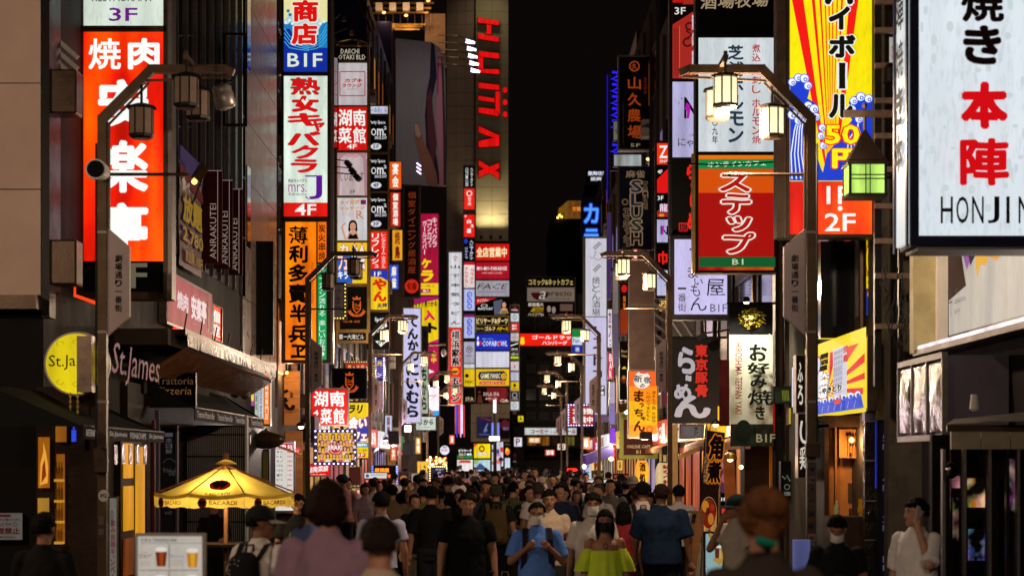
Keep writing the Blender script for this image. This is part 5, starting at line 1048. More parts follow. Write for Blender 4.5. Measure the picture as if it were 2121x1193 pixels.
part('cloth', cloth_sheet(P,1389,700,1490,877,.012), MT['cloth_black'], T, smooth=True)
S=Sign(P,.5); rm(S); S.build(T)
part('top_rail', MB().tube([(at(1385,41.6),41.6,hz(699,41.6)),(at(1520,41.6),41.6,hz(699,41.6))],.025,8), BK, T)
part('spotlight', MB().bar((at(1445,41),41,hz(702,41)),(at(1462,41),41,hz(692,41)),.12), BK, T); part('lamp_arm', MB().tube([(at(1462,41),41,hz(690,41)),(at(1515,41.4),41.4,hz(682,41.4))],.02,6), BK, T)
# okonomiyaki banner
P = FR(33.2)
T=thing('cloth_banner','long cream okonomiyaki banner with black brush kana and a pancake picture on top','banner',(at(1556,33.2),33.2,hz(925,33.2)))
part('cloth', cloth_sheet(P,1511,628,1601,692,.01), MT['cloth_black'], T, smooth=True)
part('cream_cloth', cloth_sheet(P,1511,693,1601,878,.015), surf('cream_cloth',(.78,.77,.66),.9,.1,9,0,.2), T, smooth=True)
part('dark_hem', cloth_sheet(P,1513,878,1603,924,.01), surf('dark_green_cloth',(.035,.045,.035),.9,.2,9,0,.2), T, smooth=True)
S=Sign(P,0); rr=random.Random(4)
S.e(1556,660,24,22,'#4a3408')
for i in range(150):
    a=rr.uniform(0,6.28); r=rr.uniform(0,1)**.6*25; x=1555+r*math.cos(a)*1.05; y=660+r*math.sin(a)*.85
    S.l([(x,y),(x+rr.uniform(-6,6),y+rr.uniform(-3,3))],1.1,rr.choice(['#b8b020','#8a9418','#d8d060','#d8c890','#a06010']))
S.e(1552,660,5,4,'#e8a868')
for c,a,b,x0,x1 in (('お',714,750,1548,1585),('好',752,776,1544,1590),('み',777,806,1550,1584),('焼',808,840,1544,1597),('き',842,870,1560,1580)): S.t(c,x0,a,x1,b,'#141c18',.035,brush=1)
S.t('HIROSHIMA TEPPAN YAKI',1519,712,1533,858,'#9a1818',.03,rot=-90)
S.e(1536,894,17,24,'#20281f'); S.e(1536,906,10,10,'#20281f'); S.t('B1F',1562,899,1601,916,'#c8ccb0',.05)
S.build(T)
part('top_rail', MB().tube([(at(1505,33.2),33.2,hz(628,33.2)),(at(1610,33.2),33.2,hz(628,33.2))],.02,8), BK, T)
part('spotlight', MB().lathe((at(1546,32.8),32.8,hz(622,32.8)),[(.05,-.03),(.06,.02),(.04,.06)],10), BK, T)
part('bulb', MB().ell((at(1546,32.8),32.8,hz(626,32.8)),(.045,.045,.03),8,6), emis('#ffffc0',8,0), T)
ld=bpy.data.lights.new('banner_light','SPOT'); ld.energy=170; ld.color=(1,.96,.72); ld.spot_size=math.radians(110); ld.spot_blend=.7; ld.shadow_soft_size=.05
lo=bpy.data.objects.new('banner_light',ld); C.objects.link(lo); lo.parent=T; lo.location=Vector((at(1546,32.6),32.45,hz(620,32.8)))-BASE[T]; lo.rotation_euler=(math.radians(18),0,0)
# red cloth behind
T=single('side_banner','dark red cloth banner half behind the cream okonomiyaki banner','banner',cloth_sheet(FR(34.2),1490,745,1512,882,.02,6,14),surf('red_cloth',(.2,.03,.035),.8,.3,8,0,.2),base=(at(1500,34.2),34.2,hz(882,34.2)))
# nobori flag
Pn=Plane((at(1478,29),29),1,.15)
T=thing('nobori_flag','tilted dark brown flag with glowing orange outlined characters and a bowl picture','flag',(at(1456,29),29,0))
def nb(x,y): return (x+ (1000-y)*.06, y)
def tilt(pts): return [nb(*a) for a in pts]
q=[Pn.uv(*a) for a in tilt([(1454,890),(1496,896),(1487,1068),(1452,1092)])]
part('cloth', MB().add([Pn.to3(u,v,-.006) for u,v in q]+[Pn.to3(u,v,-.012) for u,v in q],[(3,2,1,0),(4,5,6,7)]), surf('brown_flag',(.035,.014,.012),.8,.3,9,0,.2), T)
S=Sign(Pn,.55)
S.t('角',1467,900,1499,952,'#180806',.05,shear=.12,ol=('#e8800c',.07)); S.t('煮',1462,954,1494,1000,'#180806',.05,shear=.12,ol=('#e8800c',.07)); S.vt('毎日店仕込み',1461,938,1466,1000,'#b89060',.01); S.vt('とろとろ角煮',1455,944,1460,1000,'#b89060',.01)
S.e(1466,1062,17,34,'#c8a070',1.5); S.e(1465,1062,15,31,'#8a1c08'); S.e(1459,1048,7,12,'#e0901c'); S.e(1470,1074,6,12,'#d88a2c'); S.e(1464,1058,4,8,'#601008'); S.e(1473,1050,5,7,'#b03010')
S.build(T)
part('pole', MB().tube([(at(1451,29),29,0.1),(at(1463,29),29,hz(885,29))],.014,6), MT['steel'], T)
# lanterns
def paper_lantern(label, x, y0, y1, rx, Z, col, text, tcol, lit=1.2, tx=None):
    T=thing('paper_lantern', label, 'lantern', (at(x,Z),Z,hz(y1,Z)))
    zt,zb=hz(y0,Z),hz(y1,Z); h=zt-zb; R=rx*Z/F; prof=[]
    n=22
    for i in range(n+1):
        t=i/n; r=R*(1-(abs(2*t-1))**3.2*.42); r*=1+(.012 if i%2 else 0); prof.append((r,zb+h*t))
    part('paper_shade', MB().lathe((at(x,Z),Z,0),prof,28), emis(col,lit,.35), T, smooth=True)
    part('rim', MB().lathe((at(x,Z),Z,0),[(R*.5,zb-.03),(R*.52,zb+.01)],16), BK, T); part('rim', MB().lathe((at(x,Z),Z,0),[(R*.52,zt-.01),(R*.5,zt+.03)],16), BK, T)
    # characters wrap round the shade
    ch=len(text); 
    for i,c in enumerate(text):
        b_=h*.86/ch; v1=zt-h*.07-i*b_; v0=v1-b_*.86; vs,fs=fit(c,-R*.5,R*.5,v0,v1,.05,brush=.6)
        def wrap(u,v,kk=0):
            t=(v-zb)/h; r=R*(1-(abs(2*t-1))**3.2*.42)*1.02+kk*.0004; a=u/r
            return (at(x,Z)+r*math.sin(a+(tx or 0)), Z-r*math.cos(a+(tx or 0)), v)
        part('lettering', MB().add([wrap(u,v,_k) for u,v,_k in vs],fs), ink(tcol), T)
    return T
paper_lantern('big orange lit paper lantern with black brush characters under the green framed sign',1330,953,1006,14,56,'#ff9a20','酒処','#100804')
paper_lantern('big cream paper lantern with red characters beside the orange one',1376,958,1018,19,52,'#e8c890','鍋なべ餃子','#c81408',lit=.8,tx=.25)
paper_lantern('plump cream paper lantern behind the right hand lamp post',1235,952,985,12,72,'#f0c880','飲','#a04010',lit=.9)
for i,(x,y) in enumerate(((1169,942),(1187,940))): pass
sign('stand_sign','white round topped sign with blue kana behind the right lamp post', FR(76), 1203, 940, 1228, 1000, [(1204,941,1227,999,'#b8c8dc',D(lit=.9,draw=lambda S:S.vt('サント本',1209,948,1221,995,'#1828a0',.04,brush=.8)))], fm=STL, fw=.8)
sign('led_sign','small glowing red bead lettered sign low over the crowd at right', FR(84), 1171, 966, 1200, 979, [(1172,967,1199,978,'#200404',D(lit=0,draw=lambda S:S.t('居酒屋▶',1174,969,1197,976,'#ff3018',.06,lit=1.8)))], fm=BK, fw=.6)
# posters right of the crowd
for lb,x0,x1,y0,y1,Z,col,fmm,dr_ in (
 ('black framed price poster with a large red 99 yen',1214,1262,992,1040,60,'#d0d4d4',BK,lambda S:(S.t('99',1226,996,1252,1011,'#d01818',.06),S.t('円',1250,1006,1258,1013,'#b01818',.03),S.p([(1240,1018),(1252,1016),(1248,1026),(1238,1028)],'#f0d818'),S.t('ビール',1242,1018,1257,1025,'#4038a0',.04),S.t('サワー',1242,1029,1257,1035,'#c030a0',.04))),
 ('food photo poster in a black frame leaning by the price poster',1261,1286,998,1042,58,'#402820',BK,lambda S:[S.e(1266+(i%4)*5,1004+(i//4)*7,3,3,['#c02818','#e0c8a0','#50802c','#d87830'][(i*7)%4]) for i in range(20)]),
 ('white lit price poster reading 50 with a red mark',1284,1306,993,1038,60,'#d4d4e0',STL,lambda S:(S.t('50',1288,1016,1300,1026,'#d01818',.05),S.r(1291,1003,1297,1009,'#d03018'),S.r(1287,1031,1302,1037,'#303050'))),
 ('dark red food strip poster above the price posters',1270,1303,980,992,62,'#3a0c10',BK,lambda S:[S.e(1275+i*6,986,2.5,3,'#a03028') for i in range(5)]),
 ('olive chalk sign with a round drawing in front of the cream lantern',1225,1250,974,990,64,'#3a3418',MT['darkwood'],lambda S:(S.e(1232,983,4,4,'#a0905a',1),S.t('大衆酒場',1238,980,1248,984,'#a0905a',.02))),
 ('small white menu poster beyond the waitress',1185,1194,980,992,80,'#c8c0b0',BK,lambda S:S.e(1189,985,3,2,'#806030')),
 ('pale menu board behind the waitress',1184,1212,994,1020,66,'#c8c4b0',STL,lambda S:[S.l([(1187,998+i*4),(1209,998+i*4)],1.2,['#806850','#b04838'][i%2]) for i in range(5)])):
    sign('poster', lb, FR(Z), x0,y0,x1,y1,[(x0+1.4,y0+1.4,x1-1.4,y1-1.4,col,D(lit=.9,draw=dr_))],fm=fmm,fw=1.4,depth=.05,cat='poster')
# --- right wall
P=RW(4.5)
def yb(S):
    S.r(1668,690,1796,860,'#f0d408')
    cx,cy=1722,800
    for k in range(15):
        a=math.radians(k*24+5); b=math.radians(k*24+15); r=150
        pts=[(cx,cy),(cx+r*math.cos(a),cy-r*math.sin(a)),(cx+r*math.cos(b),cy-r*math.sin(b))]
        def clip(p):
            t=1
            for lo_,hi_,c0,c1 in ((1671,1794,cx,p[0]),(718,850,cy,p[1])):
                if c1>hi_: t=min(t,(hi_-c0)/(c1-c0))
                if c1<lo_: t=min(t,(lo_-c0)/(c1-c0))
            return (cx+(p[0]-cx)*t, cy+(p[1]-cy)*t)
        S.p([pts[0],clip(pts[1]),clip(pts[2])],'#e01810')
    for i in range(9): S.p([(1669+i*14,853),(1671+i*14,828),(1680+i*14,815),(1686+i*14,826),(1691+i*14,853)],'#1848c8'); S.e(1680+i*14,824,5,6,'#e8f0f8'); S.e(1681+i*14,826,3,4,'#1848c8'); S.l([(1674+i*14,850),(1677+i*14,836)],1.5,'#e8f0f8')
    S.e(1708,768,16,46,'#e8e8ec'); S.e(1700,800,8,14,'#e8e8ec'); S.e(1704,785,6,10,'#d02020',2); S.e(1708,760,7,9,'#d02020'); S.e(1708,760,5,7,'#f0e8e8'); S.vt('居酒屋',1718,720,1738,760,'#181818',.07); S.vt('大衆酒場',1722,764,1744,822,'#f0f0f0',.06,ol=('#182870',.06)); S.l([(1750,725),(1748,800),(1752,828)],5,'#e8d8c0')
    S.r(1757,722,1784,822,'#c8c8dc'); 
    for i in range(4): S.vt('串焼鳥盛刺身鍋酒',1759+i*6.4,726,1763+i*6.4,818,'#303048',.0)
    S.r(1671,735,1678,830,'#c8c8dc'); S.vt('焼鳥',1785,724,1795,760,'#c01010',.05); S.t('名物',1690,716,1712,730,'#1838a0',.06); S.e(1776,836,7,6,'#e03020'); S.t('やきとり',1746,802,1786,815,'#101010',.06,ol=('#f8f0e0',.06))
T=sign('wall_sign','red and yellow ray wall sign with blue waves and paper strips on the right wall', P, 1668, 706, 1797, 853, [], fm=MT['steel'], fw=2, depth=.15)
for c in list(T.children): bpy.data.objects.remove(c)
u0,u1=P.uv(1668,780)[0],P.uv(1796,780)[0]; v0,v1=P.uv(1796,845)[1],P.uv(1796,699)[1]
part('cabinet', MB().box(4.5,4.62,-u1-.03,-u0+.03,v0-.03,v1+.03), MT['brown_metal'], T)
fa=MB().add([P.to3(u0,v0,.002),P.to3(u1,v0,.002),P.to3(u1,v1,.002),P.to3(u0,v1,.002)],[(0,1,2,3)]); fp=part('sign_panel', fa, emis('#f0d408',1.0,.1), T)
class PW(Plane):
    pass
class Flat(Plane):
    """wall plane whose picture coordinates are an even stretch of a reference rectangle"""
    def __init__(s, base, ref, U, V): s.__dict__.update(base.__dict__); s.ref=ref; s.U=U; s.V=V
    def uv(s,px,py):
        x0,y0,x1,y1=s.ref; return s.U[0]+(s.U[1]-s.U[0])*(px-x0)/(x1-x0), s.V[1]-(s.V[1]-s.V[0])*(py-y0)/(y1-y0)
S=Sign(Flat(P,(1668,712,1797,853),(u0,u1),(v0,v1)),1.0); yb(S); S.build(fp)
# white billboard
P=RW(4.9); u0,u1=P.uv(1966,690)[0],P.uv(2180,640)[0]; v1=P.uv(1966,470)[1]+.4; v0=P.uv(2121,652)[1]
FB=Flat(P,(0,0,100,100),(u0,u1),(v0,v1))
T=thing('billboard','white billboard with manga like dark and golden artwork along the right wall','billboard',(4.9,20,v0))
part('cabinet', MB().box(4.9,4.94,-u1,-u0,v0-.03,v1), MT['steel'], T)
fp=part('sign_panel', MB().add([P.to3(u0,v0,.004),P.to3(u1,v0,.004),P.to3(u1,v1,.004),P.to3(u0,v1,.004)],[(0,1,2,3)]), emis('#cfc8bc',.8,.2), T)
S=Sign(FB,.8); S.p([(0,0),(12,0),(13,40),(18,62),(20,70),(0,76)],'#4a2e2a',.4); S.p([(13,0),(27,0),(24,56),(21,60),(17,50)],'#a060a8'); S.p([(20,0),(31,0),(31,52),(25,58),(21,44)],'#281c30'); S.p([(32,0),(42,0),(45,56),(41,62),(36,60),(32,68),(30,50)],'#e8b040'); S.p([(45,0),(56,0),(58,56),(53,62),(46,58)],'#e89c18'); S.p([(60,0),(66,0),(64,50),(60,46)],'#281c30'); S.p([(68,0),(100,0),(100,40),(88,48),(76,52),(71,34)],'#3a2a24')
for k in range(4): S.l([(78+k*4,30),(83+k*4,44)],3,'#8a7868')
S.t('NEW',9,70,13,73,'#555',0); S.t('GENERATION',9,77,21,80,'#555',0); S.t('GROUP',9,84,15,87,'#555',0); S.l([(5,68),(5,88)],.8,'#555'); S.l([(3,78),(7,78)],1,'#555')
S.build(fp)
part('light_tube', MB().tube([(4.9-.25,-u0+.5,v0-.11),(4.9-.25,17.3,v0-.11)],.022,8), emis('#e8e0e8',1.6,.4), T)
part('tray', MB().box(4.6,4.92,17.3,-u0+.5,v0-.2,v0-.14), MT['brown_metal'], T)
part('end_pillar', MB().box(at(1888,22.4),at(1937,22.4),22.3,22.5,hz(732,22.4),hz(500,22.4)), surf('olive_cream',(.42,.36,.2),.5,.25,3), T); part('end_pillar', MB().box(at(1938,22.3),at(1962,22.3),22.2,22.4,hz(724,22.3),hz(500,22.3)), MT['white_paint'], T)
# mirror box
T=thing('mirror_box','polished steel wall box of three rippled mirror panels reflecting the lights','display box',(4.3,20.5,hz(930,20)))
X=4.3; ya=X*F/(1957-CX); yb_=X*F/(1864-CX); zb=hz(930,ya)*1; zt=CH-(735-HY)*ya/F; zb=CH-(905-HY)*ya/F
part('cabinet', MB().box(X+.03,4.93,ya+.02,yb_,zb,zt), surf('lilac_grey_metal',(.16,.14,.2),.45,.15,2,.3,.05), T)
for i in range(3):
    a=ya+(yb_-ya)*i/3+.02; b=ya+(yb_-ya)*(i+1)/3-.02; mb=MB(); n=12; m=26; vs=[]
    for j in range(m+1):
        for k in range(n+1):
            y=a+(b-a)*k/n; z=zb+.06+(zt-zb-.12)*j/m; vs.append((X-.012-.02*math.sin(k/n*math.pi)*math.sin(j/m*math.pi)-.010*mnoise.noise(Vector((y*4,z*5,i*3))),y,z))
    mb.add(vs,[(j*(n+1)+k,(j+1)*(n+1)+k,(j+1)*(n+1)+k+1,j*(n+1)+k+1) for j in range(m) for k in range(n)])
    part('mirror_panel', mb, surf('dark_mirror',(.085,.075,.075),.14,.2,5,1.0,.5,fine=8), T, smooth=True)
for z in (zb,zt): part('trim', MB().box(X-.03,X+.03,ya,yb_,z-.03,z+.03), MT['steel'], T)
for i in range(4): y=ya+(yb_-ya)*i/3; part('trim', MB().box(X-.03,X+.03,y-.015,y+.015,zb+.03,zt-.03), MT['steel'], T)
def reflection_paint(col, s):  # emission colours painted as blurred sign reflections in the shop glass
    m=bpy.data.materials.new('painted_reflections'); m.use_nodes=True; nt=m.node_tree; N=nt.nodes; L=nt.links; c=lin(col)
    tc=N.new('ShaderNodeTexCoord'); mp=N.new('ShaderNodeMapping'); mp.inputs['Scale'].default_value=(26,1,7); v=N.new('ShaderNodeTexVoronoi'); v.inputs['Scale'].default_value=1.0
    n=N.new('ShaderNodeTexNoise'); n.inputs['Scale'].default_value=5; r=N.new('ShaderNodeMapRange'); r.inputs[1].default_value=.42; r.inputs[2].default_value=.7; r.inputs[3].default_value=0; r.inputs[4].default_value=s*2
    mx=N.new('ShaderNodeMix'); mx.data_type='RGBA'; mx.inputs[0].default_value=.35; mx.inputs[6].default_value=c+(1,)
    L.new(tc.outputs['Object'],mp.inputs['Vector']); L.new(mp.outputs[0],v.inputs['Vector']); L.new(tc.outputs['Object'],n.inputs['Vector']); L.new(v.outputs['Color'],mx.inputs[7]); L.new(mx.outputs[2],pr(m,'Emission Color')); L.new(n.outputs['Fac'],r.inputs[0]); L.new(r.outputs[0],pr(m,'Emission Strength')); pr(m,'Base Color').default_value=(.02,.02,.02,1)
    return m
# storefront with metal hood
T=thing('corner_shop','dark glass shop front with a metal hood at the lower right','shop front',(4.7,18,0))
x0=at(1960,17.9)
part('hood_top', MB().add([(x0,17.9,hz(878,17.9)),(5.2,17.2,hz(868,17.9)),(5.2,18.6,hz(842,17.9)),(at(1975,18.6),18.6,hz(868,18.6))],[(0,1,2,3)]), MT['steel'], T)
part('hood_band', MB().box(x0,5.2,17.86,17.9,hz(893,17.9),hz(880,17.9)), MT['brown_metal'], T)
for i in range(5):
    a=x0+.04+i*.27; part('fascia_panel', MB().box(a,a+.262,17.88,17.92,hz(930,17.9),hz(894,17.9)), surf('dim_panel',(.33,.29,.22),.4,.3,2,.2,.05), T)
for i,(a,b) in enumerate(((1968,1990),(2000,2042),(2086,2110),(2114,2150))):
    part('glass_pane', MB().box(at(a,18),at(b,18),17.98,18.0,.4,hz(932,18)), MT['clear'], T)
for a in (1950,1993,2045,2082,2104): part('mullion', MB().box(at(a,17.95),at(a+6,17.95),17.9,17.98,0,hz(930,18)), MT['steel'] if a!=2082 else BK, T)
part('painted_reflection', MB().box(at(2004,18.4),at(2040,18.4),18.4,18.42,hz(1050,18.4),hz(990,18.4)), reflection_paint('#e8a820',.6), T)  # glowing panels stand in for reflections on the panes
part('painted_reflection', MB().box(at(2006,18.4),at(2040,18.4),18.4,18.42,hz(1160,18.4),hz(1095,18.4)), reflection_paint('#2050c0',.5), T)
part('painted_reflection', MB().box(at(1972,18.4),at(1988,18.4),18.4,18.42,hz(1010,18.4),hz(985,18.4)), reflection_paint('#c85028',.5), T)
part('painted_reflection', MB().box(at(1974,18.4),at(1985,18.4),18.4,18.42,hz(1120,18.4),hz(1030,18.4)), reflection_paint('#b08060',.35), T)
part('painted_reflection', MB().box(at(2088,18.4),at(2108,18.4),18.4,18.42,hz(1060,18.4),hz(950,18.4)), reflection_paint('#a05878',.4), T)
part('interior_wall', MB().box(x0,5.4,18.5,18.6,0,hz(900,18.5)), MT['dark_wall'], T)
part('convex_mirror', MB().ell((at(1970,17.7),17.7,hz(974,17.7)),(.065,.03,.075),14,10), MT['chrome'], T, smooth=True)
part('wall_lamp', MB().lathe((at(2018,17.9),17.9,hz(835,17.9)),[(.02,-.07),(.045,-.05),(.03,.08)],10), MT['white_paint'], T)
# teppan doorway
T=thing('shop_doorway','amber lit doorway with a teppan noren under the ray wall sign','doorway',(4.6,27,0))
zf=27.2; xa,xb=at(1702,zf),at(1792,zf)
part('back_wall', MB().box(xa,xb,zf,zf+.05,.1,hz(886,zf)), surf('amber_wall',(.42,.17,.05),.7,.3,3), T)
part('shelf', MB().box(at(1740,zf),xb,zf-.3,zf-.02,hz(1100,zf),hz(1092,zf)), MT['wood'], T)
part('door_frame', MB().box(xa-.06,xa,zf-.6,zf+.05,.1,hz(880,zf)), MT['darkwood'], T); part('lintel', MB().box(xa-.06,xb+.05,zf-.6,zf,hz(886,zf),hz(862,zf)), MT['darkwood'], T)
part('door_post', MB().box(at(1722,zf),at(1726,zf),zf-.3,zf-.2,.1,hz(886,zf)), MT['wood'], T)
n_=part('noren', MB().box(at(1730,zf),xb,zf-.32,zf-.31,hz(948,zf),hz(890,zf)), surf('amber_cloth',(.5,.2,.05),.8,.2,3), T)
S=Sign(FR(zf-.335),0); S.t('TEPPAN',1752,895,1790,945,'#2a1004',.03); S.build(n_)
for (a,b,c,d) in ((1756,1000,1766,1040),(1770,1000,1788,1048),(1758,1052,1768,1080),(1771,1054,1786,1085)): part('wall_notice', MB().box(at(a,zf),at(c,zf),zf-.02,zf-.01,hz(d,zf),hz(b,zf)), MT['brown_wall'], T)
part('yellow_stand', MB().box(at(1780,26.4),at(1788,26.4),26.4,26.5,.1,hz(1033,26.4)).box(at(1776,26.4),at(1788,26.4),26.38,26.4,hz(1060,26.4),hz(1050,26.4)), surf('yellow_paint','#c8901c',.5,.2,4), T)
part('bulb', MB().ell((at(1764,26.6),26.6,hz(911,26.6)),(.035,.035,.035),8,6), emis('#ffc860',6,0), T)
ld=bpy.data.lights.new('doorway_light','POINT'); ld.energy=26; ld.color=(1,.55,.2); ld.shadow_soft_size=.06
lo=bpy.data.objects.new('doorway_light',ld); C.objects.link(lo); lo.parent=T; lo.location=Vector((at(1764,26.6),26.45,hz(918,26.6)))-BASE[T]
bt=thing('plastic_bottle','clear green tea bottle standing on the doorway counter','bottle',(at(1733,25.9),25.9,hz(1068,25.9)))
part('bottle_body', MB().lathe((at(1733,25.9),25.9,hz(1068,25.9)),[(.035,0),(.037,.02),(.037,.12),(.02,.16),(.014,.18)],12), surf('bottle_green',(.4,.42,.25),.2,.1,5), bt, smooth=True); part('cap', MB().lathe((at(1733,25.9),25.9,hz(1068,25.9)+.18),[(.015,0),(.015,.02)],10), MT['white_paint'], bt)
single('counter','dark counter ledge holding the tea bottle in the doorway','counter',MB().box(at(1715,25.9),at(1790,25.9),25.7,26.2,.1,hz(1068.5,25.9)),MT['darkwood'],base=(at(1750,25.9),26,.1))
# lit pillar and floor directory
T=thing('mirror_pillar','slim chrome pillar with a blue glow edge beside the doorway','pillar',(at(1800,25),25,0))
part('pillar_face', MB().box(at(1790,25),at(1811,25),24.95,25.1,.1,hz(873,25)), MT['chrome'], T)
part('pillar_head', MB().box(at(1789,25),at(1812,25),24.93,25.12,hz(872,25),hz(846,25)), surf('lilac_metal','#8a80a8',.3,.1,3,.6), T)
for y in (953,1036,1117): part('joint_trim', MB().box(at(1789,25),at(1812,25),24.92,24.96,hz(y+2,25),hz(y-1,25)), MT['steel'], T)
part('glow_strip', MB().box(at(1811,25),at(1816,25),24.96,25.05,hz(1010,25),hz(873,25)), emis('#2838d0',.7,.6), T)
P=FR(24.9)
def fl(S):
    for t,y in (('5F',905),('4F',990),('3F',1073),('B1',1155)):
        S.t(t[0],1828,y-4,1836,y+9,'#707088',.02); S.t(t[1],1828,y+14,1835,y+26,'#707088',.02)
sign('floor_directory','dark navy floor directory listing 5F 4F 3F B1', P, 1817, 870, 1842, 1250, [(1819,872,1840,1248,'#0c0c24',D(lit=0,draw=lambda S:(setattr(S,'lit',.35),fl(S))))], fm=BK, fw=1.5, depth=.1)
for lb,y0,y1,col,ch,tc in (('dim olive tenant panel with a black fish character',877,952,'#4a4420','魚が','#0c0a06'),('black tenant panel with a faint red ring',956,1038,'#0a0808','','#000'),('grey tenant panel with a black east character',1042,1120,'#6a6058','東','#0c0a0a')):
    sign('tenant_sign', lb, FR(24.8), 1843, y0, 1906, y1, [(1844,y0+1,1905,y1-1,col,D(lit=.35 if ch else 0,draw=(lambda S,ch=ch,tc=tc,y0=y0:(S.vt(ch,1850,y0+18,1878,y0+18+28*len(ch),tc,.06,brush=.5)) if len(ch)==1 else ([S.t(c,1848+i*34,y0+22,1878+i*34,y0+60,tc,.06) for i,c in enumerate(ch)] if ch else S.e(1864,y0+38,12,12,'#5a1018',2.5,lit=.5)))))], fm=BK, fw=1, depth=.08)
# black/gold vertical shop signs by the post
for lb,x0,x1,y0,y1,txt in (('tall black sign board with slanted white brush kana near the right post, upper one',1648,1668,735,855,'ふろ'),('tall black sign board with white brush kana near the right post, lower one',1652,1684,856,990,'し鶏')):
    sign('vertical_sign', lb, FR(27.5), x0,y0,x1,y1,[(x0+1,y0+1,x1-1,y1-1,'#140c08',D(lit=0,draw=(lambda S,x0=x0,x1=x1,y0=y0,y1=y1,txt=txt:S.vt(txt,x0+4,y0+12,x1-5,y1-14,'#d8d0c0',.03,brush=1.2,lit=.8))))], fm=MT['bronze'], fw=1.2)
single('corrugated_panel','black wall panel covered with stickers and scrawls between the cream banner and the right post','wall panel',MB().box(at(1602,34.5),at(1650,34.5),34.5,34.7,.1,hz(560,34.5)),MT['dark_wall'],base=(at(1625,34.5),34.5,.1))
single('wall_column','dark column wrapped in brown sheet under the cream banner','column',MB().box(at(1542,35),at(1604,35),35,35.6,.1,hz(905,35)),MT['brown_wall'],base=(at(1573,35),35,.1))
single('wall_column','dark column behind the orange red kana sign','column',MB().box(at(1606,34),at(1636,34),34,34.4,.1,hz(300,34)),MT['black_metal'],base=(at(1620,34),34,.1))
sign('small_sign','tiny green yellow graffiti sign box on the dark column', FR(33), 1601, 800, 1642, 836, [(1603,802,1640,834,'#1c2410',D(lit=.5,draw=lambda S:[S.l([(1620+i*3,808),(1622+i*3,830)],1.5,'#8a9430') for i in range(5)]))], fm=BK, fw=1.5)
sign('small_sign','small yellow lit box on the dark column', FR(33), 1632, 843, 1646, 880, [(1633,845,1645,878,'#c0a820',D(lit=.8))], fm=BK, fw=1)
sign('small_sign','little green blurred sign low on the dark wall right of the crowd',FR(33), 1617,955,1642,1035,[(1618,957,1641,1033,'#0e140c',D(lit=0,draw=lambda S:(S.l([(1620,985),(1626,992),(1630,984),(1636,996),(1640,990)],1.5,'#a8b0a0',lit=.4),S.e(1630,1008,6,6,'#8a9088',1.5,lit=.4),S.r(1624,1018,1637,1026,'#808878',.4))))],fm=BK,fw=1)
# 150 yen side poster above
P=FR(26)
sign('side_sign','tall yellow and blue 150 yen poster under the highball sign', P, 1778, 494, 1810, 655, [(1780,497,1808,652,'#e8c808',D(lit=.75,draw=lambda S:(S.p([(1780,560),(1788,540),(1796,575),(1808,560),(1808,652),(1780,652)],'#2038a0'),S.t('50',1784,510,1804,565,'#f8e008',.08,ol=('#c01008',.06)),S.t('円',1787,572,1803,615,'#f8e008',.08,ol=('#c01008',.06)),S.e(1786,640,5,8,'#e0e8f0',2),S.e(1803,600,4,6,'#e0e8f0',1.5))))], fm=BK, fw=1.2)
single('window_bay','dark glazed window bay under the highball sign','window bay',MB().box(at(1700,27),at(1776,27),27,27.3,hz(700,27),hz(500,27)),MT['glass'],base=(at(1740,27),27,hz(700,27)))
T=thing('cable_bundle','tangle of black cables hanging along the concrete wall at right','cables',(at(1850,23.5),23.5,hz(700,23.5)))
for i in range(14):
    x=rb.uniform(1826,1884); y=rb.uniform(540,660); pts=[(at(x+rb.uniform(-14,14)*k/5,23.4),23.4+rb.uniform(-.05,.05),hz(y+k*16+rb.uniform(-6,6),23.4)) for k in range(6)]
    part('cable', MB().tube(pts,.008,5), MT['cable'], T)
# ------------------------------------------------------------------ lower left shops
PL = LW(-5.1)
# wall billboard with grilled meat name
u0,u1=PL.uv(330,620)[0],PL.uv(424,640)[0]; v1=PL.uv(330,563)[1]; v0=PL.uv(330,665)[1]
T=thing('wall_sign','faded pinkish red wall sign with white grilled meat characters in a steel frame','sign',(-5.1,(u0+u1)/2,v0))
part('cabinet', MB().box(-5.1,-4.98,u0-.05,u1+.05,v0-.04,v1+.04), STL, T)
fp=part('sign_panel', MB().add([(-4.975,u0,v0),(-4.975,u1,v0),(-4.975,u1,v1),(-4.975,u0,v1)],[(0,1,2,3)]), emis('#a8444c',.8,.3), T)
S=Sign(Flat(LW(-4.975),(0,0,100,100),(u0,u1),(v0,v1)),.9); S.t('焼肉',18,26,42,66,'#e0c8c8',.05); S.t('安楽亭',48,20,84,74,'#e8d4d4',.05); S.t('since 1978',50,80,74,84,'#c08080'); S.build(fp)
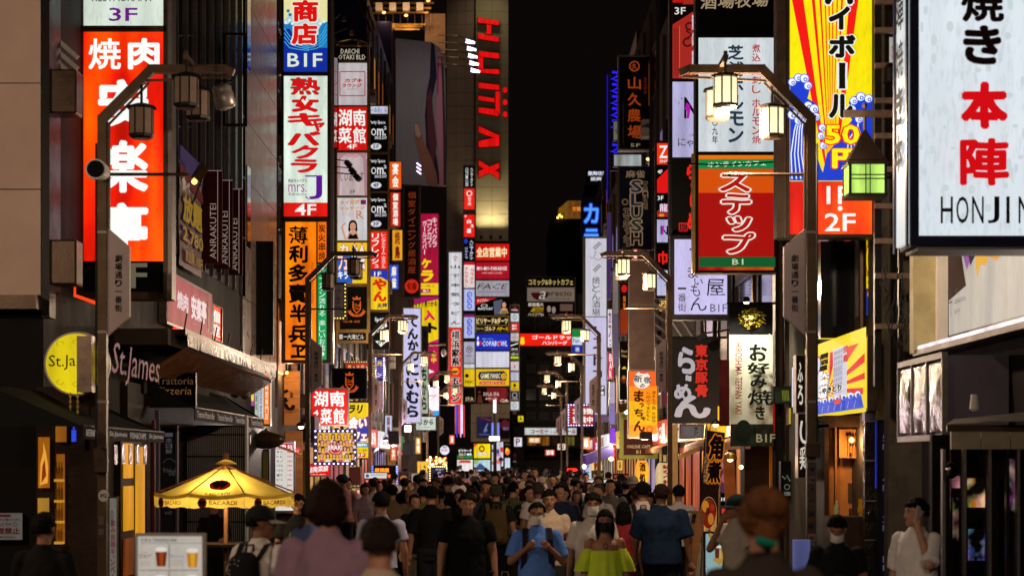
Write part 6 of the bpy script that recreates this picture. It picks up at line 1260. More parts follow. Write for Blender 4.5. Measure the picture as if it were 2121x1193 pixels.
# banner with price
u0,u1=PL.uv(356,450)[0],PL.uv(404,450)[0]; v1=hz(300,PL.uv(356,450)[0]); v0=hz(548,PL.uv(356,450)[0])
T=thing('cloth_banner','wrinkled yellow purple banner advertising 2,780 yen beside the red column','banner',(-5.0,(u0+u1)/2,v0))
part('cloth', MB().add([(-4.99+.01*math.sin(i*2+j),u0+(u1-u0)*i/8,v0+(v1-v0)*j/12) for j in range(13) for i in range(9)],[(j*9+i,j*9+i+1,(j+1)*9+i+1,(j+1)*9+i) for j in range(12) for i in range(8)]), surf('banner_grey',(.42,.36,.3),.4,.2,4,0,.3), T, smooth=True)
S=Sign(Flat(LW(-4.975),(0,0,100,100),(u0,u1),(v0,v1)),.3); S.p([(0,0),(100,0),(100,18),(60,24),(0,12)],'#3a2a6a'); S.p([(0,14),(100,26),(100,34),(0,26)],'#701820')
S.t('食べ',6,24,40,36,'#d8c0b0',.05); S.t('放題',8,38,92,62,'#d8a818',.05,ol=('#301840',.05)); S.t('2,780',6,66,94,80,'#d8b018',.05,ol=('#6a2050',.05)); S.t('飲放題1,078円',14,84,90,96,'#c09020',.03,ol=('#6a2050',.05)); S.build(T)
part('spotlight', MB().bar((-4.7,u0+.6,v1-.25),(-4.82,u0+.5,v1-.48),.13), MT['gold'], T); part('lamp_arm', MB().tube([(-5.1,u0+1.6,v1-.9),(-4.7,u0+.7,v1-.3)],.02,6), STL, T)
part('bulb', MB().ell((-4.83,u0+.48,v1-.5),(.045,.045,.045),8,6), emis('#ffc050',5,0), T)
ld=bpy.data.lights.new('banner_light','SPOT'); ld.energy=18; ld.color=(1,.75,.35); ld.spot_size=math.radians(100); ld.spot_blend=.8; ld.shadow_soft_size=.05
lo=bpy.data.objects.new('banner_light',ld); C.objects.link(lo); lo.parent=T; lo.location=Vector((-4.72,u0+.45,v1-.5))-BASE[T]; lo.rotation_euler=(0,math.radians(-28),0)
# dark red plates
dkr=surf('dark_red_plate',(.075,.006,.007),.4,.15,4,0,.05)
for i,(x0,x1,y0,y1,Z) in enumerate(((409,460,353,546,33),(430,482,373,557,34.6),(446,502,391,570,36.4))):
    P=FR(Z); T=thing('plate_sign',['nearest of three dark red plates with a name written upwards in thin letters','middle of three dark red plates with a name written upwards','farthest and lowest of three dark red plates with a name written upwards'][i],'sign',(at((x0+x1)/2,Z),Z,hz(y1,Z)),'dark red plates on the fin facade')
    q=part('plate', MB().box(at(x0,Z),at(x1,Z),Z,Z+.06,hz(y1,Z),hz(y0,Z)), dkr, T, bevel=.006)
    S=Sign(P,.45); S.off0=.0; xm=x1-(9 if i==0 else 7); S.l([(xm,y0+1),(xm,y1-4)],1.2,'#c0a898'); S.t('ANRAKUTEI',xm-16,[422,438,453][i],xm-3,[536,548,560][i],'#c0a898',-.012,rot=90); S.l([(x0,y0+1),(x1,y0+1)],1.2,'#c0a898'); S.build(q)
    part('bracket', MB().bar((-5.1,Z+.03,hz(y0+30,Z)),(at(x0,Z),Z+.03,hz(y0+30,Z)),.04), BK, T)
for lb,u,px0,px1,y0,y1,col,tx in (('small orange lit sign with white characters right of the faded red wall sign',0,427,437,625,690,'#f02808','食べ放題'),('glowing orange box sign right of the small orange one',0,438,458,634,706,'#ff4808','個室')):
    sign('wall_sign', lb, LW(-5.0), px0,y0,px1,y1,[(px0+.8,y0+1,px1-.8,y1-1,col,D(lit=1.1,draw=(lambda S,px0=px0,px1=px1,y0=y0,y1=y1,tx=tx:S.vt(tx,px0+3,y0+8,px1-3,y1-8,W,.03)))) ],fm=BM,fw=1.2,depth=.06)
sign('vertical_sign','thin tall orange glowing sign strip at the edge of the tiled building',FR(40.5),492,500,566,735,[(493,568,499,733,'#ff5a08',D(lit=1.0,draw=lambda S:S.vt('焼肉食放題飲放題',494,580,498,725,'#3a1004',.02)))],fm=BK,fw=.8)
sign('side_sign','narrow painted reflection of white red signs on the facade edge',FR(39.2),490,-30,499,392,[(491,-28,498,68,'#c8d4b0',D(lit=.7)),(491,68,498,156,'#10206a',D(lit=.7)),(491,160,498,390,'#c8d0c4',D(lit=.75,draw=lambda S:S.vt('熟女キャバクラ',492,170,497,360,'#c01818',.03)))],fm=BK,fw=.6)  # lit panels painted as a mirror image of the sign column
# black outline frame sign
T=thing('empty_frame','thin black empty rectangular frame hanging beside the tiled building','frame',(at(490,34),34,hz(262,34)))
frame(T,FR(34),462,69,512,263,6,BK)
# canopy with mirror strip
T=thing('canopy','long red brown wooden eave with a glittering metal edge over the shops at left','canopy',(-4.6,35,3.5))
def wl(px,py,X): Z=X*F/(px-CX); return Vector((X,Z,CH-(py-HY)*Z/F))
Xc=-4.25
a=wl(395,728,Xc); b=wl(560,775,Xc); ze=wl(395,728,Xc).z; y0,y1=26.5,36.8
hzc=[CH-(py-HY)*(Xc*F/(px-CX))/F for px,py in ((405,712),(405,730))]
zt_,zb_=CH+ (965-712)*(Xc*F/(405-CX))/F, CH+(965-740)*(Xc*F/(405-CX))/F
part('roof', MB().box(-5.1,Xc,y0,y1,zt_-.02,zt_+.06), MT['brown_metal'], T)
for k in range(5): part('red_tube', MB().tube([(Xc-.25,y0+.6+k*1.9,zt_+.11),(Xc-.25,y0+1.9+k*1.9,zt_+.11)],.02,6), emis('#ff3818',2.2,0), T)
for k in range(7): part('roof_spike', MB().tube([(Xc-.1,y0+.5+k*1.4,zt_+.06),(Xc-.06,y0+.5+k*1.4,zt_+.3)],.012,5), BK, T)
for k in range(46):
    y=y0+.02+(y1-y0)*k/46
    mb=MB(); dx=rb.uniform(-.01,.012); mb.add([(Xc+.02+dx,y,zb_+.02),(Xc+.02-dx,y+.21,zb_+.02),(Xc+.02+dx*.5,y+.21,zt_),(Xc+.02,y,zt_)],[(0,1,2,3)]); part('mirror_tile', mb, surf('dull_mirror',(.11,.09,.10),.3,.6,8,.8,.4), T)
part('soffit', MB().add([(Xc,y0,zb_),(Xc,y1,zb_),(-4.78,y1,zb_-.3),(-4.78,y0,zb_-.3)],[(0,1,2,3)]), MT['wood'], T)
for k in range(40): y=y0+.1+k*.255; part('rafter', MB().bar((Xc-.04,y,zb_-.05),(-4.76,y,zb_-.34),.04,.05), MT['wood'], T)
part('wood_band', MB().box(-5.1,-5.02,y0,y1,zb_-1.0,zb_-.45), MT['darkwood'], T)
# light strip left of it (white paint fascia)
part('fascia', MB().box(-5.1,-4.4,26.0,28.6,hz(722,27),hz(690,27)), MT['brown_wall'], T)
# script neon letters sign
T=thing('script_sign','pinkish chrome gothic script lettering sign above the black awning','sign',(-4.9,29,3.1))
def script(txt,X,px0,px1,py0,py1,col,lit=.55):
    u0_,v_=LW(X).uv(px0,(py0+py1)/2); u1_,_=LW(X).uv(px1,(py0+py1)/2); z1=hz(py0,u0_); z0=hz(py1,u0_)
    vs,fs=fit(txt,u0_,u1_,z0,z1,-.002,shear=.25); n=len(vs); mb=MB(); mb.add([(X+.03,u,v) for u,v,_k in vs],fs); return mb
part('lettering', script('St.James',-4.35,226,326,706,792,'#c090a0'), emis('#b06878',.42,.9), T)
part('back_rail', MB().box(-5.02,-4.98,u0-3,u0+3,2.95,3.6), MT['dark_wall'], T)
# round yellow pub sign
T=thing('round_sign','round yellow lit pub sign with black gothic letters hanging on chains at left','sign',(at(160,21.6),21.6,hz(812,21.6)))
X=at(161,21.6); Zc=hz(754,21.6); R_=.325
rim=part('rim', MB().lathe((0,0,0),[(R_+.02,-.09),(R_+.03,0),(R_+.02,.09)],40), STL, T)
def lay(o,ang=math.pi/2):
    b=BASE[T]; o.data.transform(Matrix.Translation(b)); o.data.transform(Matrix.Rotation(ang,4,'X')); o.data.transform(Matrix.Translation(Vector((X,21.6,Zc))-b))
lay(rim)
lay(part('face', MB().lathe((0,0,0),[(R_,.085),(R_,.095)],40), emis('#e8d010',.95,.25), T))
S=Sign(FR(21.5),0); S.t('St.James',101,735,212,766,'#1c1408',.0,brush=.3); 
for k in range(3): S.e(125+k*34,708+abs(k-1)*4,8,5,'#a89010',1,a0=0,a1=250); S.e(125+k*34,795-abs(k-1)*4,8,5,'#a89010',1,a0=90,a1=340)
S.build(T)
single('junction_box','brown metal post box covering the right half of the round yellow sign','box',MB().box(at(161,21.3),at(192,21.3),21.25,21.45,hz(812,21.3),hz(696,21.3)),MT['bronze'],base=(at(176,21.3),21.3,hz(812,21.3)))
T=thing('hanging_chain','pair of gold chains below the round yellow sign','chain',(at(153,21.5),21.5,hz(878,21.5)))
for x in (146,161):
    for k in range(11): 
        z=hz(815+k*5.4,21.5); c=(at(x,21.5),21.5,z); part('link', MB().box(c[0]-(.012 if k%2 else .004),c[0]+(.012 if k%2 else .004),21.49,21.51,z-.016,z+.016), GD, T)
    part('hook', MB().tube([(at(x-8,21.5),21.5,hz(877,21.5)),(at(x+8,21.5),21.5,hz(874,21.5))],.012,6), GD, T)
# pub entrance
T=thing('pub_front','dark wooden pub front with amber pictures, bottle shelf and tall amber window panes','shop front',(-5,25,0))
zf=21.75
part('door_wall', MB().box(at(70,zf),at(205,zf),zf+.1,zf+.3,0,hz(800,zf)), MT['darkwood'], T)
part('picture', MB().box(at(79,zf),at(102,zf),zf,zf+.02,hz(1010,zf),hz(905,zf)), emis('#d07010',.75,.95), T, label='glowing amber picture of a flame')
fl_=Sign(FR(zf-.002),.9); fl_.p([(83,1004),(84,960),(90,935),(90,915),(96,940),(100,965),(99,1000)],'#f0a838'); fl_.p([(86,1000),(88,965),(93,950),(96,985)],'#8a2c04'); fl_.build(T)
part('picture', MB().box(at(78,zf),at(101,zf),zf,zf+.02,hz(1064,zf),hz(1031,zf)), emis('#c88830',.6,.3), T, label='small amber plate')
part('picture', MB().box(at(115,zf),at(137,zf),zf,zf+.02,hz(915,zf),hz(877,zf)), emis('#c07018',.6,.5), T)
part('cabinet', MB().box(at(114,zf),at(131,zf),zf+.06,zf+.08,hz(1125,zf),hz(940,zf)), emis('#b86c10',.5,.5), T)
for k in range(4):
    y=992+k*43; part('shelf', MB().box(at(114,zf),at(131,zf),zf-.05,zf+.06,hz(y+5,zf),hz(y,zf)), emis('#d8a030',.7,.1), T)
    for i in range(3):
        x=117+i*5.5; part('bottle', MB().lathe((at(x,zf),zf,hz(y,zf)),[(.012,0),(.013,.11),(.005,.15),(.005,.19)],8), surf('bottle_amber',(.3,.12,.02),.2,.4,9), T)
for i,(x0,x1,y0,y1) in enumerate(((258,276,918,990),(258,277,1006,1098),(283,300,925,1112),(258,277,1114,1190))):
    P_=LW(-5.0); uu0,uu1,vv0,vv1=P_.rect(x0,y0,x1,y1); part('amber_pane', MB().box(-5.02,-5.0,uu0,uu1,vv0,vv1), emis('#f0a010' if i<3 else '#a04808',.85,.25 if i<3 else .95), T)
P_=LW(-5.03); uu0,uu1,vv0,vv1=P_.rect(250,915,312,1250); part('window_frame', MB().box(-5.1,-5.03,uu0,uu1,vv0,vv1), MT['darkwood'], T)
for i in range(5):
    x=235+i*15.5; P_=LW(-4.6); a_=P_.uv(x,900); part('hanging_strip', MB().box(-4.6,-4.59,a_[0],a_[0]+.2,hz(961,a_[0]),hz(921,a_[0])), MT['chrome'], T)
# blue neon small
single('neon_sign','tiny blue glowing kimono shaped neon in the pub doorway','neon sign',MB().box(at(148,21.6),at(157,21.6),21.6,21.62,hz(914,21.6),hz(890,21.6)).box(at(151,21.6),at(154,21.6),21.6,21.62,hz(889,21.6),hz(884,21.6)),emis('#2848e0',1.3,.4),base=(at(152,21.6),21.6,hz(914,21.6)))
# awnings
def awning(label, X0, X1, px0, px1, ytop, yfr, ybot, text, n):
    """sloping cloth from the wall out over the pavement, lettered valance"""
    Pm=LW(X1); ua=Pm.uv(px0,yfr)[0]; ub=Pm.uv(px1,yfr)[0]; um=(ua+ub)/2; zf_=hz(yfr,ub); zb=hz(ybot,ub); zt=zf_+.42
    T=thing('awning', label,'awning',((X0+X1)/2,um,zb))
    m=10; vs=[]
    for j in range(7):
        for i in range(m+1):
            t=j/6; vs.append((X0+(X1-X0)*t, ua+(ub-ua)*i/m, zt+(zf_-zt)*t-.03*math.sin(t*math.pi)-.008*math.sin(i*2.1)))
    part('canopy_cloth', MB().add(vs,[(j*(m+1)+i,j*(m+1)+i+1,(j+1)*(m+1)+i+1,(j+1)*(m+1)+i) for j in range(6) for i in range(m)]), MT['cloth_black'], T, smooth=True)
    for q_ in (ua,ub): part('end_cloth', MB().add([(X0,q_,zt),(X1,q_,zf_),(X0,q_,zf_)],[(0,1,2)]), MT['cloth_black'], T)
    for k in range(n):
        a_=ua+(ub-ua)*k/n+.01; b_=ua+(ub-ua)*(k+1)/n-.01; v_=part('valance', MB().box(X1,X1+.012,a_,b_,zb,zf_), surf('valance_cloth',(.02,.018,.02),.8,.2,9), T)
        vs,fs=fit(text[k%len(text)],a_+.08*(b_-a_),b_-.08*(b_-a_),zb+.25*(zf_-zb),zf_-.22*(zf_-zb),.01); part('lettering', MB().add([(X1+.02,u,v) for u,v,_k in vs],fs), emis('#c8b8b0',.4,0,False), v_)
    part('front_bar', MB().tube([(X1,ua,zf_),(X1,ub,zf_)],.02,8), BK, T)
    return T
awning('black cloth awning with small white pub lettering under the script sign',-5.1,-4.15,170,338,846,896,917,('BEER&WHISKY','St.James','FISH&CHIPS','St.James'),4)
awning('black cloth awning lettered four times with the pizza bar name',-5.1,-4.4,402,545,832,868,888,('Trattoria Pizzeria Bar',),4)
# trattoria board
T=sign('board_sign','black hanging board with dim hand written trattoria pizzeria lettering', FR(28.5), 307,772,406,842,[(310,775,403,840,'#050404',D(lit=0,draw=lambda S:(setattr(S,'lit',.25),S.t('Trattoria',323,781,401,796,'#a07858',-.012),S.t('Pizzeria',325,801,397,817,'#b88048',.0,shear=.1),S.t('BAR',345,824,372,830,'#501010',.0))))],fm=BK,fw=2,depth=.08)
part('scroll_bracket', MB().tube([(at(345,28.5),28.5,hz(772,28.5)),(at(350,28.5),28.5,hz(764,28.5)),(at(366,28.5),28.5,hz(764,28.5)),(at(370,28.5),28.5,hz(772,28.5))],.01,6), BK, T)
# chalk board column
sign('chalkboard','tall grey chalkboard panel with faint chalk scribbles beside the grille', FR(29), 329,880,368,1112,[(334,886,366,1110,'#2a2830',D(lit=0,draw=lambda S:(setattr(S,'lit',.16),S.r(341,896,358,904,'#9a92a0'),S.vt('本日鮮',343,906,357,940,'#9a92a0',.02,brush=1),S.l([(338,958),(346,950),(356,950),(366,960)],1,'#8a828e'),S.t('from',338,966,350,978,'#8a828e',0),S.t('chef',350,968,364,985,'#8a828e',0),S.t('800円',342,1058,356,1066,'#8a828e',0))))],fm=surf('lilac_frame','#5a5066',.5,.2,4),fw=4,depth=.1)
# grille
T=thing('metal_grille','dark vertical bar grille over the shop window behind the yellow parasol','grille',(-4.7,32,0))
for k in range(34):
    x=372+k*4.2; part('bar', MB().tube([(at(x,32),32,.2),(at(x,32),32,hz(884,32))],.006,5), MT['steel'], T)
for y in (900,945,1010,1080): part('cross_bar', MB().box(at(370,32),at(512,32),31.98,32.02,hz(y+1.5,32),hz(y-1.5,32)), BK, T)
part('dark_window', MB().box(at(368,32.3),at(514,32.3),32.3,32.4,0,hz(880,32)), surf('dim_violet_wall',(.05,.04,.06),.5,.4,2), T)
part('edge_post', MB().box(at(509,32),at(513,32),31.9,32.1,0,hz(860,32)), MT['white_paint'], T)
part('red_post', MB().box(at(314,28),at(320,28),28,28.1,0,hz(870,28)), surf('dark_red_post',(.12,.01,.015),.5,.2,3), T)
part('edge_post', MB().box(at(321,28.4),at(329,28.4),28.4,28.5,0,hz(850,28.4)), surf('lilac_frame','#5a5066',.5,.2,4), T)
# spherical lanterns
for i,(x,y,r,lb) in enumerate(((487,814,10,'ribbed grey ball lamp, left one of the pair under the eave'),(508,817,10,'ribbed grey ball lamp, right one of the pair under the eave'),(411,800,7,'small dim ball lamp beside the trattoria board'))):
    T=thing('ball_lamp',lb,'lamp',(at(x,36),36,hz(y+r,36))); part('globe', MB().lathe((at(x,36),36,hz(y,36)),[(max(.005,r*36/F*math.cos(t)),r*36/F*math.sin(t)) for t in [-1.5+i_*3/14 for i_ in range(15)]],16), surf('ribbed_globe',(.2,.16,.14),.4,.3,30,.2,.3), T, smooth=True); part('hanger', MB().tube([(at(x,36),36,hz(y-r,36)),(at(x-3,36),36,hz(y-r-8,36)),(at(x-8,36),36.1,hz(y-r,36))],.008,5), BK, T)
# bright posters at end of eave
T=sign('sign_column','cluster of bright narrow poster strips below the end of the eave', FR(40), 512,770,560,882,[(513,795,519,822,'#c01820',{}),(520,792,527,840,'#b04890',D(draw=lambda S:S.e(523,822,3,9,'#f0d040'))),(528,785,534,872,'#b8c8b8',D(draw=lambda S:S.vt('焼鳥処',529,800,533,850,'#206040'))),(535,778,546,880,'#d0d4d8',D(lit=.95,draw=lambda S:S.vt('本日の営業',538,790,543,870,'#606878'))),(547,772,558,878,'#e8782c',D(draw=lambda S:S.vt('鳥料理専門店',549,780,556,870,'#f8e8c0',.02)))],fm=STL,fw=1.2)
# wooden don sign with bulbs
P=FR(47)
T=thing('wooden_sign','warm lit plank sign with black brush running mark between two glowing bulbs','sign',(at(592,47),47,hz(892,47)))
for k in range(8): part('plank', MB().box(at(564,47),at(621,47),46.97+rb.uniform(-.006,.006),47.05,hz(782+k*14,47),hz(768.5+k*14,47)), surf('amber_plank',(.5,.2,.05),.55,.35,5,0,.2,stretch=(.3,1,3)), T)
S=Sign(FR(46.94),0); S.t('ど',572,806,598,828,'#150804',.07,brush=1); S.t('ん',574,826,612,850,'#150804',.07,brush=1.5); S.t('2',600,812,608,822,'#150804',.04); S.t('肉酒場',572,796,588,803,'#a01008',.03); S.t('DON.COM',580,852,604,857,'#a01008',.02); S.build(T)
for x,y in ((563,829),(561,885),(594,772)): part('bulb', MB().ell((at(x,46.5),46.5,hz(y,46.5)),(.035,.035,.035),8,6), emis('#ffb850',9,0), T)
ld=bpy.data.lights.new('sign_light','POINT'); ld.energy=22; ld.color=(1,.6,.2); ld.shadow_soft_size=.05
lo=bpy.data.objects.new('sign_light',ld); C.objects.link(lo); lo.parent=T; lo.location=Vector((at(598,46),46.3,hz(778,46)))-BASE[T]
part('lower_board', MB().box(at(556,47.2),at(626,47.2),47.2,47.3,0,hz(892,47)), surf('amber_plank',(.5,.2,.05)), T)
# fish sculpture
T=thing('fish_sculpture','big dark bronze tuna sculpture jutting out under the wooden sign','sculpture',(at(545,41),41,hz(932,41)))
mb=MB(); Lx=[(496,2),(505,7),(520,13),(540,17),(560,18),(575,14),(585,8),(591,2)]; n=12; vs=[]
for x,r in Lx:
    yy=912-(x-540)*.02
    for j in range(n): a_=2*math.pi*j/n; vs.append((at(x,41),41+r*.6*41/F*math.sin(a_),hz(yy,41)+r*41/F*math.cos(a_)))
mb.add(vs,[(i*n+j,i*n+(j+1)%n,(i+1)*n+(j+1)%n,(i+1)*n+j) for i in range(len(Lx)-1) for j in range(n)])
part('fish_body', mb, surf('bronze_fish',(.09,.05,.03),.35,.4,8,.5,.2), T, smooth=True)
part('dorsal_fin', prism([(535,896),(552,886),(560,896)],FR(41),.04), MT['bronze'], T); part('tail_fin', prism([(478,896),(486,912),(480,928),(500,914),(500,908)],FR(41),.04), MT['bronze'], T); part('eye', MB().ell((at(581,40.9),40.86,hz(909,40.9)),(.02,.02,.02),8,6), MT['white_paint'], T)
# bottle shaped sign
T=thing('bottle_sign','dark wine bottle hanging sideways with a pale label','bottle',(at(500,36),36,hz(922,36)))
part('bottle_body', MB().tube([(at(470,36),36,hz(911,36)),(at(505,36),36,hz(910,36)),(at(514,36),36,hz(910,36))],.085,12), surf('bottle_glass',(.01,.02,.012),.1,.2,3,0,0,coat=1), T, smooth=True); part('label', MB().tube([(at(506,36),36,hz(910,36)),(at(519,36),36,hz(910,36))],.088,12), MT['white_paint'], T)
# tuna restaurant board
sign('board_sign','yellowish board sign lettered downwards beside the fish sculpture', FR(42), 513,930,558,1060,[(516,934,555,1058,'#5a4418',D(lit=.3,draw=lambda S:(S.e(524,945,9,9,'#4a1408'),S.t('Tuna restaurant',537,942,545,1040,'#201408',.03,rot=-90))))],fm=BK,fw=2.5)
# menu price board
def mn(S):
    S.r(571,918,607,930,'#c01818'); S.t('焼肉 52',572,920,606,929,W,.05)
    for k,(a_,b_) in enumerate((('タン','880'),('ヒレ','950'),('ミノ','980'),('ハラス','980'),('ハラミ','1,880'),('盛り','1,980'),('ロース','780'),('カルビ','880'),('ホルモン','680'),('サンマイ','760'),('キムチ','390'))):
        y=933+k*9.6+ (0 if k<7 else 2); S.t(a_,573,y,586,y+5,'#303030',.03); S.t(b_,595,y,606,y+5,'#c82018',.05); S.l([(573,y+7),(606,y+7)],.4,'#b8b0a8')
sign('menu_board','tall lit white price menu board with red prices behind the parasol', FR(43), 568,914,610,1060,[(570.5,917,607.5,1057,'#d8d4cc',D(lit=1.0,draw=mn,vary=.1))],fm=surf('lilac_frame','#5a5066',.5,.2,4),fw=2)
T=thing('awning','small maroon cloth awning over the price menu board','awning',(at(600,44),44,hz(925,44)))
part('canopy_cloth', MB().add([(at(577,44),44.2,hz(905,44)),(at(625,44),43.9,hz(928,44)),(at(625,44),43,hz(941,44)),(at(566,44),43,hz(919,44))],[(3,2,1,0)]), surf('maroon_cloth',(.12,.012,.015),.8,.3,6), T); part('front_bar', MB().bar((at(566,43),43,hz(920,43)),(at(625,43),43,hz(942,43)),.05), MT['wood'], T)
sign('notice_board','dark red lower notice with small white characters under the menu board', FR(44), 572,1062,606,1120,[(574,1064,604,1118,'#200808',D(lit=0,draw=lambda S:(setattr(S,'lit',.6),S.t('焼肉酒場',577,1080,588,1112,'#f0d8d0',.04),S.t('営業',592,1080,602,1112,'#e03028',.05))))],fm=BK,fw=1.4)
# no smoking sign
sign('notice_sign','white no smoking notice with maroon text on the dark wall at the left edge', FR(21.9), -14,1061,48,1118,[(-13,1062,47,1117,'#9a9088',D(lit=.28,draw=lambda S:(S.r(-10,1065,22,1070,'#701018'),S.t('ポイ捨てが増えています。',-12,1073,43,1078,'#2a1414',.02),S.t('路上での',-6,1081,24,1089,'#5a1418',.03),S.e(32,1085,4.5,4.5,'#701018',1),S.t('喫煙禁止',-22,1092,42,1106,'#5a1418',.04),S.t('NO SMOKING',-20,1109,32,1114,'#5a1418',.05))))],fm=BM,fw=.5,depth=.02)
# standing menu at left
def ab(S):
    S.t('PUB & STANDING BAR',293,1114,367,1121,'#241410',.03); S.t('パブ&スタンディング・バー',372,1115,418,1119,'#5a4038',0); S.l([(292,1124),(418,1124)],.9,'#302018'); S.l([(351,1128),(351,1176)],1.6,'#302018'); S.l([(290,1180),(412,1180)],1.2,'#302018'); S.l([(290,1248),(412,1248)],1.2,'#302018'); S.l([(351,1182),(351,1246)],1.6,'#302018')
    for (x,y,c1,c2) in ((335,1133,'#6a2408','#a04410'),(400,1135,'#c88018','#e0a830'),(335,1190,'#30160c','#502010'),(400,1190,'#8a1418','#a02018')):
        S.p([(x-13,y),(x+13,y),(x+9,y+42),(x-9,y+42)],'#c8beb0'); S.p([(x-12,y+9),(x+12,y+9),(x+9,y+39),(x-9,y+39)],c1); S.p([(x-4,y+10),(x+5,y+10),(x+4,y+38),(x-3,y+38)],c2); S.e(x,y+4,12,5,'#e8e4dc')
    S.t('"DRY"',289,1146,317,1155,'#7a1020',.0,shear=.2); S.t('SUPER',297,1141,308,1144,'#7a1020',0)
    for k in range(3): S.l([(292,1161+k*4),(314,1161+k*4)],.8,'#8a7868'); S.l([(358,1160+k*4),(382,1160+k*4)],.8,'#8a7868')
    S.t('White beer',355,1147,384,1153,'#4a78a0',.0)
sign('a_board_menu','lit white standing menu board with four beer glasses at the lower left', FR(12.5), 281,1104,424,1262,[(286,1110,420,1256,'#c8c0b4',D(lit=.8,draw=ab,vary=.12))],fm=surf('alu_frame',(.5,.46,.42),.35,.1,4,.6,.05),fw=4,depth=.06,cat='menu board')
sign('stand_sign','narrow tall paper menu stand by the left lamp post', FR(19), 225,1028,244,1250,[(227,1031,242,1248,'#a8a498',D(lit=.35,draw=lambda S:(S.vt('本日営業',229,1055,236,1090,'#284048',.02),S.vt('飲み放題キャンペーン中',230,1075,240,1230,'#8a1c24',.03))))],fm=BM,fw=1.2,depth=.03)
# parasol
Z=21.5; px=(at(468,Z)); apx=hz(951,Z); ez=hz(1018,Z); Rr=150*Z/F
T=thing('parasol','yellow bar parasol with red round emblems standing at the left','parasol',(px,Z,0))
yel=translucent(surf('yellow_canvas','#e6c45a',.8,.25,3,0,.15),.5)
n=8; rot=math.pi/8+.0
def rimp(i,k=1,z=0): a_=2*math.pi*i/n+rot; return Vector((px+Rr*k*math.cos(a_), Z+Rr*k*math.sin(a_), z))
for i in range(n):
    mb=MB(); vs=[]; m=8
    for j in range(m+1):
        t=.16+.84*j/m
        for k in range(7):
            s_=k/6; p=rimp(i,t).lerp(rimp(i+1,t),s_); z=apx-.04-(apx-ez)*t-.035*math.sin(math.pi*s_)*t-.02*math.sin(math.pi*t); vs.append((p.x,p.y,z))
    part('canopy_panel', mb.add(vs,[(j*7+k,j*7+k+1,(j+1)*7+k+1,(j+1)*7+k) for j in range(m) for k in range(6)]), yel, T, smooth=True)
    mb=MB(); vs=[]
    for k in range(9):
        s_=k/8; p=rimp(i).lerp(rimp(i+1),s_); dz=.035*math.sin(math.pi*s_); w_=1+.015*math.sin(k*2.4+i)
        vs+= [(p.x,p.y,ez-dz),(px+(p.x-px)*w_,Z+(p.y-Z)*w_,ez-.155-.01*math.sin(k*1.7))]
    vp=part('valance', mb.add(vs,[(2*k,2*k+2,2*k+3,2*k+1) for k in range(8)]), yel, T, smooth=True)
    a_=rimp(i); b_=rimp(i+1)
    if (a_.y+b_.y)/2 < Z-.05:
        L_=(b_-a_).length; Pv=Plane((a_.x,a_.y),b_.x-a_.x,b_.y-a_.y)
        def onv(kind,vs2,fs,col): part(kind, MB().add([Pv.to3(q[0],q[1],.022) for q in vs2],fs), ink(col), vp)
        A=[2*math.pi*q/20 for q in range(20)]; cu_=L_*.26; zc=ez-.105
        onv('printed_shape',[(cu_+.05*math.cos(t),zc+.052*math.sin(t)) for t in A],[tuple(range(20))],'#1c0606'); 
        part('printed_shape', MB().add([Pv.to3(cu_+.044*math.cos(t),zc+.046*math.sin(t),.026) for t in A],[tuple(range(20))]), ink('#8a1008'), vp)
        part('printed_shape', MB().add([Pv.to3(cu_+x,zc+y,.029) for x,y in ((-.042,.012),(-.02,.03),(-.004,.018),(.004,.03),(.02,.02),(.042,.014),(.03,-.008),(.012,-.03),(0,-.012),(-.012,-.034),(-.03,-.01))],[tuple(range(11))]), ink('#180404'), vp)
        vs2,fs=fit('BACARDI',cu_+.07,L_*.86,zc-.022,zc+.022,.03); onv('lettering',vs2,fs,'#180c08')
        # emblem on the panel itself
        cp=T.children[-2] if False else vp
    part('rib', MB().tube([Vector((px,Z,apx-.06)), rimp(i,1,ez-.015)],.008,5), MT['wood'], T)
# top cap
mb=MB(); vs=[]
for k_,zz in ((.0,apx+.0),(.09,apx-.028),(.15,apx-.052),(.152,apx-.060)):
    for i in range(24):
        a_=2*math.pi*i/24; rr_=Rr*k_*(1-.05*abs(math.sin(4*(a_-rot)))); vs.append((px+rr_*math.cos(a_),Z+rr_*math.sin(a_),zz+.008))
part('top_cap', mb.add(vs,[(j*24+i,j*24+(i+1)%24,(j+1)*24+(i+1)%24,(j+1)*24+i) for j in range(3) for i in range(24)]), yel, T, smooth=True)
part('finial', MB().lathe((px,Z,apx+.01),[(.03,0),(.035,.03),(.012,.06)],10), MT['wood'], T)
part('pole', MB().tube([(px,Z,.05),(px,Z,apx)],.024,10), MT['wood'], T)
part('base', MB().lathe((px,Z,0),[(.28,0),(.28,.06),(.05,.1)],18), BK, T)
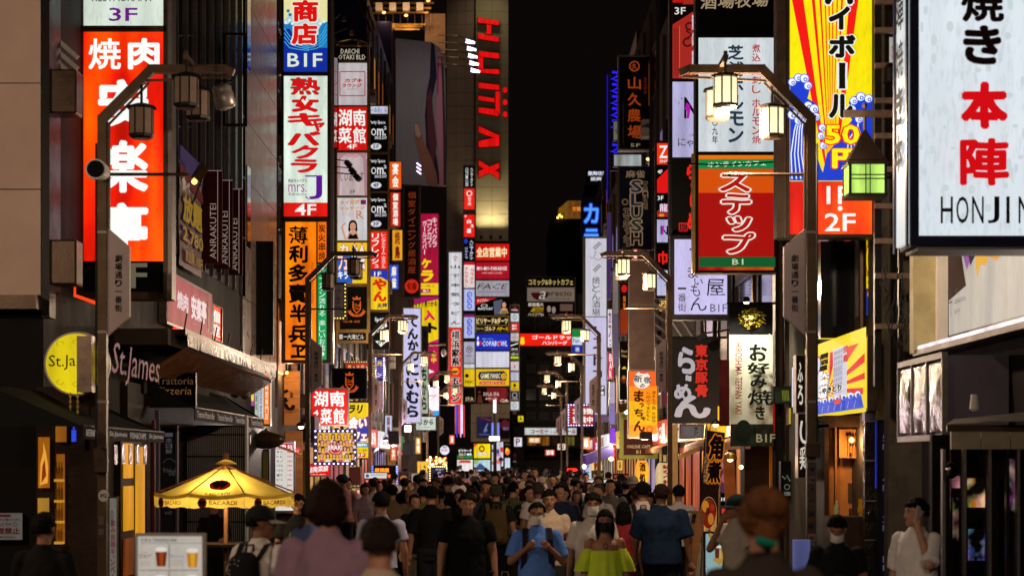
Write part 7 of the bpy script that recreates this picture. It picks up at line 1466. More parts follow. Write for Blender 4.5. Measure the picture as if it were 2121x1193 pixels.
# emblem on front panel slope
fa=rimp(5); 
for i in range(n):
    a_=rimp(i,.62); b_=rimp(i+1,.62); mid=(a_+b_)/2
    if mid.y < Z-.2 and abs(mid.x-px) < .25:
        t=.62; ctr=Vector((mid.x,mid.y,apx-.04-(apx-ez)*t-.02*math.sin(math.pi*t)-.03*t+.012)); xd=(b_-a_).normalized(); sl=(Vector((mid.x-px,mid.y-Z,0))/t*.3+Vector((0,0,-(apx-ez)*.3))).normalized()
        nn=Vector((0,-1,0)).cross(xd); up=-sl; off=xd.cross(up); off=off if off.z>0 else -off
        A=[2*math.pi*q/24 for q in range(24)]
        part('printed_shape', MB().add([ctr+xd*.115*math.cos(q)+up*.12*math.sin(q)+off*.012 for q in A],[tuple(range(24))]), ink('#1c0606'), T)
        part('printed_shape', MB().add([ctr+xd*.11*math.cos(q)+up*.115*math.sin(q)+off*.016 for q in A],[tuple(range(24))]), ink('#c81c10'), T)
        part('printed_shape', MB().add([ctr+xd*x*2.3+up*y*3+off*.02 for x,y in ((-.042,.012),(-.02,.03),(-.004,.018),(.004,.03),(.02,.02),(.042,.014),(.03,-.008),(.012,-.03),(0,-.012),(-.012,-.034),(-.03,-.01))],[tuple(range(11))]), ink('#180404'), T)
        c2=ctr-up*.22; vs2,fs=fit('BACARDI',-.13,.13,-.03,.03,.02); part('lettering', MB().add([c2+xd*u+up*v*1.5+off*.015 for u,v,_k in vs2],fs), ink('#180c08'), T)
part('bulb', MB().ell((at(441,20.9),20.95,hz(1027,20.9)),(.03,.03,.035),8,6), emis('#ffd060',9,0), T)
ld=bpy.data.lights.new('parasol_light','POINT'); ld.energy=26; ld.color=(1,.82,.5); ld.shadow_soft_size=.04
lo=bpy.data.objects.new('parasol_light',ld); C.objects.link(lo); lo.parent=T; lo.location=(at(441,20.9)-px,-.3,hz(1030,20.9))
# table under it
T=thing('bar_table','dark round bar table under the parasol','table',(px,Z,0)); part('tabletop', MB().lathe((px,Z,hz(1130,Z)),[(.38,0),(.38,.03)],20), MT['darkwood'], T); part('leg', MB().tube([(px+.05,Z+.1,0),(px+.05,Z+.1,hz(1130,Z))],.03,8), BK, T)
# menu a-board right
def rb_(S):
    S.p([(1464,1108),(1512,1108),(1512,1193),(1464,1193)],'#8ab0b4'); S.t('夏のビアガーデン',1476,1112,1504,1116,'#a01818',.03); S.r(1476,1110,1481,1116,'#a01818'); S.p([(1466,1106),(1472,1102),(1482,1124),(1476,1128)],'#a87820'); S.p([(1480,1132),(1490,1132),(1489,1156),(1481,1156)],'#5a2810'); S.p([(1491,1132),(1501,1132),(1500,1158),(1492,1158)],'#c89818'); S.r(1480,1130,1501,1134,'#e8e0d0')
    S.p([(1478,1154),(1504,1158),(1490,1170),(1476,1160)],'#b08a40'); S.e(1492,1192,16,12,'#3a8a28'); S.e(1492,1190,8,6,'#88a838'); S.e(1493,1186,4,4,'#d8a868'); S.e(1490,1150,32,46,'#507078',.8,a0=150,a1=240)
sign('a_board_menu','pale blue lit standing menu with beer mugs and salad at the lower right', FR(20), 1458,1100,1518,1262,[(1462,1105,1514,1258,'#9ab8bc',D(lit=.85,draw=rb_,vary=.15))],fm=MT['darkwood'],fw=2.6,depth=.06,cat='menu board')
single('screen','pale lilac lit screen low beside the right post','screen',MB().box(at(1645,17),at(1678,17),17,17.1,0,hz(1118,17)),emis('#6a70b0',.6,.7),base=(at(1660,17),17,0))
# stools and wooden A frame at right
T=thing('wooden_stand','leaning wooden frame stand behind the man in navy','stand',(at(1432,24),24,0))
part('board', MB().bar((at(1418,24),24,.2),(at(1440,24),24.2,hz(1062,24)),.06,.3), surf('tan_board','#6a5230',.6,.3,4), T); part('board', MB().bar((at(1450,24),23.9,hz(1062,24)),(at(1414,24),23.7,.2),.1,.04), MT['wood'], T); part('bar', MB().box(at(1415,24),at(1452,24),23.9,24,hz(1062,24),hz(1057,24)), surf('tan_board','#6a5230'), T)
T=thing('timber_frame','tan timber post with a slanting beam behind the ramen banner','timber frame',(at(1400,43),43,0))
part('post', MB().box(at(1393,43),at(1404,43),43,43.1,0,hz(878,43)), surf('tan_timber',(.38,.26,.12),.6,.3,3), T); part('beam', MB().bar((at(1404,43),43,hz(948,43)),(at(1455,43),43,hz(925,43)),.1), surf('tan_timber','#806030'), T)
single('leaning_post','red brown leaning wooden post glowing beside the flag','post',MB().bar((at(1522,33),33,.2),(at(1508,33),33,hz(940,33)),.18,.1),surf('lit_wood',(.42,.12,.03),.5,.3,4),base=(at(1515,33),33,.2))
sign('poster','pink and red picture posters glowing between the flag and the brown column', FR(36), 1492,940,1510,1090,[(1493,941,1509,1020,'#803048',D(lit=.6,draw=lambda S:(S.e(1500,960,6,10,'#d88aa0'),S.e(1500,990,6,10,'#c86880')))),(1493,1022,1509,1088,'#0c0808',D(lit=0,draw=lambda S:(setattr(S,'lit',1),S.t('1F',1494,1030,1504,1037,W,.04),S.t('酒場',1494,1052,1509,1064,'#e03038',.05),S.t('炎',1496,1068,1508,1080,'#e02010',.05))))],fm=BK,fw=1,cat='poster')
T=thing('bulb_lamp','warm bare bulbs and copper lamp above the tilted flag','lamp',(at(1516,32),32,hz(965,32)))
part('lamp_shade', MB().lathe((at(1512,32),32,hz(945,32)),[(.12,-.05),(.1,.03),(.03,.07)],14), MT['gold'], T); part('bulb', MB().ell((at(1512,32),31.98,hz(951,32)),(.05,.05,.04),10,6), emis('#ffd890',8,0), T); part('bulb', MB().ell((at(1535,32),32,hz(967,32)),(.035,.035,.035),8,6), emis('#ffc060',9,0), T)
ld=bpy.data.lights.new('bulb_light','POINT'); ld.energy=14; ld.color=(1,.55,.22); ld.shadow_soft_size=.05
lo=bpy.data.objects.new('bulb_light',ld); C.objects.link(lo); lo.parent=T; lo.location=Vector((at(1514,31.6),31.6,hz(958,32)))-BASE[T]
sign('hanging_sign','small white sign with red frame and dark kana below the ramen banner', FR(44), 1408,878,1458,908,[(1410,880,1456,906,'#7a7478',D(lit=.45,draw=lambda S:(S.box(1413,882,1453,904,1,'#801820'),S.vt('ラン',1437,884,1446,900,'#181418',.05))))],fm=BK,fw=1)
sign('hanging_sign','pink edged small sign beside the pig sign', FR(56), 1370,802,1390,842,[(1371,803,1389,841,'#7a3040',D(lit=.4))],fm=BM,fw=.8)
sign('banner_sign','dim red white green striped banner behind the floodlight', FR(57), 1372,884,1412,942,[(1373,885,1411,902,'#602010',D(lit=.35)),(1373,902,1411,922,'#8a8478',D(lit=.35)),(1373,922,1411,941,'#1c3c1c',D(lit=.35))],fm=BK,fw=.6)
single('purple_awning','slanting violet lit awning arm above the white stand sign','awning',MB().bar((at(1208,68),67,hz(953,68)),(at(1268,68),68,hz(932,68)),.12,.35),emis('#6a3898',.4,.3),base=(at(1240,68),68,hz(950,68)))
sign('vertical_sign','violet glowing small sign beside the tall narrow white sign', FR(74), 1263,885,1275,918,[(1264,886,1274,917,'#9040e0',D(lit=1.0))],fm=NV,fw=.8)
sign('vertical_sign','pale violet strip signs behind the last right lamp post', FR(76), 1262,790,1274,880,[(1263,792,1273,835,'#b8b4d8',D(lit=.8)),(1263,838,1273,878,'#8a7ac0',D(lit=.8))],fm=STL,fw=.8)
sign('vertical_sign','thin cream edge lit vertical sign left of the brown blank sign', FR(70), 1269,560,1281,760,[(1270,562,1280,650,'#a89c98',D(lit=.5)),(1270,652,1280,758,'#8a7898',D(lit=.45))],fm=MT['steel'],fw=1)
sign('vertical_sign','violet stained vertical strip beside the tall white skewer sign', FR(78), 1257,440,1266,620,[(1258,442,1265,618,'#5a3a8a',D(lit=.4))],fm=STL,fw=.8)
# ------------------------------------------------------------------ street lamps
lamp_metal=surf('lamp_bronze',(.10,.064,.042),.4,.3,6,.5,.08)
plate_m=surf('plate_grey',(.5,.40,.41),.5,.12,3,0,.05)
pane_on=emis('#fff2c0',1.45,.35,False); pane_off=surf('frosted_glass_off',(.26,.18,.14),.3,.15,6,0,.05)
pane_mesh=MB().box(-.042,.042,-.004,.004,-.125,.125).mesh(name='glass_pane'); pane_mesh.materials.append(pane_on)
def lantern(T, x, y, ztop, lit, hang):
    """eight sided lantern hanging at (x,y), top of its roof at ztop"""
    c=Vector((x,y,ztop)); r=.118
    mb=MB(); rot=math.pi/8
    mb.lathe(c,[(.150,-.035),(.155,-.05),(.150,-.03),(.06,0)],8,rot=rot)
    mb.lathe(c,[(.09,-.355),(.125,-.335),(.13,-.31),(.12,-.31)],8,rot=rot)
    for k in range(8):
        a=rot+k*math.pi/4; mb.bar(c+Vector((r*math.cos(a),r*math.sin(a),-.31)),c+Vector((r*math.cos(a),r*math.sin(a),-.045)),.016)
    mb.tube([c,c+Vector((0,0,hang))],.014,6)
    L_=part('lantern', mb, MT['black_metal'] if not lit else lamp_metal, T)
    for k in range(8):
        a=k*math.pi/4; o=bpy.data.objects.new('glass_pane',pane_mesh); C.objects.link(o); o.parent=L_
        o.location=c+Vector((r*.93*math.cos(a),r*.93*math.sin(a),-.18)); o.rotation_euler=(0,0,a+math.pi/2)
        o.material_slots[0].link='OBJECT'; o.material_slots[0].material=pane_on if lit else pane_off
    return L_
LAMP_W=560
def street_lamp(label, side, lit, plate=True):
    T=thing('street_lamp',label,'street lamp',(0,0,0),'street lamps along both kerbs'); s=-side   # arm points to the street
    part('post', MB().box(-.045,.045,-.045,.045,0,5.37).box(s*.06-.012,s*.06+.012,-.03,.03,3.2,5.30), lamp_metal, T)
    part('foot', MB().box(-.1,.1,-.1,.1,-.117,.1), lamp_metal, T)
    part('arm', MB().bar((0,0,5.34),(s*.50,0,5.84),.09).bar((s*.46,0,5.835),(s*1.22,0,5.835),.085).bar((s*.06,0,5.28),(s*.47,0,5.70),.022).bar((s*.44,0,5.72),(s*1.29,0,5.76),.022), lamp_metal, T)
    part('tip', MB().bar((s*1.2,0,5.85),(s*1.32,0,5.80),.07), lamp_metal, T)
    part('cross_arm', MB().bar((s*.9,-.42,5.875),(s*.9,.42,5.875),.05).tube([(s*.9,-.38,5.87),(s*.9,-.38,5.94)],.02), lamp_metal, T)
    part('bracing_rod', MB().tube([(s*.05,0,4.78),(s*.82,0,4.78)],.018,6).tube([(s*.80,0,4.78),(s*.88,0,4.78)],.03,6,.004), lamp_metal, T)
    lantern(T, s*.39, 0, 5.49, lit, .2); lantern(T, s*.90, -.36, 5.73, lit, .15); lantern(T, s*.90, .36, 5.73, lit, .15)
    if lit:
        ld=bpy.data.lights.new('lamp_light','POINT'); ld.energy=LAMP_W; ld.color=(1,.74,.5); ld.shadow_soft_size=.12
        lo=bpy.data.objects.new('lamp_light',ld); C.objects.link(lo); lo.parent=T; lo.location=(s*.75,0,5.15)
    if plate:
        a,b=(s*.055,s*.275); mb=MB(); q=[(a,4.24),(a,3.16),(b,3.35),(b,4.05)]
        mb.add([(x,-.03,z) for x,z in q]+[(x,.03,z) for x,z in q],[(0,1,2,3),(7,6,5,4),(0,4,5,1),(1,5,6,2),(2,6,7,3),(3,7,4,0)])
        Pp=part('name_plate', mb, plate_m, T); mm=MB()
        for k,c in enumerate('劇場通り一番街'):
            z1=3.97-k*.083; xm=(a+b)/2; 
            vs,fs=fit(c,xm-.036,xm+.036,z1-.074 if c!='一' else z1-.042,z1 if c!='一' else z1-.032,.03); mm.add([(u,-.034-.0004*_k,v) for u,v,_k in vs],fs)
        part('lettering', mm, ink('#1c1210'), Pp)
    return T
L1=street_lamp('unlit street lamp, nearest on the left kerb, before the red sign',-1,False); L1.location=(-4.04,20,.117)
L2=street_lamp('lit street lamp, nearest on the right kerb, before the highball sign',1,True); L2.location=(3.08,20,.117)
L3=street_lamp('third lit lamp of the left kerb in front of the lavender kana sign',-1,True); L3.location=(-3.68,54.4,.117)
for lb,o,X,Z in (('second lamp of the left kerb, unlit, behind the orange sign column',L1,-3.75,37.9),('fourth lit lamp of the left kerb',L3,-3.84,73),('fifth lit lamp of the left kerb',L3,-3.46,89),('sixth lit lamp of the left kerb, small and far',L3,-3.5,105),
    ('second lit lamp of the right kerb beside the tall white skewer sign',L2,3.15,37.9),('third lit lamp of the right kerb crossing the tall white sign',L2,2.59,54.4),('fourth lit lamp of the right kerb above the 24 hour sign',L2,2.85,73),('fifth lit lamp of the right kerb',L2,2.8,89),('sixth lit lamp of the right kerb, small and far',L2,3.0,105),('lit lamp of the left kerb behind the camera',L3,-4.0,2.2),('lit lamp added unseen at the side street corner to light the beige wall',L3,-8.6,13.5),
    ('lit lamp of the right kerb behind the camera',L2,3.1,2.2)):
    copy_tree(o,loc=(X,Z,.117),label=lb)  # side street corner lamp is unseen, added to light the beige wall
# lit shop fronts along both pavements
SF=[(-1,50.2,50.5,'#e07820','',''),(-1,50.5,56,'#d8a050','中華料理','#101010'),(-1,56.5,62,'#c84858','居酒屋','#e8b010'),(-1,62.6,69,'#e0b880','刺身と酒','#1838a0'),(-1,69.6,76,'#d85820','焼き鳥','#d01810'),(-1,77,84,'#b0a0d8','カラオケ館','#e8e8f0'),(-1,85,92,'#e09040','とんかつ','#c81810'),(-1,93,101,'#d8c0a0','喫茶','#188040'),
    (1,34,40,'#d86818','鉄板焼','#a01008'),(1,41.5,47,'#d88838','ラーメン','#e8b010'),(1,47.5,53,'#c83c20','餃子酒場','#f0e0c0'),(1,53.6,60,'#e0a860','もつ鍋','#c81810'),(1,61.6,68,'#c8b0e0','ゲーム','#3038c0'),(1,68.6,76,'#e08c50','海鮮丼','#1868a0'),(1,77,85,'#d87838','立ち飲み','#d8a818'),(1,86,96,'#e0c8b0','薬局','#e8e8f0'),(1,97,108,'#d89050','寿司','#a01810')]
for i,(sd,z0,z1,gc,tx,fc) in enumerate(SF):
    if not tx: continue
    X=-5.05 if sd<0 else 4.68; P=LW(X) if sd<0 else RW(X); nm='%s shop front with %s lit name board, %s on the %s side'%(['amber','cream','rosy','warm'][i%4],{'#c8':'red','#10':'black','#e8':'pale or yellow','#18':'blue or green','#d0':'red','#a0':'dark red','#f0':'cream','#30':'blue','#d8':'gold'}[fc[:3]],['','nearest','second','third','fourth','fifth','sixth','farthest','nearest','second','third','fourth','fifth','sixth','seventh','eighth','farthest'][i],'left' if sd<0 else 'right')
    T=thing('shop_unit',nm,'shop',(X,(z0+z1)/2,0)); s_=-sd
    u0,u1=(z0,z1) if sd<0 else (-z1,-z0); n_=int((z1-z0)/1.4)
    for k in range(n_):
        a=u0+(u1-u0)*k/n_+.05; b=u0+(u1-u0)*(k+1)/n_-.05
        part('glass_pane', MB().add([P.to3(a,.35,.02),P.to3(b,.35,.02),P.to3(b,2.35,.02),P.to3(a,2.35,.02)],[(0,1,2,3)]), emis(gc,.75,.85), T)
        part('mullion', MB().add([P.to3(a-.08,.1,.02),P.to3(a,.1,.06),P.to3(a,2.4,.06),P.to3(a-.08,2.4,.02)],[(0,1,2,3)]), MT['darkwood'], T)
    fb=MB(); vs=[P.to3(u,v,o) for o in (0,.22) for v in (2.5,3.15) for u in (u0+.1,u1-.1)]; fb.add(vs,[(4,5,7,6),(0,2,3,1),(0,1,5,4),(2,6,7,3),(0,4,6,2),(1,3,7,5)])
    f_=part('name_board', fb, emis(fc,.9,.3) if fc!='#101010' else BK, T)
    S=Sign(P,.95,.004); S.off0=.225; c_=(u0+u1)/2; vs2,fs2=fit(tx,c_-1.6,c_+1.6,2.58,3.07,.04); S.put('lettering','#f4ecdc' if fc not in('#f0e0c0','#e8e8f0','#e8b010','#d8a818') else '#801008',vs2,fs2); S.build(f_)
    if i%3!=1:
        aw=MB(); vs=[P.to3(u,v,o) for (v,o) in ((2.5,.1),(2.36,.45),(2.22,.45)) for u in (u0+.2,u1-.2)]; aw.add(vs,[(0,1,3,2),(2,3,5,4)]); part('awning_cloth', aw, surf('awn_%d'%(i%3),[(.25,.03,.02),(.05,.05,.06),(.3,.12,.04)][i%3],.8,.3,5), T)
# small lamps added under both eaves for side light on the crowd
for i,(X,Z,e,c,nm) in enumerate(((-4.4,43,120,(1,.8,.7),'price menu board'),(-4.3,51,130,(1,.5,.45),'red brush sign shop'),(-4.3,60,150,(1,.75,.8),'yellow 3F sign shop'),(-4.3,72,170,(.9,.75,1),'bulb cluster'),(-4.2,88,190,(1,.8,.7),'ramen sign'),
    (4.3,40.5,70,(1,.6,.35),'ramen banner'),(4.0,47,130,(1,.75,.45),'orange paper lantern'),(4.0,57,150,(1,.6,.35),'price poster'),(4.0,68,170,(.95,.8,1),'violet awning arm'),(4.0,85,190,(1,.8,.75),'last right shops'))):
    T=thing('eave_fill_lamp','small round fill lamp added under the eave near the '+nm,'lamp',(X,Z,2.75))
    part('shade', MB().lathe((X,Z,2.75),[(.11,0),(.09,.06),(.03,.1)],12), BK, T); part('bulb', MB().ell((X,Z,2.74),(.06,.06,.04),8,6), emis(tuple(c),5,0,False), T)
    ld=bpy.data.lights.new('eave_fill_light','POINT'); ld.energy=e*1.5; ld.color=c; ld.shadow_soft_size=.15
    lo=bpy.data.objects.new('eave_fill_light',ld); C.objects.link(lo); lo.parent=T; lo.location=(0,0,-.15)
for lb,X,Z in (('grey meter box strapped to the near left lamp post',-4.04,19.9),('grey meter box strapped to the near right lamp post',3.08,19.9)):
    T=thing('meter_box',lb,'box',(X,Z,1.9)); part('case', MB().box(X-.07,X+.07,Z-.04,Z+.04,1.9 if X<0 else 2.05,2.15 if X<0 else 2.2), MT['brown_metal'], T, bevel=.01)
    for z in (2.0,2.6,3.3,4.3): part('steel_band', MB().box(X-.052,X+.052,Z+.05,Z+.152,z,z+.025), MT['steel'], T)
    part('conduit', MB().tube([(X-.055 if X<0 else X+.055,Z+.05,2.1),(X-.055 if X<0 else X+.055,Z+.05,5.2)],.011,5), MT['cable'], T)
# more small lit signs filling the far gaps of both rows
MINI=[(806,832,335,392,88,'#e85a10','宴会','orange'),(808,830,398,470,89,'#c02010','個室酒場','deep red'),(812,834,476,540,90,'#e8a020','焼鳥','amber'),(806,826,548,600,91,'#3050c8','麻雀','blue'),(896,908,790,846,104,'#e0d8e8','薬','white'),(1258,1268,640,720,82,'#e8e0f0','カフェ','white'),(1259,1270,730,786,83,'#d82060','BAR','pink'),(1286,1299,834,850,66,'#e8b020','酒','gold'),
 (1262,1276,922,948,78,'#e03018','牛丼','red'),(1278,1290,952,974,72,'#f0c040','鍋','yellow'),(1094,1120,905,918,124,'#d88a30','喫茶','amber'),(1128,1150,930,944,122,'#c03018','酒場','small red'),(1154,1172,918,932,120,'#e8d8c0','そば','cream'),(1064,1082,905,925,119,'#d8d8e8','P','pale'),(1206,1222,905,930,86,'#e87818','串','orange'),(1230,1244,912,940,84,'#d03088','夜','magenta'),
 (860,872,905,940,88,'#d8a030','寿司','ochre'),(930,942,900,920,108,'#e04020','湯','scarlet'),(797,812,860,905,72,'#c8d0e8','薬局','icy'),(808,822,925,955,70,'#e06020','丼','rust'),(1310,1322,515,560,62,'#c83020','酒蔵','brick red'),(1364,1386,622,645,52,'#e0c060','2F','gold')]
for x0,x1,y0,y1,Z,c,tx,nm in MINI:
    lt=sum(lin(c))>1.1
    def dm(S): S.vt(tx,x0+(x1-x0)*.25,y0+2,x1-(x1-x0)*.25,y1-2,'#701010' if lt else '#f8f0e0',.04) if y1-y0>x1-x0 else S.t(tx,x0+3,y0+2,x1-3,y1-2,'#701010' if lt else '#f8f0e0',.04)
    sign('small_sign',nm+' small lit sign in the '+('left' if x0<1045 else 'right')+' row reading '+tx,FR(Z),x0,y0,x1,y1,[(x0+.8,y0+.8,x1-.8,y1-.8,c,D(draw=dm))],fm=BK,fw=.8)
# fittings on the near posts
def moved(T,X,Z): BASE[T]=Vector((0,0,0))
T=thing('security_camera','pale round security camera fixed to the near left lamp post','camera',(-4.04,20,0)); BASE[T]=Vector((-4.04,20,0))
xx,zz=at(203,19.8),hz(354,19.8)
mb=MB().lathe((0,0,0),[(.10,-.02),(.105,.0),(.085,.2),(.05,.22)],18); mb.v=[(xx+v[0]+.03*v[2]*3, 19.7+v[2], zz+v[1]) for v in mb.v]
part('housing', mb, MT['white_paint'], T, smooth=False)
mb=MB().lathe((0,0,0),[(.085,-.03),(.085,-.022)],18); mb.v=[(xx+v[0],19.7+v[2],zz+v[1]) for v in mb.v]; part('lens', mb, MT['glass'], T)
part('bracket', MB().bar((xx,19.85,zz),(-4.04,20,zz-.05),.04), MT['steel'], T)
T=thing('floodlight','silver drum floodlight hanging at the tip of the near left lamp arm','floodlight',(at(463,20),20,hz(222,20)))
mb=MB().lathe((0,0,0),[(.075,-.12),(.10,-.1),(.10,.02),(.09,.05),(.1,.07),(.07,.11)],18); mb.v=[(at(463,20)+v[0]+v[2]*-.25, 20+v[1], hz(200,20)+v[2]+v[0]*.25) for v in mb.v]
part('housing', mb, surf('alu_drum',(.42,.38,.36),.35,.2,5,.5,.1), T, smooth=True); part('yoke', MB().tube([(at(446,20),20,hz(190,20)),(at(446,20),20,hz(170,20)),(at(482,20),20,hz(168,20)),(at(482,20),20,hz(190,20))],.01,6), BK, T)
T=thing('dome_camera','white dome camera hanging from the fourth left lamp arm','camera',(at(919,72),72,hz(740,72)))
part('mount', MB().tube([(at(890,72.8),72.8,hz(713,72.8)),(at(922,72),72,hz(713,72)),(at(919,72),72,hz(724,72))],.05,8), lamp_metal, T); part('dome', MB().ell((at(919,72),72,hz(731,72)),(.1,.1,.14),12,8), MT['white_paint'], T, smooth=True)
# stickers on the posts
rs=random.Random(8)
T=thing('post_stickers','weathered stickers and scrawls down the near right lamp post','stickers',(3.08,19.94,1.0)); BASE[T]=Vector((0,0,0)); T.location=(0,0,0)
for k in range(11):
    z=hz(940+k*23+rs.uniform(-4,4),20); h_=rs.uniform(.05,.10); w_=rs.uniform(.03,.041); x=3.08+rs.uniform(-.004,.004)
    st_=part('sticker', MB().box(x-w_,x+w_,19.948,19.953,z-h_,z), ink(rs.choice([(.16,.15,.15),(.05,.05,.055),(.22,.2,.19),(.09,.08,.09)])), T)
    vs,fs=fit(rs.choice(['GATE','8MH','OK!','FM','街','酒']),x-w_*.7,x+w_*.7,z-h_*.75,z-h_*.3,.02); part('lettering', MB().add([(u,19.944-.0003*_k,v) for u,v,_k in vs],fs), ink((.015,.015,.015)), st_)
T=thing('post_stickers','round and square stickers low on the near left lamp post','stickers',(0,0,0))
A=[2*math.pi*q/20 for q in range(20)]
for x,y,r,c in ((-4.02,1026,.055,'#c8c4c0'),): part('sticker', MB().add([(x+r*math.cos(t),19.945,hz(y,20)+r*1.1*math.sin(t)) for t in A],[tuple(range(20))]), ink(c), T); vs,fs=fit('PG',x-.03,x+.03,hz(y,20)-.02,hz(y,20)+.02,.05); part('lettering', MB().add([(u,19.94,v) for u,v,_k in vs],fs), ink('#101010'), T)
for y,h_ in ((1070,.08),(1095,.06)): part('sticker', MB().box(-4.07,-4.02,19.945,19.95,hz(y,20)-h_,hz(y,20)+h_*.1), ink('#6a6468'), T)
# lamp with vertical light column and blue led strips at far end
T=thing('street_lamp','white crowned lamp post with a tall light tube and blue light strips near the tower','street lamp',(at(1024,114),114,0))
part('post', MB().box(at(1021.5,114),at(1026.5,114),113.9,114.1,0,hz(850,114)), BK, T); part('light_tube', MB().box(at(1021.5,114),at(1028,114),113.8,113.95,hz(855,114),hz(828,114)), emis('#f0e8f4',1.6,.1), T)
for k in range(6): x=1015+k*3.6; part('crown_lamp', MB().ell((at(x,114),113.8-.2*math.sin(k*.6),hz(908,114)),(.055,.055,.14),8,6), emis('#fff4f0',4,0), T)
for x in (1018,1030):
    for k in range(11): part('led_strip', MB().box(at(x,113.7),at(x+4.5,113.7),113.68,113.7,hz(876+k*2.4+1.0,113.7),hz(876+k*2.4,113.7)), emis('#8090ff',2,0), T)
T=thing('traffic_sign','round blue and red no parking sign on a post at the crossing','traffic sign',(at(1037,112),112,0))
for (x,y,r,cc) in ((1037,951,.11,'#c01828'),): pass
def disc(x,y,r,Y,col,nm='sign_face'): part(nm, MB().add([(x+r*math.cos(t),Y,y+r*math.sin(t)) for t in A],[tuple(range(20))]), ink(col,.4), T)
xx=at(1037.5,112); disc(xx,hz(951,112),.13,111.9,'#c01828'); disc(xx,hz(951,112),.1,111.89,'#1838a0'); part('post', MB().tube([(xx,112,0),(xx,112,hz(945,112))],.03,8), STL, T)
T=thing('traffic_sign','pair of small round signs on a post left of the dark office block','traffic sign',(at(1066,120),120,0)); xx=at(1066,120)
disc(xx,hz(942,120),.1,119.9,'#b02840'); disc(xx,hz(950,120),.1,119.9,'#2040b0'); part('sign_plate', MB().box(xx-.1,xx+.1,119.88,119.9,hz(957,120),hz(954,120)), MT['white_paint'], T); part('post', MB().tube([(xx,120,0),(xx,120,hz(936,120))],.025,8), STL, T)
# overhead cable
T=single('overhead_cable','thin black cable running across the street at the right','cable',MB().tube([(at(1380,31),31,hz(338,31)),(at(1500,31),31,hz(342,31)),(at(1620,31),31,hz(335,31))],.012,5),MT['cable'],base=(at(1500,31),31,hz(340,31)))
# clutter: AC units, cable runs and brackets on the left facades
for i,(x,y,Z) in enumerate(((640,790,56),(628,830,50),(845,930,78),(815,906,70))):
    T=thing('speaker' if i==3 else 'air_conditioner',['grey air unit box by the wooden sign','small air unit low beside the amber planks','square black speaker box right of the yellow 3F sign','dark wall speaker near the left lamps'][i],'speaker' if i==3 else 'air unit',(at(x,Z),Z,hz(y+14,Z)))
    part('case', MB().box(at(x-11,Z),at(x+11,Z),Z,Z+.35,hz(y+14,Z),hz(y-14,Z)), MT['brown_metal'] if i<2 else BK, T, bevel=.02)
single('bright_lamp','bright white square floodlight right of the yellow 3F sign','floodlight',MB().box(at(838,76),at(851,76),76,76.1,hz(894,76),hz(881,76)),emis('#ffe8f4',6,0),base=(at(844,76),76,hz(894,76)))
single('lamp_globe','small warm lamp beneath the violet awning arm','lamp',MB().ell((at(1210,66),66,hz(966,66)),(.07,.07,.08),10,8),emis('#ffe0b0',4,0),base=(at(1210,66),66,hz(966,66)))
single('lamp_globe','warm lamp right of the white stand sign','lamp',MB().ell((at(1266,66),66,hz(950,66)),(.09,.09,.07),10,8),emis('#ffd080',5,0),base=(at(1266,66),66,hz(950,66)))
# ------------------------------------------------------------------ people
def remesh(mb, vox, smooth=4, folds=0, seed=0, fac=.5):
    me=mb.mesh(); o=bpy.data.objects.new('tmp',me); _to.hide_viewport=True; _S2.collection.objects.link(o)
    r=o.modifiers.new('r','REMESH'); r.mode='VOXEL'; r.voxel_size=vox
    s=o.modifiers.new('s','SMOOTH'); s.iterations=smooth; s.factor=fac
    out=evaluated(o)
    bpy.data.objects.remove(o); bpy.data.meshes.remove(me)
    if folds:
        nn=[v.normal.copy() for v in out.vertices]
        for v,n in zip(out.vertices,nn):
            p=v.co; q=Vector((p.x*9+seed,p.y*9,p.z*5)); w_=mnoise.noise(q)+.6*mnoise.noise(Vector((p.x*22+p.z*9,p.y*22,p.z*16+seed)))
            v.co=p+n*folds*w_
    out.polygons.foreach_set('use_smooth',[True]*len(out.polygons)); out.materials.clear(); return out
def eloft(mb, rings, n=16):
    vs=[]
    for (c,rx,ry) in rings:
        for j in range(n): a=2*math.pi*j/n; vs.append((c[0]+rx*math.cos(a),c[1]+ry*math.sin(a),c[2]))
    k=len(rings); fs=[(i*n+j,i*n+(j+1)%n,(i+1)*n+(j+1)%n,(i+1)*n+j) for i in range(k-1) for j in range(n)]
    fs.append(tuple(range(n))[::-1]); fs.append(tuple((k-1)*n+j for j in range(n))); mb.add(vs,fs)
def limb(mb, pts, rs, n=10):
    pts=[Vector(p) for p in pts]
    for i in range(len(pts)-1): mb.tube([pts[i],pts[i+1]],rs[i],n,rs[i+1])
    for p,r in zip(pts,rs): mb.ell(p,(r,r,r),n,7)
def head_pts(yaw,pitch,o):
    R_=Matrix.Rotation(yaw,3,'Z')@Matrix.Rotation(pitch,3,'X'); return lambda p: Vector(o)+R_@Vector(p)
def rell(mb,H,c,r,n=14,m=10):
    tmp=MB().ell(c,r,n,m); mb.add([H(v) for v in tmp.v],tmp.f)
ARMS=dict(
 down=((.235,.02,1.13),(.255,-.05,.885)), swing=((.23,.10,1.14),(.245,.02,.90)), fwd=((.23,-.06,1.14),(.24,-.22,.95)),
 strap=((.25,-.01,1.13),(.125,-.17,1.265)), hold=((.24,.0,1.13),(.12,-.23,1.10)), phone=((.25,-.14,1.20),(.115,-.10,1.47)), cross=((.245,.0,1.13),(.02,-.21,1.12)), text=((.235,.02,1.12),(.07,-.26,1.14)))
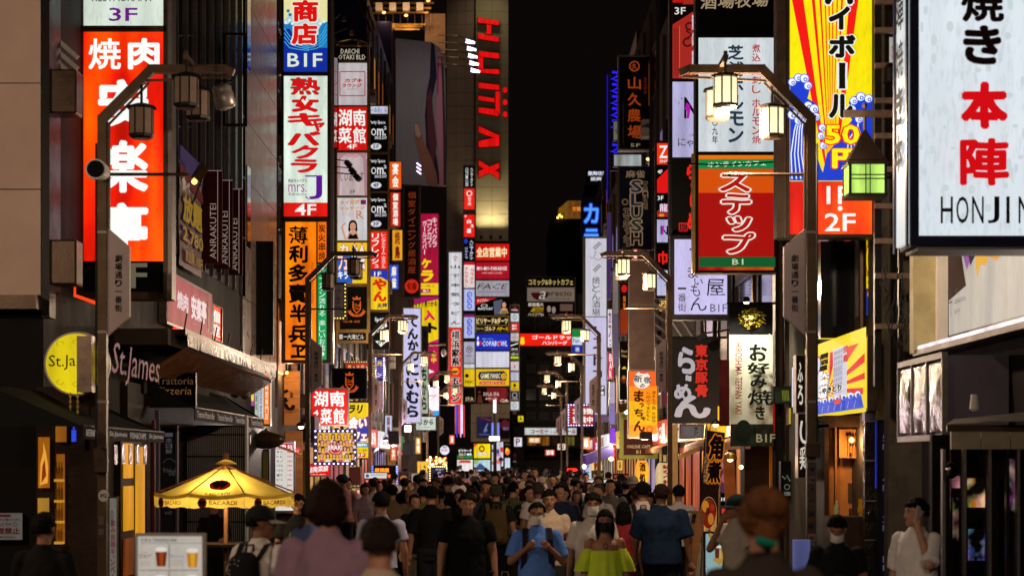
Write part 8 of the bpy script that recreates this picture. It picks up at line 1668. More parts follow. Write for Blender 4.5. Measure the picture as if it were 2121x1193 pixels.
def hand(mb, wr, d, side, curl=.5, big=1.0):
    d=d.normalized(); up=Vector((0,-1,0)); x=d.cross(up); x=x.normalized() if x.length>.1 else Vector((1,0,0)); f=x.cross(d).normalized()   # f: palm normal
    c=wr+d*.045; 
    mb.tube([wr,wr+d*.03,wr+d*.08],.026,8,.034)
    for k in range(4):
        b=wr+d*.085+x*(-.027+.018*k); L_=[.055,.068,.062,.048][k]; m1=b+d*L_*.5+f*(-.012*curl); e=m1+(d*(1-curl)+f*(-curl)).normalized()*L_*.6
        mb.tube([b-d*.03,b,m1],.0105,7,.0095); mb.tube([m1,e],.0095,7,.008); mb.ell(m1,(.0098,)*3,6,5)
    t0=wr+d*.025-x*side*.028; t1=t0+d*.04-x*side*.02-f*.015; t2=t1+d*.03-f*.015; mb.tube([t0,t1],.013,7,.011); mb.tube([t1,t2],.011,7,.009)
def make_body(vox=.010, arms=('down','down'), stride=0, yaw=0, pitch=0, female=False, wide=1.0, hands=True, detail=True):
    mb=MB(); W_=wide*(0.9 if female else 1)
    eloft(mb,[((0,0,.80),.14*W_,.10),((0,.01,.92),(.165 if not female else .17)*W_,.12*W_),((0,0,1.06),(.14 if not female else .115)*W_,.10*W_),((0,0,1.26),.158*W_,.115),((0,.0,1.38),.15*W_,.095),((0,.01,1.45),.075,.06),((0,.012,1.50),.052,.054),((0,.006,1.56),.05,.052)])
    sx=.175*W_
    for s,a in ((-1,arms[0]),(1,arms[1])):
        e,w_=ARMS[a]; e=Vector((e[0]*s*W_,e[1],e[2])); w_=Vector((w_[0]*s*(W_ if w_[0]>.2 else 1),w_[1],w_[2])); sh=Vector((sx*s,.005,1.395))
        limb(mb,[sh,e,w_],[.055*wide,.041*wide,.027]); 
        if hands: hand(mb,w_,(w_-e),s,.9 if a in('strap','phone','hold','text') else .45)
    for s in (-1,1):
        st=stride*s; limb(mb,[(.085*s,0,.86),(.09*s,-.10*max(0,st)+.02,.48),(.09*s,-.30*st*.8+(.12 if st<0 else 0),.09)],[.088*wide,.058,.037]); mb.ell((.09*s,-.30*st*.8-.05+(.12 if st<0 else 0),.045),(.042,.12,.045),10,6)
    H=head_pts(yaw,pitch,(0,-.012,1.615)); k=.95 if female else 1
    rell(mb,H,(0,.012,.025),(.073*k,.092*k,.092*k)); rell(mb,H,(0,-.022,-.038),(.058*k,.068*k,.078*k)); rell(mb,H,(0,-.066,-.094),(.027,.022,.02))
    if detail:
        rell(mb,H,(0,-.097,-.024),(.0135,.017,.014),8,6); rell(mb,H,(0,-.088,-.002),(.0095,.014,.028),8,6); rell(mb,H,(0,-.070,.026),(.05,.017,.012),10,6)
        for s in (-1,1): rell(mb,H,(.034*s,-.064,-.028),(.021,.02,.02),8,6); rell(mb,H,(.076*s*k,.008,-.01),(.010,.018,.029),8,6)
        rell(mb,H,(0,-.087,-.058),(.021,.009,.0085),8,6)
    limb(mb,[(0,.012,1.48),H((0,.01,-.06))],[.053,.050] if not female else [.046,.043])
    return remesh(mb,vox,3), H
def make_shirt(arms, wide=1.0, female=False, sleeve=.6, hem=.90, loose=1.0, vox=.014, collar=True, seed=0):
    mb=MB(); W_=wide*(.9 if female else 1); L_=loose
    eloft(mb,[((0,.0,hem-.04),.172*W_*L_,.135*wide*L_),((0,.0,hem+.1),.168*W_*L_,.13*wide*L_),((0,0,1.12),.165*W_*L_,.128*wide),((0,-.003,1.28),.182*W_,.135*wide),((0,0,1.38),.172*W_,.113),((0,.008,1.445),.115*W_,.085),((0,.01,1.478),.078,.072),((0,.012,1.492),.070,.066)])
    for s,a in ((-1,arms[0]),(1,arms[1])):
        e,w_=ARMS[a]; e=Vector((e[0]*s*W_,e[1],e[2])); w_=Vector((w_[0]*s,w_[1],w_[2])); sh=Vector((.172*W_*s,.005,1.388))
        m1=sh.lerp(e,min(1,sleeve)); pts=[sh,m1]; rr=[.070*wide,.070*wide*L_]
        mb.ell(sh,(.072*wide,)*3,12,8); mb.tube(pts,rr[0],14,rr[1])
        if sleeve>1: m2=e.lerp(w_,sleeve-1); mb.ell(e,(.06*wide,)*3,10,7); mb.tube([e,m2],.060*wide,12,.045)
    if collar: mb.tube([(0,.012,1.475),(0,.014,1.512)],.068,16,.064)
    return remesh(mb,vox,1,.011,seed)
def make_legs(stride=0, wide=1.0, shorts=False, skirt=0, vox=.016, seed=1, long_=1.0):
    mb=MB()
    if skirt:
        eloft(mb,[((0,0,skirt),.24,.2),((0,0,.8),.2,.16),((0,.0,.98),.15,.12)])
    else:
        eloft(mb,[((0,0,.80),.17*wide,.12),((0,.01,.92),.178*wide,.132*wide),((0,0,1.0),.160*wide,.122*wide)])
        for s in (-1,1):
            st=stride*s; kn=Vector((.09*s,-.10*max(0,st)+.02,.48)); an=Vector((.09*s,-.24*st+(.12 if st<0 else 0),.10))
            if shorts: mb.tube([(.088*s,0,.86),kn.lerp(Vector((.088*s,0,.86)),.1)],.10*wide,12,.095)
            else: mb.tube([(.088*s,0,.86),kn],.098*wide,12,.078*wide); mb.ell(kn,(.077*wide,)*3,10,7); mb.tube([kn,an],.076*wide,12,.062)
    return remesh(mb,vox,1,.009,seed)
def sstep(a,b,x): t=max(0,min(1,(x-a)/(b-a))); return t*t*(3-2*t)
def make_hair(H, style='short', female=False, seed=0, n=56, m=40):
    k=.95 if female else 1; vs=[]; c=Vector((0,.012,.02))
    for i in range(m+1):
        th=math.pi*i/m
        for j in range(n):
            ph=2*math.pi*j/n; d=Vector((math.sin(th)*math.cos(ph),math.sin(th)*math.sin(ph),math.cos(th)))
            front=-d.y; hl=(.56 if style!='fringe' else .28)+.07*math.sin(seed*1.7+ph*2)
            if style in('long','bob'): hl=.30
            face=sstep(.12,.42,front)*(1-sstep(hl-.12,hl+.10,d.z+ .06*math.sin(ph*9+seed)+.04*math.sin(ph*23)))
            nape={'short':-.52,'fringe':-.55,'cap':-.5,'bun':-.72,'bob':-.98,'long':-1.2}[style]
            low=1-sstep(nape-.14,nape+.10,d.z)
            ear=0 if style in('long','bob','bun') else sstep(.75,.95,abs(d.x))*(1-sstep(-.12,.08,d.z))
            nz=mnoise.noise(Vector((d.x*4+seed,d.y*4,d.z*4)))*.010+mnoise.noise(Vector((d.x*12+seed,d.y*12,d.z*5)))*.006+.005
            R_=Vector((.088*k,(.095 if d.y<0 else .106)*k,.106*k)); r=1/math.sqrt((d.x/R_.x)**2+(d.y/R_.y)**2+(d.z/R_.z)**2)
            if style=='bob': r*=1+.22*sstep(.1,-.5,d.z)+.05; 
            if style=='long': r*=1.02+.1*sstep(.2,-.6,d.z)
            cut=max(face,low,ear); r=(r+nz)*(1-cut)+.055*cut
            vs.append(H(c+d*r))
    mb=MB().add(vs,[(i*n+j,i*n+(j+1)%n,(i+1)*n+(j+1)%n,(i+1)*n+j) for i in range(m) for j in range(n)])
    if style=='long':
        nn=20; vs=[]; rows=12
        for i in range(rows+1):
            z=.02-.36*i/rows; 
            for j in range(nn+1):
                a=math.radians(-28+236*j/nn); rr=.088+.012*math.sin(i*.5)+.004*math.sin(j*2.3+i*.4); vs.append(H(Vector((rr*1.02*math.cos(a),.012+rr*1.08*math.sin(a),z+.006*math.sin(j*3.1)))))
        mb.add(vs,[(i*(nn+1)+j,i*(nn+1)+j+1,(i+1)*(nn+1)+j+1,(i+1)*(nn+1)+j) for i in range(rows) for j in range(nn)])
    if style=='bun': rell(mb,H,(0,.075,.06),(.075,.07,.065)); rell(mb,H,(.012,.10,-.045),(.042,.035,.05))
    me=mb.mesh(smooth=True,name='hair'); return me
HAIR={}
def hair_mat(name,col,rough=.45):
    if name not in HAIR: HAIR[name]=surf('hair_'+name,col,.75,.6,45,0,.6,spec=.12,stretch=(1,1,.1),fine=160)
    return HAIR[name]
SK=[surf('skin_a',(.36,.17,.105),.5,.12,14,0,.08,.35),surf('skin_b',(.28,.13,.078),.5,.12,14,0,.08,.35),surf('skin_c',(.44,.23,.155),.5,.12,14,0,.08,.35)]
_cl={}
def cloth(col):
    k=str(col)
    if k not in _cl: _cl[k]=surf('cloth_%d'%len(_cl),col,.9,.16,5,0,.3,spec=.1,fine=180)
    return _cl[k]
eyeW=ink('#c8b8ac'); eyeB=ink('#0c0604'); lipM=ink('#6a2018'); maskW=surf('mask_white',(.8,.76,.75),.8,.08,9,0,.15); maskB=surf('mask_black',(.015,.014,.016),.8,.1,9,0,.1)
def mesh_part(name,me,mat,T,label=None):
    o=bpy.data.objects.new(name,me); C.objects.link(o); o.parent=T; BASE[o]=Vector((0,0,0))
    if not me.materials: me.materials.append(mat)
    else: o.material_slots[0].link='OBJECT'; o.material_slots[0].material=mat
    if label: o['label']=label
    return o
def face_bits(T,H,mask=None,smile=False,glasses=False):
    for s in (-1,1):
        e=MB(); rell(e,H,(.029*s,-.0785,.003),(.0125,.007,.0062),10,6); eo=part('eye',e,eyeW,T)
        i_=MB(); rell(i_,H,(.029*s,-.0835,.003),(.0062,.004,.0055),8,6); part('iris',i_,eyeB,eo)
        b=MB(); q=[H((.012*s,-.0885,.019)),H((.030*s,-.0865,.0235)),H((.046*s,-.076,.019))]; b.tube(q,.0032,5); part('eyebrow',b,eyeB,T)
    if mask:
        n=12; m=8; vs=[]
        for j in range(m+1):
            for i in range(n+1):
                u=(i/n*2-1); v=j/m; a=u*1.25; rr=.092-.012*abs(u)+.010*math.sin(math.pi*v)*(1-abs(u)); z=-.012-.088*v+.010*abs(u)*(1-2*v); vs.append(H((rr*.80*math.sin(a),-.012-rr*math.cos(a)*(1.02-.08*v),z)))
        part('face_mask', MB().add(vs,[(j*(n+1)+i,j*(n+1)+i+1,(j+1)*(n+1)+i+1,(j+1)*(n+1)+i) for j in range(m) for i in range(n)]), mask, T, smooth=True)
        for s in (-1,1): part('ear_loop', MB().tube([H((.066*s,-.035,-.018)),H((.078*s,0,.008))],.0018,4), mask, T)
    else:
        m_=MB(); w_=.024 if smile else .019; m_.tube([H((-w_,-.0865,-.054+(.004 if smile else 0))),H((0,-.0975,-.0575)),H((w_,-.0865,-.054+(.004 if smile else 0)))],.0045,6); part('lips',m_,lipM,T)
        if smile: t_=MB(); t_.tube([H((-.014,-.0945,-.0555)),H((0,-.0995,-.0575)),H((.014,-.0945,-.0555))],.003,5); part('teeth',t_,eyeW,T)
    if glasses:
        g_=MB()
        for s in (-1,1):
            c=[H((.029*s+.019*math.cos(t),-.094+.004*abs(math.cos(t)),.001+.015*math.sin(t))) for t in [2*math.pi*q/14 for q in range(15)]]; g_.tube(c,.0016,4)
            g_.tube([H((.048*s,-.088,.004)),H((.075*s,.0,.008))],.0016,4)
        g_.tube([H((-.010,-.096,.003)),H((.010,-.096,.003))],.0016,4); part('glasses',g_,BK,T)
def cap_part(T,H,col,brim=-1,white=False):
    mb=MB(); c=Vector((0,.012,.035)); n=24; vs=[]
    for i in range(9):
        th=math.pi*.56*i/8
        for j in range(n):
            ph=2*math.pi*j/n; vs.append(H(c+Vector((.094*math.sin(th)*math.cos(ph),.112*math.sin(th)*math.sin(ph),.098*math.cos(th)))))
    mb.add(vs,[(i*n+j,i*n+(j+1)%n,(i+1)*n+(j+1)%n,(i+1)*n+j) for i in range(8) for j in range(n)])
    o=part('cap',mb,cloth(col),T,smooth=True); bm_=MB(); vs=[]
    for i in range(5):
        for j in range(11):
            a=math.radians(200+140*j/10); r=.100+.02*i; vs.append(H(c+Vector((.82*r*math.cos(a)*(1-.04*i),brim*-1*r*1.12*math.sin(a) if brim>0 else r*1.12*math.sin(a)+(-.0),-.012-.006*i))))
    bm_.add(vs,[(i*11+j,i*11+j+1,(i+1)*11+j+1,(i+1)*11+j) for i in range(4) for j in range(10)]); part('cap_brim',bm_,cloth(col if not white else '#b8b0a8'),o,smooth=True)
    return o
SEED=[0]
def person(label, px, top, s, yaw=0, arms=('down','down'), stride=.5, female=False, wide=1.0, hair='short', hcol=('black',(.004,.003,.003)), shirt=(.02,.02,.022), sleeve=.6, legs=(.02,.02,.025), skirt=0, shorts=False, skin=0, mask=None, smile=False, glasses=False, hyaw=0, hpitch=0, cap=None, vox=.0125, face=True, loose=1.0, collar=True, hem=.9, group=None, no_shirt=False, hscale=None):
    SEED[0]+=1; sd=SEED[0]
    Z=F/s; X=(px-CX)/s; h=hscale or (CH-(top-HY)/s)
    z_=0 if Z>10.5 else .19
    T=thing('person',label,'person',(X,Z,z_),group); BASE[T]=Vector((0,0,0)); k=(h-z_)/(1.735 if not cap else 1.755); T.scale=(k,k,k); T.rotation_euler=(0,0,yaw)
    body,H=make_body(vox,arms,stride,hyaw,hpitch,female,wide)
    mesh_part('body',body,SK[skin],T)
    hm=make_hair(H,hair,female,sd); mesh_part('hair',hm,hair_mat(*hcol),T)
    if not no_shirt: mesh_part('shirt',make_shirt(arms,wide,female,sleeve,hem,loose,.016,collar,sd),cloth(shirt),T)
    mesh_part('skirt' if skirt else ('shorts' if shorts else 'trousers'),make_legs(stride,wide,shorts,skirt,seed=sd),cloth(legs),T)
    if not (abs(yaw)>2.2): face_bits(T,H,mask,smile,glasses)
    if cap: cap_part(T,H,*cap)
    return T,H
def carried(name,label,cat,T,group=None):
    o=thing(name,label,cat,T.location,group); BASE[o]=Vector((0,0,0)); o.scale=T.scale; o.rotation_euler=T.rotation_euler; return o
def backpack(T,label,col,strap=None,big=1.0,dots=False):
    B=carried('backpack',label,'backpack',T); mb=MB()
    eloft(mb,[((0,.20,.93),.12*big,.06),((0,.21,.97),.15*big,.09),((0,.21,1.2),.15*big,.09),((0,.19,1.36),.13*big,.07),((0,.17,1.41),.07,.03)],18)
    mesh_part('bag',remesh(mb,.014,3,.005,3),cloth(col),B)
    mb=MB(); eloft(mb,[((0,.29,.97),.09*big,.035),((0,.305,1.02),.105*big,.04),((0,.30,1.14),.10*big,.035),((0,.285,1.17),.07*big,.02)],14); mesh_part('pocket',remesh(mb,.012,2,.003,5),cloth(col),B)
    for s in (-1,1):
        pts=[(.10*s,.15,1.36),(.115*s,.07,1.46),(.125*s,-.04,1.475),(.13*s,-.13,1.36),(.135*s,-.15,1.2),(.15*s,-.08,1.05),(.15*s,.12,1.0)]
        mb=MB(); vs=[]
        for p in pts: vs+= [(p[0]-.028,p[1],p[2]+.004),(p[0]+.028,p[1],p[2]+.004)]
        mb.add(vs,[(2*i,2*i+2,2*i+3,2*i+1) for i in range(len(pts)-1)]); part('strap',mb,cloth(strap or col),B)
    part('top_loop', MB().tube([(-.035,.13,1.41),(-.03,.12,1.46),(.03,.12,1.46),(.035,.13,1.41)],.009,6), cloth(strap or col), B)
    if dots:
        rd_=random.Random(2)
        for k in range(26):
            x=rd_.uniform(-.11,.11); z=rd_.uniform(.98,1.36); part('printed_star', MB().ell((x,.302-abs(x)*.25,z),(.006,.003,.006),6,4), ink('#b0a8a8'), B)
    return B
BLK_=(.006,.006,.007)
brownh=('brown',(.022,.008,.005)); gold_h=('bronze',(.10,.036,.013)); blackh=('black',(.004,.003,.003)); greyh=('grey',(.06,.05,.045)); blond=('blond',(.34,.17,.08))
# foreground
mb=MB(); mb.box(-6,6,-6,11,.005,.19); single('near_pavement',None,None,mb,MT['concrete'],kind='structure')
person('woman seen from behind with a brown bob and loose mauve top',677,995,430,yaw=math.pi-.1,hair='bob',hcol=brownh,shirt=(.30,.18,.27),wide=1.05,female=True,loose=1.1,stride=0,legs=(.03,.03,.04),vox=.0105,sleeve=.9)
person('man with short dark hair seen from behind at the bottom, pale collar',787,1072,500,yaw=math.pi,hcol=('soft_black',(.018,.010,.008)),shirt=(.45,.33,.27),stride=0,vox=.0105,skin=0)
T,H=person('woman with bronze hair tied up seen from behind, large and blurred at right',1582,1010,580,yaw=math.pi+.1,hair='bun',hcol=gold_h,female=True,shirt=(.03,.022,.02),stride=0,vox=.0105)
mb=MB().tube([H((-.01,.125,-.075)),H((.02,.138,-.07)),H((.05,.12,-.06))],.014,8); part('hair_tie',mb,cloth((.0,.14,.10)),T)
T,H=person('man in white tee and black white cap with a backpack at left',540,1043,290,yaw=math.pi-.55,hyaw=-.9+.15,arms=('swing','down'),hair='cap',shirt=(.78,.70,.68),cap=((.02,.02,.022),-1,True),legs=(.03,.03,.035),skin=1,wide=1.05)
backpack(T,'black star dotted backpack on the man in the white tee',(.012,.012,.016),dots=True)
person('man in a pale blue shirt walking away left of centre',790,1018,206,yaw=math.pi+.15,arms=('down','down'),shirt=(.5,.5,.72),legs=BLK_,hcol=blackh)
person('tall man all in black walking away near the centre',893,1006,168,yaw=math.pi,arms=('down','down'),shirt=BLK_,sleeve=.95,legs=(.014,.014,.018),wide=1.05)
T,H=person('smiling man in a black tee walking towards the camera',968,1020,208,yaw=.1,arms=('down','down'),shirt=(.005,.005,.006),legs=(.014,.014,.016),wide=1.12,smile=True,hair='fringe',skin=0)
W1=carried('wristwatch','dark wristwatch on the smiling man in black','watch',T); part('watch_band',MB().lathe((.262,-.03,.93),[(.032,-.012),(.034,0),(.032,.012)],12),BK,W1)
T,H=person('grey haired man in black with an olive backpack walking away',1027,1003,156,yaw=math.pi,shirt=(.015,.015,.018),hcol=greyh,legs=BLK_,arms=('down','down')); backpack(T,'olive brown backpack on the grey haired man',(.085,.055,.02),(.12,.08,.03),1.1)
T,H=person('man in a blue band collar shirt and white face mask gripping his backpack straps',1112,1041,214,yaw=.05,hyaw=-.12,hpitch=.05,arms=('strap','strap'),shirt=(.11,.25,.78),legs=(.02,.02,.03),mask=maskW,hair='short',wide=1.08,loose=1.1,sleeve=.85,vox=.0105)
backpack(T,'dark backpack worn by the man in the blue shirt',(.02,.018,.03))
for k in range(5): part('shirt_button',MB().ell((0,-.141+.004*k,1.38-k*.075),(.006,.004,.006),6,4),ink('#8aa0d0'),T)
B=carried('tote_bag','cream tote bag hanging at the side of the man in the blue shirt','bag',T); mb=MB(); eloft(mb,[((-.33,.05,.62),.10,.03),((-.34,.05,.7),.13,.05),((-.33,.04,.92),.11,.035)],14); mesh_part('bag',remesh(mb,.014,2,.01,4),cloth((.5,.36,.26)),B); part('handle',MB().tube([(-.38,.04,.92),(-.36,.03,1.02),(-.30,.03,1.02),(-.28,.04,.92)],.006,5),cloth((.5,.36,.26)),B)
T,H=person('young man in a pale tee with a white face mask',1229,1022,206,yaw=-.05,hyaw=-.1,arms=('down','down'),shirt=(.72,.64,.60),loose=1.15,mask=maskW,hair='fringe',legs=(.1,.08,.06),sleeve=.85)
# woman in yellow green
T,H=person('long haired woman in an off shoulder yellow green top and black mask',1253,1055,222,yaw=.0,female=True,arms=('down','down'),hair='long',no_shirt=True,legs=(.012,.012,.014),skirt=.62,mask=maskB,vox=.0105,skin=0)
mb=MB(); n=40; rows=14; vs=[]
for i in range(rows+1):
    t=i/rows; z=1.315-.42*t
    for j in range(n):
        a=2*math.pi*j/n; fl_=.004+.016*t; rx=.152+.055*t+fl_*math.sin(j*math.pi*2*11/n); ry=.118+.05*t+fl_*math.sin(j*math.pi*2*11/n); vs.append((rx*math.cos(a),ry*math.sin(a)-.004,z))
ygm=surf('yellow_green_cloth',(.62,.80,.05),.75,.1,6,0,.25,fine=150)
part('top',mb.add(vs,[(i*n+j,i*n+(j+1)%n,(i+1)*n+(j+1)%n,(i+1)*n+j) for i in range(rows) for j in range(n)]),ygm,T,smooth=True)
for s in (-1,1):
    vs=[]; n=26; rows=8
    for i in range(rows+1):
        t=i/rows; c=Vector((.170*s,.0,1.335)).lerp(Vector((.226*s,.015,1.10)),t)
        for j in range(n):
            a=2*math.pi*j/n; r=.050+.045*math.sin(min(1,t*1.3)*math.pi/2)+.010*t*math.sin(j*2*math.pi*7/n); vs.append((c.x+r*math.cos(a)*.95,c.y+r*math.sin(a),c.z-.02*s*math.cos(a)*0))
    part('puff_sleeve',MB().add(vs,[(i*n+j,i*n+(j+1)%n,(i+1)*n+(j+1)%n,(i+1)*n+j) for i in range(rows) for j in range(n)]),ygm,T,smooth=True)
part('necklace_charm',MB().tube([(.022*math.cos(t),-.122,1.365+.026*math.sin(t)) for t in [2*math.pi*q/12 for q in range(13)]],.004,5),BK,T)
person('woman in a red print dress behind the woman in yellow green',1292,1040,182,yaw=math.pi-.3,female=True,hair='long',shirt=(.22,.02,.025),legs=(.2,.02,.025),skirt=.5,sleeve=.5)
person('young man in an oatmeal top with a dark strap behind the blue shirt',1138,1014,184,yaw=-.1,hyaw=.1,arms=('down','hold'),shirt=(.6,.46,.34),hair='fringe',legs=(.03,.03,.03),vox=.011)
T,H=person('smiling man in a black tee with thin stripes looking left to right',1097,1007,142,yaw=.1,hyaw=.5,shirt=(.013,.013,.015),smile=True,arms=('hold','hold'),legs=BLK_,skin=2)
for s in (-1,1): part('stripe',MB().tube([(s*.06,-.118,1.42),(s*.14,-.105,1.39),(s*.19,-.07,1.36)],.004,4),ink('#b0a8a0'),T)
T,H=person('man in a white tee with black backpack walking away at right of centre',1331,998,171,yaw=math.pi,shirt=(.7,.6,.56),legs=(.02,.02,.03),arms=('down','down')); backpack(T,'plain black backpack on the man in white at right',(.012,.012,.014))
person('big man in a navy shirt walking away at right of centre',1370,1003,186,yaw=math.pi-.1,shirt=(.010,.022,.055),wide=1.22,sleeve=.9,loose=1.1,legs=BLK_,hcol=brownh,arms=('down','fwd'))
T,H=person('man in a cap and white tee raising a hand to his face at right',1526,1021,215,yaw=-1.0,hyaw=-.5,arms=('phone','down'),hair='cap',shirt=(.42,.36,.33),cap=((.012,.03,.028),-1,False),legs=(.05,.05,.06),skin=1)
T,H=person('man in black with a white mask looking down at his phone at right',1734,1068,252,yaw=-.1,hpitch=.5,arms=('text','text'),shirt=(.010,.010,.011),mask=maskW,hair='fringe',legs=BLK_,wide=1.05,vox=.0105,skin=1)
p_=carried('smartphone','dark phone held by the man in black looking down','phone',T); part('phone_body',MB().box(-.04,.04,-.345,-.335,1.10,1.22),BK,p_)
T,H=person('man in a white shirt holding a phone to his ear at far right',1898,1031,255,yaw=-.9,hyaw=-.35,arms=('down','phone'),shirt=(.78,.75,.78),sleeve=.95,loose=1.12,hair='fringe',legs=(.05,.05,.06),wide=1.02,vox=.0105,skin=2)
p_=carried('smartphone','pale phone at the ear of the man in the white shirt','phone',T); a_=H((.088,-.02,-.01)); part('phone_body',MB().bar(a_+Vector((.006,-.03,-.075)),a_+Vector((.0,.015,.06)),.010,.065),surf('phone_case',(.5,.47,.45),.35,.05,4),p_)
person('man in dark clothes with back to us at the far left',92,1062,290,yaw=math.pi-.15,shirt=(.012,.011,.012),legs=BLK_,arms=('down','fwd'),hcol=blackh)
T,H=person('man in a black graphic tee left of the mauve woman',617,1024,190,yaw=.2,shirt=(.012,.012,.012),hair='fringe',skin=1,legs=BLK_)
vs,fs=fit('GBL',-.12,.10,1.22,1.32,.04); part('printed_lettering',MB().add([(u,-.146,v) for u,v,_k in vs],fs),ink('#8a9438'),T)
person('man in a blue shirt half hidden by the mauve woman',643,1040,210,yaw=2.6,shirt=(.09,.12,.28),legs=BLK_,skin=1)
person('person in black standing in the dark beneath the parasol',443,1034,150,yaw=.3,shirt=BLK_,legs=BLK_,arms=('down','hold'),sleeve=1.6)
person('woman in an olive jacket walking away with a cream shoulder bag strap',876,1006,150,yaw=math.pi+.2,female=True,shirt=(.14,.15,.04),hair='short',legs=BLK_,sleeve=1.5,hcol=blackh)
person('woman with a blond bun seen from behind in the crowd',850,1015,140,yaw=math.pi-.2,female=True,hair='bun',hcol=blond,shirt=(.12,.11,.2),legs=BLK_)
person('man in a khaki top behind the pale blue shirt',812,1004,142,yaw=math.pi,shirt=(.19,.12,.07),legs=BLK_)
person('man in a dark tee beside the relaxing massage poster',838,990,110,yaw=math.pi,shirt=BLK_,legs=BLK_)
person('man in a grey tee and glasses in the crowd',1165,995,142,yaw=.0,shirt=(.11,.085,.07),legs=BLK_,glasses=True,cap=((.02,.02,.025),-1,False),hair='cap')
T,H=person('man in a pale grey cap by the price poster',1232,1000,125,yaw=.1,shirt=(.07,.16,.13),cap=((.3,.26,.22),-1,False),hair='cap',legs=BLK_)
person('waitress in a pale green tee among the crowd at right',1182,984,95,yaw=.1,female=True,hair='bun',shirt=(.3,.28,.18),legs=BLK_,vox=.012)
person('waitress in black beside the price poster',1213,979,86,yaw=.1,female=True,hair='short',shirt=BLK_,legs=BLK_,vox=.012)
person('tall man in a lilac white tee standing out in the far crowd',1107,969,86,yaw=.0,shirt=(.5,.4,.44),legs=(.05,.05,.06),wide=1.1,vox=.012)
person('man in a strap vest bag and white top in the far crowd',1087,974,92,yaw=.35,shirt=(.42,.34,.28),legs=BLK_,skin=1,vox=.012)
person('woman facing us with long hair in the far crowd',1026,979,95,yaw=.0,female=True,hair='long',shirt=(.38,.26,.22),legs=BLK_,vox=.012)
person('bearded man in a red top in the far crowd',1062,985,96,yaw=.0,shirt=(.3,.03,.04),legs=BLK_,skin=1,vox=.012)
person('woman facing us behind the menu board at left',869,982,92,yaw=.1,female=True,hair='long',shirt=(.4,.26,.14),legs=BLK_,vox=.012)
person('man with glasses and a white shirt facing us in the far crowd',928,977,95,yaw=.0,shirt=(.42,.40,.44),glasses=True,legs=BLK_,vox=.012)
# the crowd: a few figures, copied one by one
protos=[]
for i,(fem,hs,hc,ar,wd,sl) in enumerate(((False,'short',blackh,('down','down'),1.0,.6),(False,'fringe',blackh,('swing','down'),1.05,.7),(True,'long',brownh,('down','down'),1.0,.6),(True,'bob',blackh,('fwd','down'),1.0,.7),(False,'short',brownh,('down','swing'),1.12,.6),(True,'bun',blackh,('down','swing'),1.0,.5),(False,'cap',blackh,('down','down'),1.0,.6),(False,'short',greyh,('hold','down'),1.05,1.5))):
    body,H=make_body(.014,ar,.5,0,0,fem,wd); shirt=make_shirt(ar,wd,fem,sl,.9,1.05,.019,True,i); lg=make_legs(.5,wd,vox=.02,seed=i); hr=make_hair(H,hs,fem,i*3,32,22)
    lipm=MB().tube([H((-.018,-.09,-.056)),H((.018,-.09,-.056))],.005,5)
    ey=MB(); [rell(ey,H,(.029*s,-.083,.003),(.011,.006,.006),8,5) for s in (-1,1)]
    protos.append((body,shirt,lg,hr,ey.mesh(name='eyes'),H,hs,fem))
cols=[('black',BLK_)]*6+[('charcoal',(.04,.04,.045))]*3+[('white',(.62,.56,.54))]*4+[('grey',(.14,.12,.12))]*2+[('navy',(.015,.02,.06))]*2+[('beige',(.32,.22,.15))]*2+[('pale blue',(.2,.24,.36)),('maroon',(.14,.02,.02)),('olive',(.10,.10,.05)),('lilac',(.35,.25,.33)),('rust orange',(.35,.12,.05)),('pink',(.42,.2,.2))]
mb=MB(); eloft(mb,[((0,.20,.95),.12,.06),((0,.21,.99),.15,.085),((0,.21,1.2),.15,.085),((0,.19,1.36),.12,.07),((0,.17,1.40),.06,.03)],14); m1_=mb.mesh(smooth=True)
mb=MB(); eloft(mb,[((0,.28,.99),.10,.035),((0,.295,1.14),.10,.035),((0,.28,1.17),.07,.02)],12); m2_=mb.mesh(smooth=True); m3_=MB().tube([(-.035,.13,1.41),(-.03,.12,1.46),(.03,.12,1.46),(.035,.13,1.41)],.01,5).mesh()
BP=[('bag',m1_),('pocket',m2_),('top_loop',m3_)]
rc=random.Random(21); placed=[]; used=set()
HN=('short black hair','a black fringe','long brown hair','a black bob','short brown hair','a tied bun','a cap','short grey hair')
def zone(X,Z,px): return ('at front' if Z<30 else ('fairly near' if Z<38 else ('midway down' if Z<52 else ('far down' if Z<74 else 'at far end'))))+' '+('by left kerb' if X<-2.2 else ('left of centre' if X<-.8 else ('in centre' if X<.5 else ('right of centre' if X<1.6 else 'by right kerb'))))
ncrowd=0
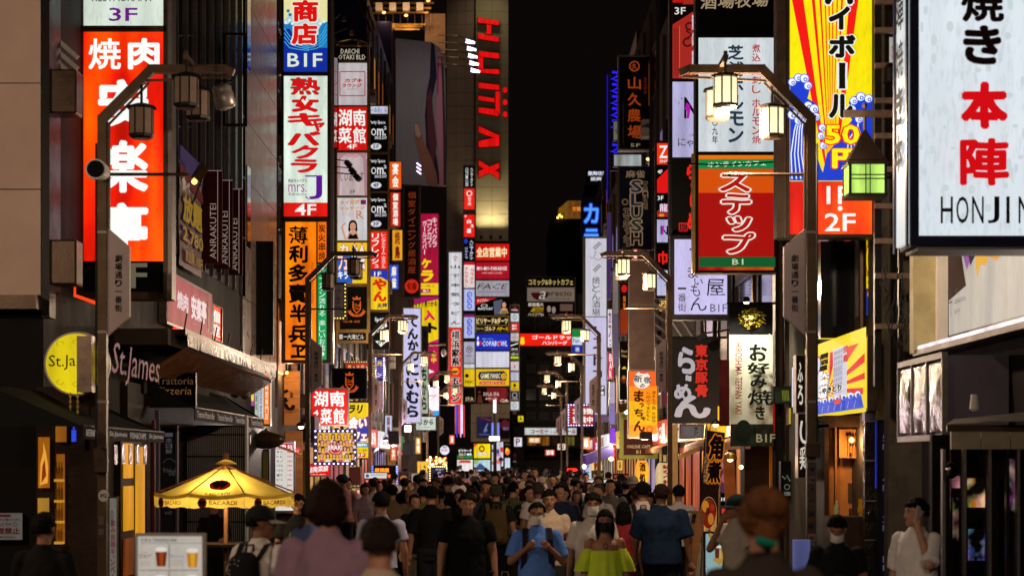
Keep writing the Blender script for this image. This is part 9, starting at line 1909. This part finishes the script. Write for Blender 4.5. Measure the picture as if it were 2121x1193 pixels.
for t_ in range(1500):
    if ncrowd>=150: break
    inv=rc.random()**.8; Z=1/( (1/112)*(1-inv)+(1/26)*inv ) if True else 0
    X=rc.uniform(-3.55,2.75); px_=CX+X*F/Z
    if Z<34 and (px_<860 or px_>1420): continue
    if any(abs(X-a)<.46 and abs(Z-b)<.62 for a,b in placed): continue
    s_=F/Z
    # keep clear of the people placed by hand in front
    placed.append((X,Z)); ncrowd+=1
    back=rc.random()<.58
    for q_ in range(30):
        p=rc.choice(protos); cn,cc=rc.choice(cols); lb='%s top, %s, %s, %s'%(cn, HN[protos.index(p)], 'back turned' if back else 'facing us', zone(X,Z,px_))
        if lb not in used: break
    used.add(lb)
    T=thing('person',lb,'person',(X,Z,0),'the crowd filling the lane'); BASE[T]=Vector((0,0,0))
    k=rc.uniform(.93,1.02)*(.94 if p[7] else 1)/1.0; T.scale=(k,k,k); T.rotation_euler=(0,0,(math.pi if back else 0)+rc.uniform(-.7,.7))
    mesh_part('body',p[0],SK[rc.randrange(3)],T); mesh_part('shirt',p[1],cloth(cc),T); mesh_part('trousers',p[2],cloth(rc.choice([BLK_,(.03,.03,.05),(.1,.08,.06)])),T)
    hcol=rc.choice([blackh,blackh,blackh,brownh,brownh,greyh]); mesh_part('hair',p[3],hair_mat(*hcol),T)
    if not back: mesh_part('eyes',p[4],eyeB,T)
    if back and Z<70 and rc.random()<.34:
        bc,bn=rc.choice([((.012,.012,.014),'black'),((.10,.08,.05),'khaki'),((.03,.04,.10),'navy'),((.2,.17,.15),'grey'),((.25,.03,.03),'red')])
        B=carried('backpack',bn+' backpack on the person in '+lb.split(' top')[0]+', '+lb.split(', ')[1]+', '+', '.join(lb.split(', ')[3:]),'backpack',T,'backpacks in the crowd')
        for q_ in BP: mesh_part(q_[0],q_[1],cloth(bc),B)
    if p[6]=='cap': cap_part(T,p[5],rc.choice([BLK_,(.3,.26,.22),(.03,.03,.08)])) if Z<70 else None
bpy.data.objects.remove(_to); bpy.data.scenes.remove(_S2)
